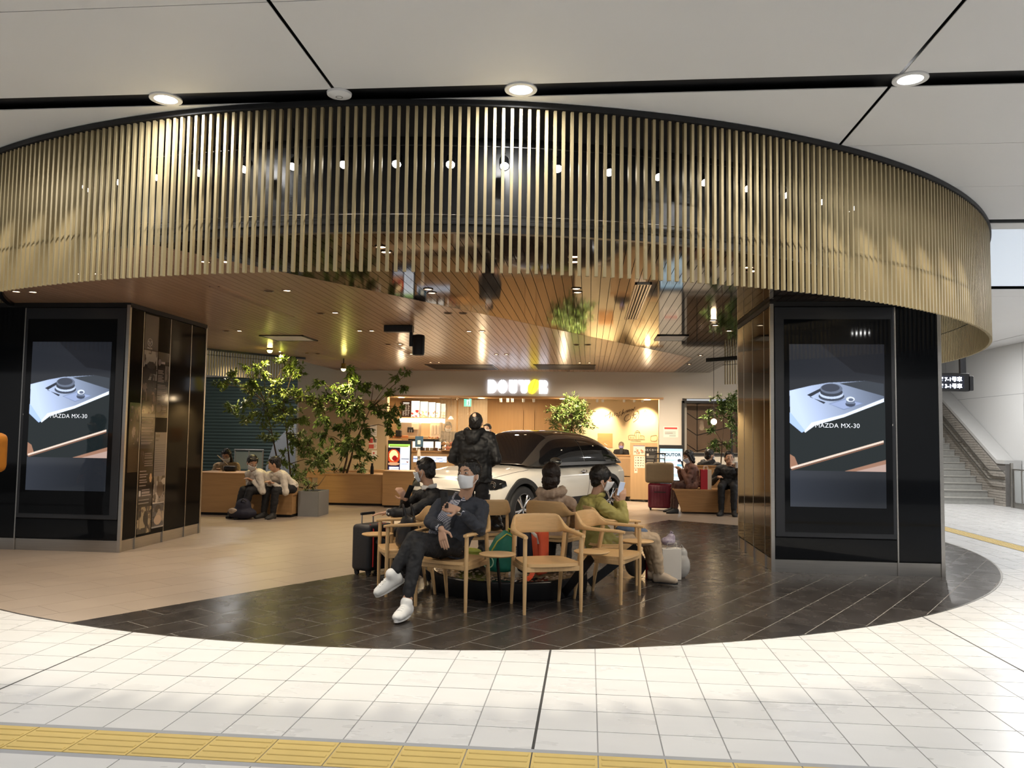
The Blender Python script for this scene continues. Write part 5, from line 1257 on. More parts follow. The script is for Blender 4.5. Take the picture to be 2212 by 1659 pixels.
pl1 = block('wooden_planter', 'long curved oak planter bench holding the trees', 'planter', 690, 838, 1092, .66, .9)[0]
bk = block('wooden_block', 'dark fronted oak block at the end of the planter bench', 'table', 830, 962, 1098, .76, .7)[0]
bk['label'] = 'oak block table standing before the bright food screen'
t = thing('bench_back', 'x', 'bench', gz(760, 1080)); COL.objects.unlink(t); bpy.data.objects.remove(t)
def backrest(px0, px1, py0, py1, Y, label):
    a, b = gy(px0, py0, Y), gy(px1, py1, Y); t = thing('bench_rail', label, 'bench back', ((a.x+b.x)/2, Y, 0)); w2 = (b.x-a.x)/2
    MB().rbox((0, 0, (a.z+b.z)/2), (2*w2, .05, a.z-b.z), .012, n=2).build('rail_board', M_wood, t)
    for x in (-w2+.1, w2-.1): MB().rbox((x, .03, b.z/2+.02), (.06, .06, b.z+.06), .005, n=1).build('post', M_wood, t)
backrest(662, 775, 1014, 1034, 18.7, 'low oak back board behind the drooping tree'); backrest(797, 905, 1014, 1029, 18.8, 'low oak back board before the bright food screen')
t = thing('black_bottle', 'slim black bottle standing on the oak planter edge', 'bottle', (gy(803, 1041, 17.3).x, 17.3, .661)); MB().lathe([(0, 0), (.035, 0), (.04, .02), (.035, .15), (.022, .19), (.022, .22), (0, .22)], n=16).build('bottle_body', M_black, t, True); MB().cyl((0, 0, .22), (0, 0, .235), .024, n=12).build('cap', M_blackmetal, t)
t = thing('grey_planter', 'square grey planter box beside the students', 'planter', gz(664, 1116)); k = t.location.y/FPX; t.location.y += .32
for p_, d in (((0, -.30, 27.5*k), (45*k, .03, 55*k)), ((0, .30, 27.5*k), (45*k, .03, 55*k)), ((-21.5*k, 0, 27.5*k), (.03, .58, 55*k)), ((21.5*k, 0, 27.5*k), (.03, .58, 55*k))): MB().box(p_, d).build('side_panel', mat('grey_laminate', (.23, .235, .24), .5, var=.04), t)
MB().box((0, 0, 48*k), (42*k, .56, .05)).build('soil', mat('dark_soil', (.03, .02, .012), .9, var=.4, scale=40, bump=1), t)
# right bench with flared front
c0, c1 = gz(1461, 1102), gz(1660, 1116); Y = 16.75
a, b = gy(1461, 1000, Y), gy(1690, 1000, Y); zt = gy(1500, 1057, Y).z
t = thing('flared_bench', 'oak bench with flared front before the framed window', 'bench', ((a.x+b.x)/2, Y, 0)); w2 = (b.x-a.x)/2
for k in range(2):
    x0 = -w2+.02+k*w2; b_ = MB(); x1 = x0+w2-.006
    b_.add([(x0+(.10 if k == 0 else 0), .10, .04), (x1, .10, .04), (x1, 0, zt-.03), (x0-.06*(k == 0), 0, zt-.03), (x0+(.10 if k == 0 else 0), .13, .04), (x1, .13, .04), (x1, .03, zt-.03), (x0-.06*(k == 0), .03, zt-.03)], [(0, 1, 2, 3), (7, 6, 5, 4), (0, 4, 5, 1), (1, 5, 6, 2), (2, 6, 7, 3), (3, 7, 4, 0)]).build('front_board', M_wood, t)
MB().bb((-w2-.05, -.01, zt-.03), (w2, .62, zt)).build('seat_board', M_wood, t); MB().bb((-w2+.15, .14, 0), (w2, .58, zt-.03)).build('carcass', mat('dark_carcass', (.06, .035, .02), .6), t)
zb2 = gy(1530, 1008, 17.6).z
t2 = thing('bench_partition', 'low oak back board between the seats before the window', 'bench back', (t.location.x+.15, 17.50, 0)); MB().bb((-w2+.25, 0, zt+.0-.48), (w2, .05, zb2)).build('back_board', M_woodx, t2); MB().bb((-w2+.25, -.01, zb2), (w2, .06, zb2+.03)).build('top_rail', M_wood, t2)
for x in (-w2+.3, w2-.1): MB().bb((x-.03, 0, 0), (x+.03, .05, zb2)).build('post', M_wood, t2)
p = gy(1522, 1060, 16.80); t = thing('red_gift_bag', 'red and white paper bag on the flared oak bench', 'bag', (p.x, 16.78, zt)); k = 17/FPX
MB().bb((-8*k, 0, 0), (6*k, .14, 41*k)).build('bag_front', mat('gift_red', (.42, .02, .03), .5), t); MB().bb((6*k, 0, 0), (14*k, .14, 41*k)).build('bag_side', mat('gift_cream', (.66, .55, .42), .5), t)
for s_ in (0, .12): MB().tube([(-2*k, s_, 40*k), (0, s_, 48*k), (6*k, s_, 48*k), (8*k, s_, 40*k)], .006, 6).build('handle', mat('cord_cream', (.7, .6, .5), .6), t)
p = gy(1503, 1056, 16.9); t = thing('water_bottle', 'small clear bottle on the flared bench beside the seated woman', 'bottle', (p.x-.02, 16.9, zt)); MB().lathe([(0, 0), (.03, 0), (.032, .02), (.032, .13), (.014, .17), (.014, .19), (0, .19)], n=14).build('bottle_body', mat('blue_clear', (.42, .55, .66), .1, alpha=.7), t, True); MB().cyl((0, 0, .185), (0, 0, .20), .016, n=10).build('cap', M_rim, t)

# ------------------------------------------------------------------ trees
M_leaf = mat('glossy_leaf_green', (.065, .12, .024), .45, var=.5, scale=3, col2=(.13, .20, .045))
M_leaf2 = mat('fresh_leaf_green', (.10, .17, .03), .45, var=.45, scale=4, col2=(.19, .26, .06))
M_bark = mat('grey_brown_bark', (.10, .065, .04), .8, var=.3, scale=20, bump=.6, bscale=40)
def tree(name, label, base, Y, blobs, M, seed=1, leaf=.10, dens=1.0, trunk_r=.022, flat=.55, stems=2, group=None, hang=.35, ydepth=None):
    rs = random.Random(seed); t = thing(name, label, 'tree', base, 0, group); o = Vector(base); k = Y/FPX
    tr = MB(); lv = MB(); cs = [(gy(x, y, Y)-o, r_*k, n) for x, y, r_, n in blobs]
    zmin = min(c.z for c, _, _ in cs)
    forks = []
    for s_ in range(stems):
        a = Vector(((s_-(stems-1)/2)*.07, rs.uniform(-.05, .05), 0)); top = sum((c for c, _, _ in cs), Vector())/len(cs)
        f1 = a.lerp(top, .45)+Vector((rs.uniform(-.1, .1)+(s_-(stems-1)/2)*.25, rs.uniform(-.15, .15), 0)); f2 = top+Vector(((s_-(stems-1)/2)*.4, rs.uniform(-.1, .1), .1))
        tr.tube([a, a.lerp(f1, .5)+Vector((rs.uniform(-.04, .04), 0, 0)), f1, f1.lerp(f2, .6), f2], [trunk_r, trunk_r*.85, trunk_r*.7, trunk_r*.5, trunk_r*.3], 7); forks += [f1, f2, f1.lerp(f2, .5)]
    for c, r_, n in cs:
        c = c+Vector((0, rs.uniform(-.6, .6)*flat, 0)); f = min(forks, key=lambda q: (q-c).length+(.5 if q.z > c.z+.3 else 0))
        m1 = f.lerp(c, .5)+Vector((rs.uniform(-.05, .05), rs.uniform(-.05, .05), .08)); tr.tube([f, m1, c], [trunk_r*.38, trunk_r*.28, trunk_r*.14], 5)
        tw = []
        for q in range(max(4, int(n/9))):
            d = Vector((rs.gauss(0, 1), rs.gauss(0, 1), rs.gauss(0, .8))).normalized(); e = c+Vector((d.x*r_, d.y*r_*.9, d.z*r_))*rs.uniform(.5, 1.05); e.z -= hang*r_*.4*rs.random()
            mid = c.lerp(e, .5)+Vector((0, 0, .02)); tr.tube([c, mid, e], [trunk_r*.13, .004, .002], 4); tw.append((c, mid, e))
        for q in range(int(n*dens)):
            c_, m_, e = rs.choice(tw); u = rs.uniform(.35, 1.0); p = (m_.lerp(e, (u-.5)*2) if u > .5 else c_.lerp(m_, u*2))+Vector((rs.gauss(0, .02), rs.gauss(0, .02), rs.gauss(0, .02)))
            d = ((e-c_).normalized()*.5+Vector((rs.gauss(0, .6), rs.gauss(0, .6), rs.gauss(-hang, .45)))).normalized(); sd = d.cross(Vector((rs.gauss(0, .5), rs.gauss(0, .5), 1))).normalized(); L = leaf*rs.uniform(.7, 1.25); W_ = L*.19; nn = d.cross(sd)*L*.06
            lv.add([p, p+d*L*.45+sd*W_+nn, p+d*L*.5, p+d*L*.45-sd*W_+nn, p+d*L-nn], [(0, 1, 2), (0, 2, 3), (1, 4, 2), (2, 4, 3)])
    tr.build('branch', M_bark, t, True).name = 'trunk'
    tag(lv.build('foliage', M, t), kind='stuff'); 
    return t
b1 = [(602, 785, 30, 90), (575, 800, 28, 70), (625, 800, 26, 70), (545, 795, 18, 24), (560, 838, 34, 80), (612, 840, 40, 130), (645, 855, 30, 80), (505, 822, 26, 60), (530, 850, 26, 50), (485, 828, 18, 26), (500, 880, 24, 50), (530, 905, 30, 60), (515, 870, 18, 24), (575, 885, 40, 110), (625, 890, 42, 140), (655, 905, 30, 90), (680, 860, 22, 50), (575, 945, 30, 60), (630, 945, 40, 120), (665, 960, 34, 110), (620, 990, 30, 70), (670, 1000, 30, 80), (640, 1020, 22, 50), (690, 880, 20, 40)]
base1 = gz(655, 1060); 
tree('leafy_tree', 'tall leafy green tree lit from above behind the students', (gy(640, 1000, 15.6).x, 15.6, .0), 15.6, b1, M_leaf2, 3, .095, 3.4, .024)
b2 = [(745, 805, 24, 70), (725, 835, 28, 70), (765, 835, 30, 80), (700, 825, 20, 26), (800, 830, 24, 40), (735, 870, 36, 110), (780, 880, 36, 110), (820, 885, 30, 80), (845, 905, 26, 70), (860, 880, 22, 50), (850, 850, 14, 22), (870, 835, 12, 22), (862, 812, 12, 18), (876, 803, 12, 16), (845, 925, 18, 40), (705, 895, 30, 80), (740, 920, 36, 110), (785, 925, 30, 80), (700, 940, 30, 80), (770, 960, 34, 100), (735, 965, 34, 90), (790, 985, 26, 70), (700, 985, 30, 80), (720, 1020, 24, 50), (770, 1010, 22, 40), (710, 860, 24, 50)]
tree('leafy_tree', 'dark drooping leafy tree rising from the oak planter', (gy(745, 1000, 17.4).x, 17.4, .662), 17.4, b2, M_leaf, 5, .115, 3.0, .026, hang=.7)
b3 = [(655, 1035, 26, 90), (640, 1050, 16, 40), (672, 1050, 18, 50), (660, 1015, 16, 40)]
tree('planter_shrub', 'low leafy shrub growing in the grey planter box', (gy(668, 1040, 15.0).x, 14.9, .50), 14.9, b3, M_leaf2, 8, .065, 1.8, .012, stems=3)['category'] = 'shrub'
b4 = [(1232, 900, 46, 560), (1205, 895, 26, 190), (1260, 895, 28, 190), (1232, 872, 28, 190), (1235, 925, 34, 190), (1200, 915, 22, 110), (1268, 915, 20, 100), (1215, 876, 18, 80), (1255, 874, 18, 80)]
tree('round_tree', 'dense round crowned small tree behind the white car', (gy(1232, 1000, 18.8).x, 18.8, 0), 18.8, b4, M_leaf2, 12, .085, 1.5, .03, stems=1, hang=.1)
b5 = [(1565, 870, 22, 90), (1585, 860, 20, 80), (1545, 885, 20, 80), (1530, 900, 18, 60), (1570, 895, 26, 90), (1590, 885, 22, 80), (1535, 930, 16, 60), (1530, 955, 14, 50), (1545, 965, 16, 60), (1585, 925, 18, 60), (1600, 905, 20, 60), (1565, 960, 14, 40), (1590, 960, 14, 40), (1540, 860, 14, 30)]
tree('slender_tree', 'slender leafy tree beside the framed window', (gy(1572, 1000, 18.4).x, 18.4, 0), 18.4, b5, M_leaf, 15, .085, 2.2, .022, stems=1, hang=.3)
for q, (px, py, Y, e) in enumerate(((583, 757, 15.3, 60), (605, 755, 15.9, 60), (742, 797, 17.3, 60))):
    c = gy(px, py, Y); t = thing('tree_spotlight', 'bright yellow spotlight shining down into the '+['tall tree, left of its pair', 'tall tree, right of its pair', 'drooping tree'][q], 'spotlight', c, 0, 'spotlights over the trees')
    MB().lathe([(0, .12), (.05, .12), (.055, .10), (.06, 0), (.05, 0), (.05, .02)], n=16).build('housing', mat('amber_metal', (.25, .18, .06), .3, .7), t, True); MB().ell((0, 0, .0), (.050, .050, .05), None, 16, 10).build('bulb', emat('yellow_spot_lens', (1, .80, .22), 60), t, True); MB().cyl((0, 0, .12), (0, 0, ZS-c.z), .012, n=8).build('stem', M_blackmetal, t)
    lamp('tree_lamp', 'SPOT', (0, 0, -.06), e*2.2, (1, .80, .30), t, .05, 150, .5)
# ------------------------------------------------------------------ the car
def make_car():
    SC = 1.06; al = R_(31); hd = Vector((-sin(al), -cos(al), 0)); lf = Vector((-hd.y, hd.x, 0))
    FL = gz(1128, 1100, .345*SC); org = FL-hd*1.3275*SC-lf*.88*SC; org.z = 0
    t = thing('white_car', 'white crossover car with dark roof displayed behind the armchairs', 'car', org, math.atan2(hd.y, hd.x)); t.scale = (SC,)*3
    M_body = mat('pearl_white_paint', (.80, .77, .70), .18, .0, coat=1.0, var=.01); M_glass = mat('tinted_car_glass', (.008, .008, .009), .03, spec=.6); M_roof = mat('black_roof_paint', (.01, .01, .011), .08, coat=1.0); M_rail = mat('grey_metallic_pillar', (.10, .095, .09), .25, .6, coat=.6); M_clad = mat('black_cladding', (.022, .022, .023), .6, var=.1); M_chrome = mat('chrome', (.75, .75, .75), .08, 1.0); M_tyre = mat('tyre_rubber', (.016, .016, .017), .65, var=.15, scale=30); M_alloy = mat('dark_alloy', (.35, .34, .33), .22, .9)
    I = lambda x, n: float(np.interp(x, [a for a, _ in n], [b for _, b in n]))
    WN = [(-2.19, .60), (-2.12, .74), (-2.0, .81), (-1.7, .868), (-1.2, .897), (0, .897), (1.2, .897), (1.55, .882), (1.8, .845), (2.0, .76), (2.12, .64), (2.19, .45)]
    TN = [(-2.19, .80), (-2.12, .95), (-2.0, 1.0), (-1.5, 1.0), (.75, .995), (1.0, .985), (1.4, .955), (1.75, .905), (1.98, .845), (2.12, .76), (2.19, .64)]
    LN = [(-2.19, .48), (-2.1, .34), (-1.8, .25), (1.75, .24), (2.05, .27), (2.19, .44)]
    def body(x, s):
        w_, zt, zl = I(x, WN), I(x, TN), I(x, LN); zm = zl+(zt-zl)*.60
        if s < .42:
            u = s/.42; return Vector((x, w_*(.90+.10*sin(u*pi/2)), zl+(zm-zl)*u))
        th = (s-.42)/.58*pi/2; c_ = max(cos(th), 0); return Vector((x, w_*c_**.42, zm+(zt-zm)*sin(th)**.75))
    WX = (1.29, -1.365); ZW = .345
    def patch(name, fn, a0, a1, na, b0, b1, nb, M, par, off=.006, both=True, mask=None, sides=(1, -1)):
        weld = name in ('body', 'cabin_shell', 'roof', 'windscreen', 'rear_window', 'grille', 'nose_band')
        if not weld and len(sides) == 2:
            for s1 in sides: patch(name, fn, a0, a1, na, b0, b1, nb, M, par, off, both, mask, (s1,))
            return
        b = MB()
        for side in sides:
            vs = []; fs = []
            for i in range(na+1):
                for j in range(nb+1):
                    a = a0+(a1-a0)*i/na; bb0 = b0(a) if callable(b0) else b0; bb1 = b1(a) if callable(b1) else b1
                    bbv = bb0+(bb1-bb0)*j/nb; p = fn(a, bbv)
                    if off:
                        e = 1e-3; du = fn(a+e, bbv)-fn(a-e, bbv); dv = fn(a, bbv+e)-fn(a, bbv-e); n = dv.cross(du) if False else du.cross(dv)
                        if n.length > 1e-12:
                            n.normalize()
                            if n.y < 0 and abs(n.y) > .02 or (abs(n.y) <= .02 and n.z < 0): n = -n
                            p = p+n*off
                    vs.append(Vector((p.x, p.y*side, p.z)))
            for i in range(na):
                for j in range(nb):
                    q = (i*(nb+1)+j, (i+1)*(nb+1)+j, (i+1)*(nb+1)+j+1, i*(nb+1)+j+1)
                    if mask:
                        c = (vs[q[0]]+vs[q[1]]+vs[q[2]]+vs[q[3]])/4
                        if mask(c): continue
                    fs.append(q)
            b.add(vs, fs)
        o = b.build(name, M, par, 45)
        if weld:
            bm = bmesh.new(); bm.from_mesh(o.data); bmesh.ops.remove_doubles(bm, verts=bm.verts, dist=.012 if name != 'body' else .004); bmesh.ops.recalc_face_normals(bm, faces=bm.faces); bm.to_mesh(o.data); bm.free()
        return o
    inwheel = lambda c: any((c.x-wx)**2+(c.z-ZW)**2 < .40**2 for wx in WX) and abs(c.y) > .55
    bd = patch('body', body, -2.19, 2.19, 150, 0, 1, 40, M_body, t, 0, True, inwheel)
    # nose and tail caps
    for x in (2.19, -2.19):
        pts = [body(x, s) for s in np.linspace(0, 1, 20)]; pts = pts+[Vector((p.x, -p.y, p.z)) for p in reversed(pts)]
        MB().add(pts, [tuple(range(len(pts)))]).build('bumper_face', M_clad if x > 0 else M_body, t)
    MB().bb((-2.0, -.8, .2), (2.0, .8, .26)).build('underbody', M_black, t)
    # cabin
    ZN = [(-2.14, .98), (-2.02, 1.10), (-1.85, 1.24), (-1.6, 1.38), (-1.3, 1.475), (-.9, 1.53), (-.4, 1.555), (0, 1.545), (.2, 1.52), (.35, 1.47), (.6, 1.32), (.85, 1.15), (1.08, .985)]
    BN = [(-2.14, .62), (-2.0, .74), (-1.7, .81), (-1.2, .845), (.3, .85), (.7, .83), (1.08, .78)]
    _zx = np.array([a for a, _ in ZN]); _zy = np.array([b for _, b in ZN])
    xs_f = np.linspace(-2.14, 1.08, 400); zs_f = np.interp(xs_f, _zx, _zy); kk = np.ones(31)/31; pad = np.pad(zs_f, 15, mode='edge'); zs_s = np.convolve(pad, kk, 'valid')
    def cabin(x, s):
        zc = float(np.interp(x, xs_f, zs_s)); yb = I(x, BN); zb = .975
        th = s*pi/2; c_, s_ = max(cos(th), 0.0), sin(th); hh = max(zc-zb, .001)
        tum = 1-.26*(s_**1.2)*min(1, hh/.5)
        return Vector((x, yb*(c_**.34)*tum, zb+hh*(s_**.80)))
    patch('cabin_shell', cabin, -2.14, 1.08, 70, 0, 1, 30, M_rail, t, 0)
    patch('roof', cabin, -1.75, .22, 40, .66, 1.0, 12, M_roof, t, .004)
    patch('windscreen', cabin, .26, 1.05, 24, .60, 1.0, 16, M_glass, t, .005)
    top = lambda x: float(np.interp(x, [-1.75, -1.4, -1.0, -.3, .2, .6, .80], [.10, .36, .47, .50, .49, .44, .14])); 
    patch('side_window', cabin, -.52, .78, 30, .035, top, 10, M_glass, t, .005); patch('side_window', cabin, -1.72, -.55, 26, .035, top, 10, M_glass, t, .005)
    patch('rear_window', cabin, -2.08, -1.78, 10, .45, 1.0, 12, M_glass, t, .005)
    patch('sill_cladding', body, -1.95, 1.9, 90, 0, .20, 6, M_clad, t, .008, True, inwheel)
    for wx in WX:
        for s in (1, -1):
            b = MB(); n = 28; vs = []
            for i in range(n+1):
                a = R_(-12)+R_(204)*i/n
                for r_, dy in ((.385, -.05), (.385, .012), (.455, .016), (.47, -.02)): 
                    x, z = wx+r_*cos(a), ZW+r_*sin(a); yy = I(x, WN)*(1 if z < .95 else .97)
                    if z > .70: yy -= (z-.70)**2*.35
                    vs.append((x, s*(yy+dy), z))
            fs = [(4*i+j, 4*i+j+1, 4*i+5+j, 4*i+4+j) for i in range(n) for j in range(3)]
            b.add(vs, fs).build('wheel_arch', M_clad, t, 60)
            wl = MB(); wl.lathe([(.02, -.30), (.40, -.30), (.40, .0)], n=32); wm = Matrix.Rotation(R_(90)*-s, 4, 'X')
            o = wl.build('wheel_well', M_black, t); o.data.transform(Matrix.Translation((wx, s*.86, ZW)) @ wm)
            # wheel: tyre > rim, spokes
            ty = MB(); ty.lathe([(.235, -.10), (.30, -.105), (.335, -.085), (.345, -.05), (.345, .05), (.335, .085), (.30, .105), (.235, .10)], n=48)
            T_ = Matrix.Translation((wx, s*.79, ZW)) @ wm
            o = ty.build('wheel', M_tyre, t, 50); o.data.transform(T_)
            rm = MB(); rm.lathe([(.238, .10), (.225, .098), (.215, .07), (.215, -.08), (.238, -.10)], n=48); rm.lathe([(0, .085), (.035, .085), (.04, .07)], n=20)
            r2 = rm.build('rim', M_alloy, o, 50); r2.data.transform(T_)
            sp = MB()
            for q in range(5):
                a = 2*pi*q/5+.3
                for da in (-.16, .16):
                    sp.tube([(.03*cos(a), .03*sin(a), .078), (.13*cos(a+da*.6), .13*sin(a+da*.6), .085), (.222*cos(a+da), .222*sin(a+da), .088)], [(.022, .010), (.017, .010), (.016, .010)], 8, lat=(-sin(a), cos(a), 0))
            r3 = sp.build('spoke', M_chrome, o, 50); r3.data.transform(T_); bk_ = MB(); bk_.lathe([(0, .0), (.214, .0)], n=32); r4 = bk_.build('brake_shadow', M_black, o); r4.data.transform(T_)
    # lamps, grille, mirror, handle, door seams
    def on_body(x, z):
        best = min(np.linspace(0, 1, 120), key=lambda s: abs(body(x, s).z-z)); return float(best)
    patch('headlamp', body, 1.70, 2.06, 14, lambda x: on_body(x, .655+.05*max(0, (1.9-x))/.2), lambda x: on_body(x, .805-.03*max(0, (1.82-x))/.12), 6, mat('headlamp_glass', (.012, .012, .013), .03), t, .010)
    for s in (1, -1):
        for r_, dx in ((.05, 0), (.028, .0)):
            p = body(1.93, on_body(1.93, .73)); n = Vector((.75, .66*s, 0)).normalized(); c = Vector((p.x, p.y*s, p.z))+n*.014; a_ = n.orthogonal().normalized(); b_ = n.cross(a_)
            MB().tube([c+(a_*cos(q)+b_*sin(q))*r_ for q in np.linspace(0, 2*pi, 25)[:-1]], .006, 6, closed=True).build('lamp_ring', M_chrome, t, True)
    patch('grille_side', body, 1.98, 2.185, 12, lambda x: .12, lambda x: on_body(x, .60) if I(x, TN) > .62 else .5, 8, M_clad, t, .008); patch('nose_band_side', body, 2.06, 2.18, 8, lambda x: on_body(x, .66), lambda x: on_body(x, min(.74, I(x, TN)-.02)), 5, M_black, t, .008)
    for s in (1, -1):
        b = MB(); b.ell((.62, s*1.0, 1.045), (.075, .115, .075), None, 18, 12); b.tube([(.60, s*.83, 1.0), (.61, s*.92, 1.02)], .022, 8); b.build('mirror', M_roof, t, 60)
        MB().ell((-.42, s*.905, .87), (.11, .016, .018), None, 14, 8).build('door_handle', M_chrome, t, True); MB().ell((-.42, s*.897, .865), (.05, .01, .035), None, 12, 8).build('handle_cup', M_rail, t, True)
        for pts in ([(.66, z) for z in np.linspace(.34, .93, 9)], [(-.58-.03*math.sin((z-.3)*3), z) for z in np.linspace(.34, .96, 9)], [(x, .345) for x in np.linspace(-.58, .66, 9)]):
            q = [body(x, on_body(x, z)) for x, z in pts]; MB().tube([Vector((p.x, s*(p.y+.001), p.z)) for p in q], .0035, 5).build('door_seam', M_rail, t)
        q = [body(x, sv)+Vector((0, 0, .001)) for x, sv in zip(np.linspace(1.02, 1.92, 12), np.linspace(.72, .70, 12))]; MB().tube([Vector((p.x, s*p.y, p.z)) for p in q], .0035, 5).build('bonnet_seam', M_rail, t)
    MB().tube([(.98, -.5, 1.02), (.95, 0, 1.06), (.90, .45, 1.10)], .008, 6).build('wiper', M_black, t)
    return t
car = make_car()
# ------------------------------------------------------------------ people
M_skin = mat('skin', (.56, .33, .22), .5, var=.06, scale=12); M_hair = mat('black_hair', (.010, .008, .007), .38, var=.3, scale=30, stretch=(1, 1, .2), bump=.5, bscale=90)
M_hairb = mat('dark_brown_hair', (.022, .012, .008), .38, var=.3, scale=30, stretch=(1, 1, .2), bump=.5, bscale=90)
M_mask = mat('white_mask', (.74, .75, .78), .7, var=.03); M_eye = mat('dark_eye', (.015, .01, .008), .15)
M_sclera = mat('eye_white', (.62, .58, .55), .3)
def cloth(name, col, rough=.75, var=.10, bump=.35, bs=14, **k): return mat(name, col, rough, var=var, scale=7, bump=bump, bscale=bs, **k)
PS = 1.06                                               # people share the car's scale
def ik(S_, W_, a, b, pole):
    d = W_-S_; L = min(d.length, (a+b)*.999); dn = d.normalized(); x = (a*a-b*b+L*L)/(2*L); h = math.sqrt(max(0, a*a-x*x))
    pl = Vector(pole); pl = pl-dn*pl.dot(dn); pl = pl.normalized() if pl.length > 1e-6 else dn.orthogonal().normalized()
    return S_+dn*x+pl*h, S_+dn*L
def hand(b, wrist, d, palm, side, curl=.6, k=1.0, spread=.10):
    """d finger direction, palm = the way the palm faces, side=+1 thumb towards d x palm"""
    d = Vector(d).normalized(); n = Vector(palm); n = (n-d*n.dot(d)).normalized(); s = d.cross(n)*side
    w_ = Vector(wrist)
    for o_ in (-.026, -.009, .009, .026): b.caps(w_+s*o_*k*.6+d*.012*k, w_+s*o_*k+d*.085*k, .014*k, .013*k, 8)
    for q, (o_, L) in enumerate(((.030, .070), (.010, .080), (-.010, .074), (-.029, .058))):
        p = w_+s*o_*k+d*.085*k; dr = (d+s*o_*spread*20*.3).normalized(); c_ = curl*(1+.12*q); r_ = .0092*k
        for seg, f in ((.45, .5), (.32, .95), (.23, 1.35)):
            ang = c_*f; dd = dr*cos(ang)+n*sin(ang); e = p+dd*L*seg*1.05*k; b.caps(p, e, r_, r_*.92, 8); p = e; r_ *= .92
    p = w_+s*.028*k+d*.025*k; t1 = (d*.55+s*.75+n*.35).normalized(); e = p+t1*.042*k; b.caps(p, e, .013*k, .011*k, 8); t2 = (d*.9+s*.15+n*.5*(.4+curl)).normalized(); b.caps(e, e+t2*.034*k, .0105*k, .009*k, 8)
def person(label, J, style, loc=None, vox=.012, group=None):
    """J: joints in world coordinates; style: materials and options"""
    k = J.get('k', PS); base = Vector(loc) if loc is not None else Vector((J['pelvis'].x, J['pelvis'].y, 0))
    t = thing('person', label, 'person', base, 0, group)
    P = {q: (v-base if isinstance(v, Vector) else v) for q, v in J.items()}
    f = Vector(J['face']).normalized(); up = Vector(J.get('headup', (0, 0, 1))); up = (up-f*up.dot(f)).normalized(); rt = f.cross(up)       # rt: to the figure's right
    H = P['head']; rot = Matrix((rt, f, up)).transposed()
    hp = lambda x, y, z: H+rot @ (Vector((x, y, z))*k)
    lat = (P['shL']-P['shR']).normalized(); hl = (P['hipL']-P['hipR']).normalized()
    nb = P['neck']; pv = P['pelvis']; mid = pv.lerp(nb, .5)+Vector(J.get('bend', (0, 0, 0)))
    def torso(b, g=1.0, low=0.0, ext=0.0):
        pts = [pv-(mid-pv).normalized()*.08*k*low, pv, pv.lerp(mid, .6), mid.lerp(nb, .35), mid.lerp(nb, .72), nb.lerp(mid, .06)]
        bw, bd = style.get('build', 1.0)*k*g, style.get('depth', 1.0)*k*g
        rr = [(.165*bw, .125*bd), (.168*bw, .128*bd), (.155*bw, .118*bd), (.172*bw, .125*bd), (.172*bw, .112*bd), (.085*bw, .080*bd)]
        b.tube(pts, rr, 20, lat=lat)
        for s_ in ('shL', 'shR'): b.caps(nb-(nb-mid).normalized()*.035*k, P[s_], .072*k*g, .066*k*g, 12)
    near = vox < .01
    # body: one continuous surface
    b = MB(); torso(b, .86, 1); b.caps(nb-(nb-mid).normalized()*.03*k, H-up*.06*k-f*.015*k, .056*k, .052*k, 12)
    b.ell(hp(0, -.008, .012), (.076*k, .096*k, .112*k), rot, 20, 16); b.ell(hp(0, .022, -.055), (.056*k, .066*k, .064*k), rot, 16, 12); b.ell(hp(0, .045, -.085), (.030*k, .032*k, .026*k), rot)
    b.caps(hp(0, .088, .012), hp(0, .098, -.026), .010*k, .0135*k, 8); b.ell(hp(0, .089, -.056), (.024*k, .012*k, .010*k), rot, 10, 8)
    for s_ in (1, -1): b.ell(hp(s_*.079, -.010, -.008), (.010*k, .020*k, .034*k), rot, 10, 8); b.ell(hp(s_*.042, .060, -.012), (.020*k, .014*k, .018*k), rot, 10, 8)
    for sd in 'LR':
        sh, el, wr, hi, kn, an = (P[q+sd] for q in ('sh', 'el', 'wr', 'hip', 'kn', 'an'))
        b.chain([sh, el, wr], [.048*k, .040*k, .027*k], 12); b.chain([hi, kn, an], [.080*k, .056*k, .036*k], 12)
        ft = Vector(J['toe'+sd]).normalized(); sl_ = Vector(J.get('sole'+sd, (0, 0, -1))); sl_ = (sl_-ft*sl_.dot(ft)).normalized(); b.caps(an+sl_*.03*k, an+ft*.10*k+sl_*.058*k, .026*k, .018*k, 10)
        hd_ = J.get('hand'+sd)
        if hd_ is None: hd_ = ((wr-el).normalized(), Vector((0, 0, -1)), .5)
        hand(b, wr, hd_[0], hd_[1], (1 if sd == 'R' else -1) * (hd_[3] if len(hd_) > 3 else 1), hd_[2], k)
    soft(b, 'body', style.get('skin', M_skin), t, vox*.62 if near else vox*.85, 2)
    # clothes
    b = MB(); torso(b, 1.06*style.get('loose', 1.0), style.get('hem', 1.0)); lo = style.get('loose', 1.0)
    for sd in 'LR':
        sh, el, wr = (P[q+sd] for q in ('sh', 'el', 'wr'))
        we = wr.lerp(el, style.get('cuff', .10)); b.chain([sh, sh.lerp(el, .5), el, el.lerp(we, .5), we], [.068*k*lo, .060*k*lo, .055*k*lo, .051*k*lo, .042*k*lo], 12)
    if style.get('skirt'):
        for sd in 'LR': b.caps(P['hip'+sd], P['hip'+sd].lerp(P['kn'+sd], style['skirt']), .105*k, .095*k, 12)
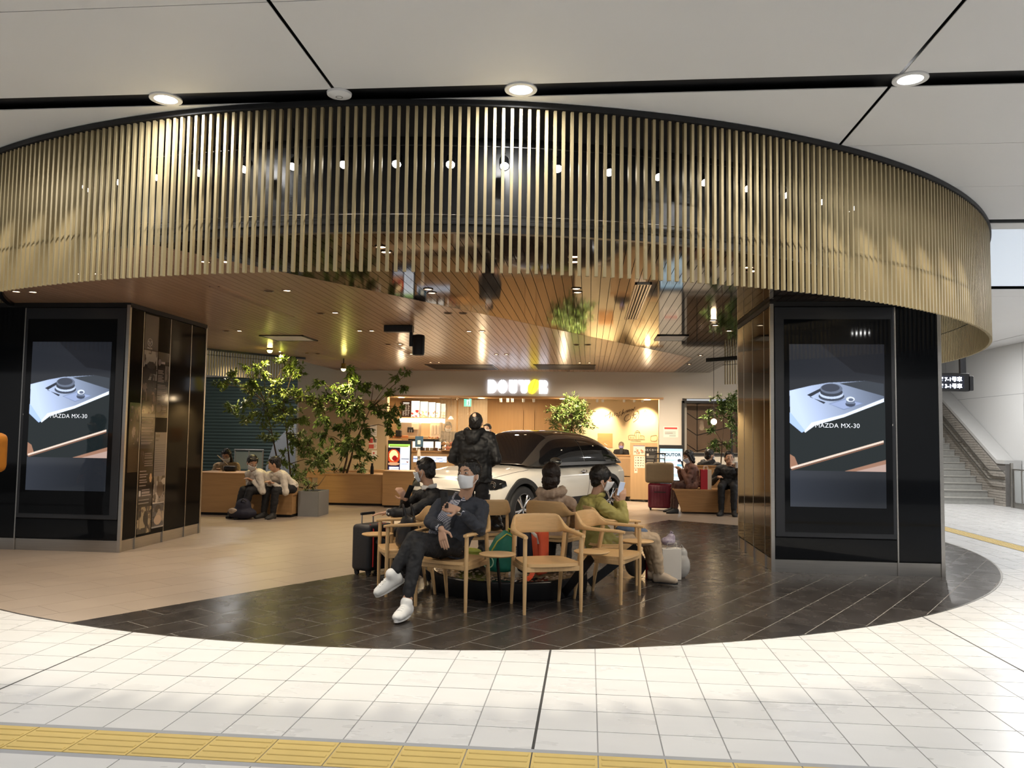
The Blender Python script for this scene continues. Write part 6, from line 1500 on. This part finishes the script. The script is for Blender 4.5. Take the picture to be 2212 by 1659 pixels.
    if style.get('hood'):
        hk = style['hood']*1.0; c = nb+(nb-mid).normalized()*.01*k; bk_ = -f if 'back' not in J else Vector(J['back']); bk_ = Vector((bk_.x, bk_.y, 0)).normalized()
        for q in range(9):
            a = pi*q/8; p = c+lat*.095*k*hk*cos(a)+bk_*(.02+.10*sin(a))*k*hk+Vector((0, 0, .03-.03*sin(a)))*k; b.ell(p, (.045*k*hk, .045*k*hk, .042*k*hk), None, 10, 8)
        b.ell(c+bk_*.120*k-Vector((0, 0, .06*k)), (.10*k*hk, .055*k, .085*k*hk), None, 12, 10)
    fs_ = style.get('fold', .022)
    tp = soft(b, style.get('topname', 'jacket'), style['top'], t, vox, 3, (fs_, .085))
    b = MB(); b.tube([pv+(mid-pv).normalized()*.06*k, pv, pv-(mid-pv).normalized()*.06*k], [(.165*k, .13*k), (.172*k, .135*k), (.15*k, .12*k)], 18, lat=hl)
    for sd in 'LR':
        hi, kn, an = (P[q+sd] for q in ('hip', 'kn', 'an')); ae = an.lerp(kn, style.get('ankle', .06)); fl = style.get('leg', 1.0)
        b.chain([hi, hi.lerp(kn, .5), kn, kn.lerp(ae, .5), ae], [.096*k*fl, .084*k*fl, .070*k*fl, .064*k*fl, .052*k*fl], 14)
    soft(b, 'trousers', style['bottom'], t, vox, 3, (fs_*.7, .075))
    for sd in 'LR':
        an = P['an'+sd]; ft = Vector(J['toe'+sd]).normalized(); sl = Vector(J.get('sole'+sd, (0, 0, -1))); sl = (sl-ft*sl.dot(ft)).normalized(); sw = ft.cross(sl)
        h0 = an+sl*.05*k; pts = [h0-ft*.065*k, h0-ft*.055*k, h0-ft*.01*k-sl*.012*k, h0+ft*.06*k, h0+ft*.12*k+sl*.010*k, h0+ft*.165*k+sl*.016*k, h0+ft*.185*k+sl*.020*k]; rr = [(.018, .026), (.038, .050), (.042, .060), (.047, .050), (.050, .038), (.040, .029), (.014, .014)]
        sb = MB(); sb.tube(pts, [(a*k, c_*k) for a, c_ in rr], 16, lat=sw); sb.caps(an-sl*.012*k, h0, .048*k, .044*k, 12)
        sho = soft(sb, 'shoe', style.get('shoe', M_black), t, min(vox, .009), 2)
        so_ = MB(); n = 20; o2 = []
        for i in range(n):
            a = 2*pi*i/n; x = cos(a); o2.append(h0+ft*(.058+.128*x)*k+sw*(.036+.008*x)*sin(a)*k)
        for p in o2: pass
        so_.add([p+sl*.026*k for p in o2]+[p+sl*.048*k for p in o2], [tuple(range(n-1, -1, -1)), tuple(range(n, 2*n))]+[(i, (i+1) % n, n+(i+1) % n, n+i) for i in range(n)]); so_.build('sole', style.get('sole', style.get('shoe', M_black)), sho, 40)
        if style.get('laces'):
            lb = MB()
            for q in range(4):
                c = h0+ft*(.040+.026*q)*k-sl*(.060-.009*q)*k; lb.tube([c-sw*.022*k+sl*.006*k, c, c+sw*.022*k+sl*.006*k], .004*k, 6)
            lb.build('laces', style['laces'], sho, True)
    # hair
    hs = style.get('hair', 'short'); b = MB()
    if hs == 'bald': b.ell(hp(0, -.022, .022), (.087*k, .100*k, .104*k), rot, 20, 16); b.ell(hp(0, -.055, -.03), (.078*k, .055*k, .070*k), rot, 16, 12)
    else:
        hv = style.get('hairvol', 1.0); b.ell(hp(0, -.030, .040), (.090*k*hv, .098*k*hv, .098*k*hv), rot, 20, 16); b.ell(hp(0, -.055, -.02), (.080*k, .058*k, .075*k), rot, 16, 12)
        rs = random.Random(len(label))
        for q in range(7):
            a = -1.15+2.3*q/6; b.caps(hp(.07*sin(a), .040*cos(a)+.008, .096), hp(.080*sin(a+.08), .066*cos(a)+.004, .078+.010*rs.random()), .018*k, .009*k, 8)
        for s_ in (1, -1): b.caps(hp(s_*.076, .012, .05), hp(s_*.079, .014, .012), .015*k, .009*k, 8)
        if hs in ('bob', 'long'):
            for s_ in (1, -1): b.caps(hp(s_*.072, -.005, .04), hp(s_*.076, -.012, -.075), .028*k, .022*k, 10)
            b.ell(hp(0, -.056, -.055), (.084*k*hv, .052*k*hv, .080*k), rot, 14, 12); b.ell(hp(0, -.042, -.110), (.078*k*hv, .052*k, .056*k), rot, 14, 12)
        if hs == 'long':
            for s_ in (1, -1): b.chain([hp(s_*.070, .0, .0), hp(s_*.080, -.005, -.10), hp(s_*.075, .02, -.24)], [.030*k, .034*k, .018*k], 10)
            b.chain([hp(0, -.07, 0), hp(0, -.085, -.14), hp(0, -.085, -.26)], [.06*k, .065*k, .03*k], 12)
    soft(b, 'hair', style.get('hairmat', M_hair), t, min(vox, .010)*.8, 2, (.012, .035))
    if hs == 'bald':
        MB().ell(hp(0, -.066, .070), (.034*k, .046*k, .044*k), rot, 14, 10).build('crown_skin', M_skin, t, True)
    if style.get('mask', True):
        b = MB(); nu, nv = 14, 8; vs = []; fs = []
        for j in range(nv+1):
            v = j/nv; z = -.006-.102*v; bul = .012*sin(pi*v)+.010*(1-v)
            for i in range(nu+1):
                a = -1.22+2.44*i/nu; wv = 1-.22*v; nose = .020*math.exp(-(a/.33)**2)*max(0, 1-v*1.5)
                vs.append(hp(.084*wv*sin(a), -.002+(.099-.016*v)*cos(a)+(bul+nose)*max(0, cos(a))+.0015*sin(v*14), z+.014*math.exp(-(a/.42)**2)*(1-v)-.02*(1-cos(a))*(-.3+v*-.4)))
        for j in range(nv):
            for i in range(nu): q = j*(nu+1)+i; fs.append((q, q+1, q+nu+2, q+nu+1))
        ms = MB().add(vs, fs).build('mask', style.get('maskmat', M_mask), t, 80); so2 = ms.modifiers.new('thick', 'SOLIDIFY'); so2.thickness = .003
        for s_ in (1, -1):
            MB().tube([hp(s_*.070, .028, -.004), hp(s_*.084, .0, .012), hp(s_*.088, -.018, .0), hp(s_*.086, -.014, -.028), hp(s_*.066, .024, -.072)], .0022*k, 5).build('ear_loop', style.get('maskmat', M_mask), ms, True)
    if style.get('eyes', True):
        for s_ in (1, -1):
            ey = MB().ell(hp(s_*.033, .0825, .020), (.0150*k, .007*k, .0066*k), rot, 14, 8).build('eye', M_sclera, t, True); MB().ell(hp(s_*.032, .0865, .020), (.0068*k, .0045*k, .0064*k), rot, 10, 8).build('iris', M_eye, ey, True)
            MB().tube([hp(s_*.016, .092, .040), hp(s_*.034, .089, .046), hp(s_*.053, .076, .042)], [.0035*k, .0042*k, .002*k], 6).build('eyebrow', style.get('hairmat', M_hair), t, True)
    return t, P, hp
def extra(t, name, b, M, smooth=True): return b.build(name, M, t, smooth)
def phone(label, c, d, n, M=M_black, size=(.075, .150, .009)):
    """c centre, d long axis, n the way the back faces"""
    d = Vector(d).normalized(); n = Vector(n); n = (n-d*n.dot(d)).normalized(); s = d.cross(n); rot = Matrix((s, d, n)).transposed()
    o = thing('phone', label, 'phone', c)
    MB().rbox((0, 0, 0), size, .004, rot).build('case', M, o, 40); MB().rbox(n*-.0048, (size[0]*.92, size[1]*.95, .001), .0005, rot, 1).build('screen', emat('phone_glow', (.5, .6, .8), .18), o)
    for q in range(2): MB().cyl(s*.018+d*(.052-.022*q)+n*.004, s*.018+d*(.052-.022*q)+n*.0075, .009, n=12).build('camera_lens', M_blackmetal, o)
    return o

# --- the man in white sneakers -------------------------------------------------
W = lambda x, y, Y: gy(x, y, Y)
J = dict(k=1.10, pelvis=W(968, 1176, 7.40), neck=W(1001, 1077, 7.40), head=W(1012, 1027, 7.33), face=(-.42, -.90, .03), headup=(-.05, 0, 1), shL=W(1040, 1096, 7.42), shR=W(953, 1093, 7.32), bend=(.03, .03, 0),
         elL=W(1036, 1143, 7.22), wrL=W(991, 1102, 6.99), elR=W(928, 1127, 7.22), wrR=W(953, 1142, 7.02), hipL=W(990, 1184, 7.36), hipR=W(952, 1186, 7.30), knL=W(893, 1163, 6.93), anL=W(847, 1243, 6.80), knR=W(903, 1180, 6.88), anR=W(878, 1305, 6.74),
         toeL=Vector((-.80, -.25, -.45)), soleL=Vector((-.3, .2, -1)), toeR=Vector((-.22, -.97, -.02)), handL=(Vector((-.85, -.10, .18)), Vector((-.15, -.55, .2)), 1.15), handR=(Vector((.22, -.20, -.95)), Vector((.3, .9, -.1)), .25))
M_blazer = cloth('charcoal_blazer', (.034, .038, .050), .85); M_blk = cloth('black_trousers', (.010, .010, .012), .7)
def check_mat():
    M = mat('gingham_shirt', (.6, .6, .63), .8); N = M.node_tree.nodes; L = M.node_tree.links; tc = N.new('ShaderNodeTexCoord'); ck = N.new('ShaderNodeTexChecker'); ck.inputs['Scale'].default_value = 110; ck.inputs['Color1'].default_value = (.62, .62, .65, 1); ck.inputs['Color2'].default_value = (.03, .035, .08, 1)
    L.new(tc.outputs['Object'], ck.inputs['Vector']); L.new(ck.outputs[0], N['Principled BSDF'].inputs['Base Color']); return M
M_ging = check_mat()
M_sneak = mat('white_sneaker', (.80, .79, .77), .5, var=.03)
t, P, hp = person('seated man in charcoal blazer and white sneakers, legs crossed, holding a phone', J, dict(top=M_blazer, bottom=M_blk, shoe=M_sneak, sole=M_sneak, laces=mat('white_lace', (.85, .85, .83), .6), cuff=.10, ankle=.16, leg=.88, topname='blazer', hairvol=1.06), vox=.0085)
# shirt front, collar, cuff, watch
fr = Vector((-.37, -.92, .1)).normalized(); nb = P['neck']; pv = P['pelvis']; lat = (P['shL']-P['shR']).normalized()
b = MB(); vs = []; fs = []
for i in range(11):
    u = i/10; c = nb.lerp(pv, .04+.80*u)+fr*(.112+.060*sin(pi*min(1, u*1.0)))*1.1-lat*(.005+.045*u); wd = (.052+.050*u)*1.1
    for j in range(7): q = -1+j/3; vs.append(c+lat*wd*q-fr*.026*q*q)
for i in range(10):
    for j in range(6): q = i*7+j; fs.append((q, q+1, q+8, q+7))
o = b.add(vs, fs).build('shirt_front', M_ging, t, 80); o.modifiers.new('thick', 'SOLIDIFY').thickness = .012
b = MB()
for s_ in (1, -1): b.tube([nb+Vector((0, 0, .035))-fr*.07, nb+lat*s_*.075+Vector((0, 0, .03)), nb+lat*s_*.055+fr*.085+Vector((0, 0, -.01)), nb+lat*s_*.012+fr*.125+Vector((0, 0, -.065))], [(.028, .008), (.030, .008), (.030, .008), (.012, .006)], 8, lat=(0, 0, 1))
extra(t, 'shirt_collar', b, M_ging)
for s_ in (1, -1):
    b = MB(); vs = []; fs = []; n = 12
    for i in range(n+1):
        u = .02+.72*i/n; c = nb.lerp(pv, .04+.80*u)+fr*(.112+.060*sin(pi*min(1, u)))*1.1-lat*(.005+.045*u); wd = (.052+.050*u)*1.1
        lw = .018+.050*math.sin(pi*min(1, max(0, (u+.12)/.55)))**1.0*(1 if u < .43 else max(0, (.55-u)/.12)); lw = max(lw, .012)
        e0 = c+lat*s_*(wd-.006)-fr*.020; e1 = c+lat*s_*(wd+lw)-fr*(.030+.35*lw); vs += [e0+fr*.016, e1+fr*.020, e1+fr*.008, e0-fr*.01]
    for i in range(n): fs += [(4*i+j, 4*i+(j+1) % 4, 4*i+4+(j+1) % 4, 4*i+4+j) for j in range(4)]
    fs += [(0, 1, 2, 3), tuple(4*n+j for j in (3, 2, 1, 0))]
    extra(t, 'lapel', b.add(vs, fs), cloth('blazer_lapel', (.022, .025, .034), .85))
for sd, nm in (('L', 'shirt_cuff'), ('R', 'shirt_cuff')):
    w_, e_ = P['wr'+sd], P['el'+sd]; d = (w_-e_).normalized(); MB().cyl(w_-d*.035, w_-d*.008, .041, .038, 18).build(nm, M_ging, t, True)
w_, e_ = P['wrL'], P['elL']; d = (w_-e_).normalized(); MB().cyl(w_-d*.012, w_+d*.010, .038, .036, 18).build('watch_strap', M_black, t, True)
wf = fr.cross(d).cross(d)*-1; MB().cyl(w_+wf.normalized()*.034, w_+wf.normalized()*.044, .020, n=18).build('watch_face', M_steel, t, True)
phone('black smartphone with two lenses held by the man in white sneakers', W(960, 1079, 6.95), (-.08, .10, 1), (-.35, -.93, .1))

# --- the man in the black suit -------------------------------------------------
J = dict(pelvis=W(938, 1150, 8.72), neck=W(927, 1060, 8.68), head=W(917, 1017, 8.66), face=(-.93, .22, -.16), shL=W(938, 1080, 8.48), shR=W(905, 1072, 8.88), bend=(.08, 0, .02), elL=W(885, 1108, 8.38), wrL=W(838, 1107, 8.42), elR=W(872, 1100, 8.90), wrR=W(876, 1078, 8.62),
         hipL=W(930, 1158, 8.60), hipR=W(925, 1152, 8.85), knL=W(858, 1147, 8.75), knR=W(864, 1143, 8.98), anL=W(858, 1235, 8.72), anR=W(872, 1229, 8.95), toeL=Vector((-.95, -.2, 0)), toeR=Vector((-.95, .1, 0)), handL=(Vector((-.95, 0, -.12)), Vector((0, 0, -1)), .25), handR=(Vector((-.3, -.3, .6)), Vector((-.3, .3, .2)), 1.0))
M_suit = cloth('black_suit', (.009, .009, .011), .7)
t, P, hp = person('seated man in black suit and mask, one hand on a suitcase', J, dict(top=M_suit, bottom=M_suit, maskmat=mat('pale_blue_mask', (.55, .60, .66), .7), topname='suit_jacket'), vox=.0105)
nb = P['neck']; MB().tube([nb+Vector((.075*cos(a), .085*sin(a), .045+.012*cos(a))) for a in np.linspace(0, 2*pi, 21)[:-1]], [(.010, .024)]*20, 8, closed=True, lat=(1, 0, 0)).build('shirt_collar', mat('white_shirt', (.78, .77, .75), .7), t, True)
w_, e_ = P['wrL'], P['elL']; d = (w_-e_).normalized(); MB().cyl(w_-d*.03, w_+d*.0, .040, n=16).build('shirt_cuff', MATS['white_shirt'], t, True)
phone('black smartphone raised by the man in the black suit', W(884, 1062, 8.58), (.45, -.1, 1), (.75, -.5, .2))

# --- woman in beige hooded jacket, from behind ---------------------------------
J = dict(pelvis=W(1188, 1150, 9.36), neck=W(1193, 1068, 9.38), head=W(1192, 1029, 9.42), face=(.25, .93, -.22), shL=W(1158, 1090, 9.46), shR=W(1232, 1089, 9.30), elL=W(1155, 1130, 9.62), wrL=W(1185, 1130, 9.80), elR=W(1246, 1130, 9.48), wrR=W(1210, 1130, 9.78),
         hipL=W(1174, 1156, 9.45), hipR=W(1204, 1156, 9.35), knL=W(1190, 1150, 9.92), knR=W(1222, 1150, 9.84), anL=W(1190, 1222, 9.95), anR=W(1225, 1224, 9.85), toeL=Vector((.3, .95, 0)), toeR=Vector((.4, .9, 0)), handL=(Vector((.4, .6, .2)), Vector((0, 0, -1)), .8), handR=(Vector((-.3, .6, .2)), Vector((0, 0, -1)), .8))
person('woman with bobbed hair in beige hooded jacket, seated with her back turned', J, dict(top=cloth('beige_anorak', (.47, .35, .26), .6, bump=.6, bs=9), bottom=M_blk, hair='bob', hairmat=M_hairb, hood=1.28, loose=1.08, eyes=False, hairvol=1.14), vox=.0105)

# --- person in yellow-green jacket ---------------------------------------------
J = dict(pelvis=W(1290, 1158, 8.78), neck=W(1286, 1075, 8.76), head=W(1300, 1036, 8.74), face=(.93, .18, -.20), shL=W(1278, 1092, 8.95), shR=W(1302, 1096, 8.58), bend=(-.09, 0, 0), elL=W(1335, 1118, 8.98), wrL=W(1334, 1082, 8.78), elR=W(1347, 1124, 8.55), wrR=W(1344, 1085, 8.62),
         hipL=W(1300, 1166, 8.90), hipR=W(1303, 1168, 8.66), knL=W(1398, 1160, 8.98), knR=W(1412, 1164, 8.72), anL=W(1412, 1232, 9.0), anR=W(1424, 1238, 8.74), toeL=Vector((.98, -.15, 0)), toeR=Vector((.95, -.3, 0)), handL=(Vector((.05, -.15, .95)), Vector((.3, -.9, 0)), .9), handR=(Vector((.05, -.1, .98)), Vector((-.2, .9, 0)), .55))
t, P, hp = person('person in yellow-green jacket and beige trousers, seated in profile with a phone', J, dict(top=cloth('yellow_green_jacket', (.33, .29, .085), .65, bump=.6, bs=9), bottom=cloth('beige_chinos', (.44, .33, .22), .7, bump=.6, bs=9), hair='short', hairvol=1.12, hem=1.6, skirt=.22, loose=1.10, shoe=mat('beige_boot', (.40, .32, .24), .6), sole=M_black, ankle=.04, leg=1.0), vox=.0095)
b = MB(); nb = P['neck']; b.tube([nb+Vector((.085*cos(a)+.01, .09*sin(a), .02+.018*cos(a))) for a in np.linspace(0, 2*pi, 21)[:-1]], [(.016, .030)]*20, 8, closed=True, lat=(1, 0, 0)); extra(t, 'jacket_collar', b, MATS['yellow_green_jacket'])
b = MB(); c = P['knL'].lerp(P['hipL'], .35)+Vector((-.02, 0, .09)); b.ell(c, (.16, .12, .06)); b.ell(c+Vector((.12, -.03, -.02)), (.08, .08, .05)); soft(b, 'denim_on_lap', cloth('blue_denim', (.10, .14, .22), .8, bump=.8), t, .012)
phone('white smartphone held by the person in the yellow-green jacket', W(1341, 1056, 8.60), (.25, -.1, 1), (-.55, .75, .2), mat('white_phone', (.75, .75, .75), .3))

# --- standing figures ----------------------------------------------------------
def standing(px, pytop, Y, face, hgt, **kw):
    """upright joints for someone of the given height"""
    f = Vector((face[0], face[1], 0)).normalized(); l = Vector((-f.y, f.x, 0)); k = hgt/1.70; top = gy(px, pytop, Y); o = Vector((top.x, Y, top.z-hgt if kw.get('free') else 0)); q = lambda a, b_, z: o+f*a*k+l*b_*k+Vector((0, 0, z*k))
    J = dict(k=k, pelvis=q(-.0, 0, .93), neck=q(-.02, 0, 1.44), head=q(.02, 0, 1.58), face=Vector((f.x, f.y, kw.get('pitch', 0))), shL=q(-.01, .185, 1.40), shR=q(-.01, -.185, 1.40), elL=q(-.03, .23, 1.12), elR=q(-.03, -.23, 1.12), wrL=q(.10, .20, .90), wrR=q(.10, -.20, .90), hipL=q(0, .09, .90), hipR=q(0, -.09, .90), knL=q(.02, .10, .48), knR=q(.02, -.10, .48), anL=q(-.02, .11, .085), anR=q(-.02, -.11, .085), toeL=f+l*.2, toeR=f-l*.2)
    for sd, v in kw.get('hands', {}).items():
        S_ = J['sh'+sd]; W2 = q(*v[0]); e, w2 = ik(S_, W2, .29*k, .26*k, l*(1 if sd == 'L' else -1)*.6-f*.3+Vector((0, 0, -.8))); J['el'+sd], J['wr'+sd] = e, w2; J['hand'+sd] = (v[1](f, l) if len(v) > 1 else (w2-e).normalized(), Vector((0, 0, -1)), .6)
    return J
J = standing(1028, 893, 10.7, (.12, 1), 1.84, hands={'L': ((.14, .10, 1.05),), 'R': ((.14, -.10, 1.05),)})
person('standing man in black hooded jacket seen from behind, thinning hair', J, dict(top=cloth('black_anorak', (.009, .009, .010), .55, bump=.6, bs=9), bottom=M_blk, hair='bald', hood=True, loose=1.12, build=1.1, mask=False, eyes=False), vox=.0115)
J = standing(1053, 917, 19.2, (-.25, -1), 1.80); person('masked man with black hair standing behind the car bonnet', J, dict(top=cloth('dark_uniform', (.02, .018, .018), .7), bottom=M_blk), vox=.018)
J = standing(968, 912, 22.75, (.3, -1), 1.88, pitch=-.45); person('masked counter clerk with brown hair behind the vinyl curtain', J, dict(top=cloth('grey_brown_uniform', (.16, .12, .10), .7), bottom=M_blk, hair='bob', hairmat=M_hairb), vox=.018)
J = standing(1342, 955, 21.9, (0, -1), 1.40, hands={'L': ((.22, .05, 1.12),), 'R': ((.22, -.05, 1.12),)}); person('grey-haired clerk in dark clothes lit by a phone at the low counter', J, dict(top=cloth('dark_knit', (.03, .025, .022), .8), bottom=M_blk, hairmat=mat('grey_hair', (.30, .22, .15), .5), maskmat=mat('violet_lit_mask', (.45, .40, .75), .7)), vox=.016)
phone('phone glowing before the grey-haired clerk', W(1342, 974, 21.62), (0, .2, 1), (0, -1, .2))
J = standing(1566, 935, 22.1, (.5, 1), 1.62, free=False); person('dark-haired person behind the window beside the slender tree', J, dict(top=cloth('cream_top', (.5, .42, .33), .7), bottom=M_blk, mask=False, eyes=False), vox=.018)
# passer-by with orange backpack at the picture's edge
J = standing(-50, 850, 8.6, (-1, .15), 1.75); t, P, hp = person('passer-by with a bright orange backpack at the far left edge', J, dict(top=cloth('grey_coat', (.10, .10, .10), .8), bottom=M_blk, eyes=False), vox=.014)
b = MB(); c = P['neck'].lerp(P['pelvis'], .45)+Vector((.22, -.0, .02)); b.rbox(c, (.20, .32, .46), .08); soft(b, 'orange_backpack', cloth('orange_nylon', (.52, .20, .02), .5), t, .014)

# --- seated figures in the background ------------------------------------------
def seated(px, py, Y, zseat, face, **kw):
    """joints of someone sitting; (px, py) the head centre, face the way the knees point"""
    f = Vector((face[0], face[1], 0)).normalized(); l = Vector((-f.y, f.x, 0)); k = kw.get('k', PS); hd = gy(px, py, Y); lean = kw.get('lean', .10); side = kw.get('side', 0.0)
    pv = Vector((hd.x, hd.y, 0))-f*(lean+.04)*k-l*side*k; pv.z = zseat+.10*k; nk = hd-Vector((0, 0, .15*k))-f*.04*k; q = lambda o, a, b_, z: o+f*a*k+l*b_*k+Vector((0, 0, z*k))
    hf = Vector(kw.get('look', (f.x, f.y, -.25))); ks = kw.get('knee', .40); kz = kw.get('kz', max(zseat+.06*k, .46*k))
    J = dict(k=k, pelvis=pv, neck=nk, head=hd, face=hf, shL=q(nk, 0, .185, -.045), shR=q(nk, 0, -.185, -.045), hipL=q(pv, .04, .09, -.02), hipR=q(pv, .04, -.09, -.02))
    for sd, s_ in (('L', 1), ('R', -1)):
        kn = pv+f*ks*k+l*s_*kw.get('spread', .11)*k; kn.z = kz; J['kn'+sd] = kn; an = kn+f*kw.get('shin', .04)*k; an.z = .085*k; J['an'+sd] = an; J['toe'+sd] = f+l*s_*.2
        tg = kw.get('hand'+sd); tg = q(pv, *tg) if tg else q(kn, -.08, -s_*.04, .10); e, w2 = ik(J['sh'+sd], tg, .29*k, .26*k, l*s_*.5-f*.3+Vector((0, 0, -.8))); J['el'+sd], J['wr'+sd] = e, w2; J['hand'+sd] = ((w2-e).normalized()*.6+f*.4, Vector((0, 0, -1)), .7)
    return J
M_wshirt = cloth('white_school_shirt', (.66, .60, .53), .7, bump=.5, bs=9)
J = seated(489, 985, 15.75, .50, (.15, -1), lean=.12, look=(.1, -.9, -.5), handL=(.30, .12, .14), handR=(.30, -.12, .14)); person('long-haired woman in beige and black looking down behind the oak table', J, dict(top=cloth('beige_sleeves', (.40, .29, .17), .7), bottom=M_blk, hair='long'), vox=.014)
p = W(497, 1029, 15.0); t = thing('camera_strap_bag', 'small black bag with long pale selfie stick on the oak table', 'bag', (p.x, 15.0, .782)); b = MB(); b.rbox((0, 0, .05), (.24, .12, .10), .03); soft(b, 'bag_body', M_leather, t, .01); MB().cyl((-.05, 0, .12), (-.26, -.02, .30), .008, n=8).build('stick', mat('pale_stick', (.6, .5, .36), .5), t); MB().tube([(-.09, -.02, .06), (-.14, -.04, .10), (-.12, -.06, .0), (-.05, -.06, .04)], .008, 6).build('strap', M_leather, t, True)
bz_ = bs1.location
J = seated(545, 1000, 14.18, .43, (-.62, -.78), lean=.30, side=-.02, look=(.55, -.6, -.55), handL=(.36, .06, .12), handR=(.34, -.08, .12), knee=.44, shin=.10); person('student in white shirt and black trousers bowing over a phone beside the oak table', J, dict(top=M_wshirt, bottom=M_blk, hem=.5, topname='shirt'), vox=.013)
J = seated(592, 1003, 14.25, .43, (-.45, -.89), lean=.28, side=-.06, look=(-.95, -.25, -.35), handL=(.38, .02, .08), handR=(.40, -.06, .08), knee=.42); person('student in white shirt leaning forward beside the grey planter', J, dict(top=M_wshirt, bottom=M_blk, hem=.5, topname='shirt', mask=False, shoe=mat('dark_trainer', (.03, .03, .03), .6), sole=mat('pale_sole', (.6, .57, .52), .6)), vox=.013)
p = gz(525, 1121); t = thing('school_bag', 'navy school rucksack with pale print lying at the students\' feet', 'backpack', (p.x, p.y-.05, 0)); b = MB(); b.ell((0, 0, .11), (.27, .15, .11)); b.ell((.02, 0, .22), (.14, .12, .15)); soft(b, 'bag_body', cloth('navy_canvas', (.018, .018, .035), .7), t, .014); b = MB(); b.ell((-.12, -.115, .15), (.09, .035, .06), Matrix.Rotation(.4, 3, 'X')); soft(b, 'printed_patch', mat('patch_print', (.42, .34, .28), .6, var=.5, scale=14), t, .012); MB().tube([(.02, -.1, .32), (.06, -.12, .36), (.12, -.1, .32)], .012, 6).build('handle', M_nylon, t, True)
p = gy(552, 1066, 14.5); t = thing('snack_box', 'small brown snack box on the oak seat between the students', 'box', (p.x, 14.62, .432)); MB().rbox((0, 0, .03), (.16, .10, .06), .008).build('tray', mat('brown_card', (.16, .085, .04), .6), t); b = MB(); b.ell((0, 0, .06), (.07, .04, .02)); b.build('snack', mat('cream_snack', (.6, .5, .38), .7, var=.3, scale=40), t, True)
zb_r = gy(1500, 1057, 16.75).z
J = seated(1487, 987, 17.0, zb_r, (-1, -.12), lean=.08, look=(-.9, -.15, -.4), handL=(.26, .06, .26), handR=(.30, -.02, .26), knee=.36); J2 = J; person('woman with shoulder-length hair in dusty pink jacket using a phone on the oak bench', J, dict(top=cloth('dusty_pink_jacket', (.20, .10, .075), .7), bottom=cloth('brown_skirt', (.06, .025, .02), .7), hair='bob', skirt=.4), vox=.014)
phone('dark phone held by the woman in the dusty pink jacket', W(1474, 1003, 16.95), (-.3, -.1, 1), (-.8, -.2, .2))
J = seated(1533, 984, 17.95, zb_r, (.4, 1), lean=.05, look=(.75, .5, -.15)); person('person in black hooded jacket with back turned behind the low back board', J, dict(top=cloth('black_hoodie', (.012, .011, .012), .7), bottom=M_blk, hood=True), vox=.014)
J = seated(1575, 990, 17.0, zb_r, (-.25, -1), lean=.02, look=(.05, -1, -.05), handL=(.24, .14, .30), handR=(.22, -.18, .12), knee=.40, k=1.12); person('man in black jacket holding a paper cup on the oak bench', J, dict(top=cloth('black_jacket', (.014, .014, .016), .65), bottom=M_blk, mask=False), vox=.014)
t = thing('paper_cup', 'white paper cup in the hand of the man in the black jacket', 'cup', J['wrL']+Vector((-.01, -.06, .0))); MB().lathe([(0, 0), (.030, 0), (.040, .11), (.042, .112)], n=18).build('cup_body', mat('cup_paper', (.72, .66, .60), .6), t, True); MB().lathe([(.043, .108), (.044, .118), (.038, .126), (0, .126)], n=18).build('lid', M_rim, t, True)
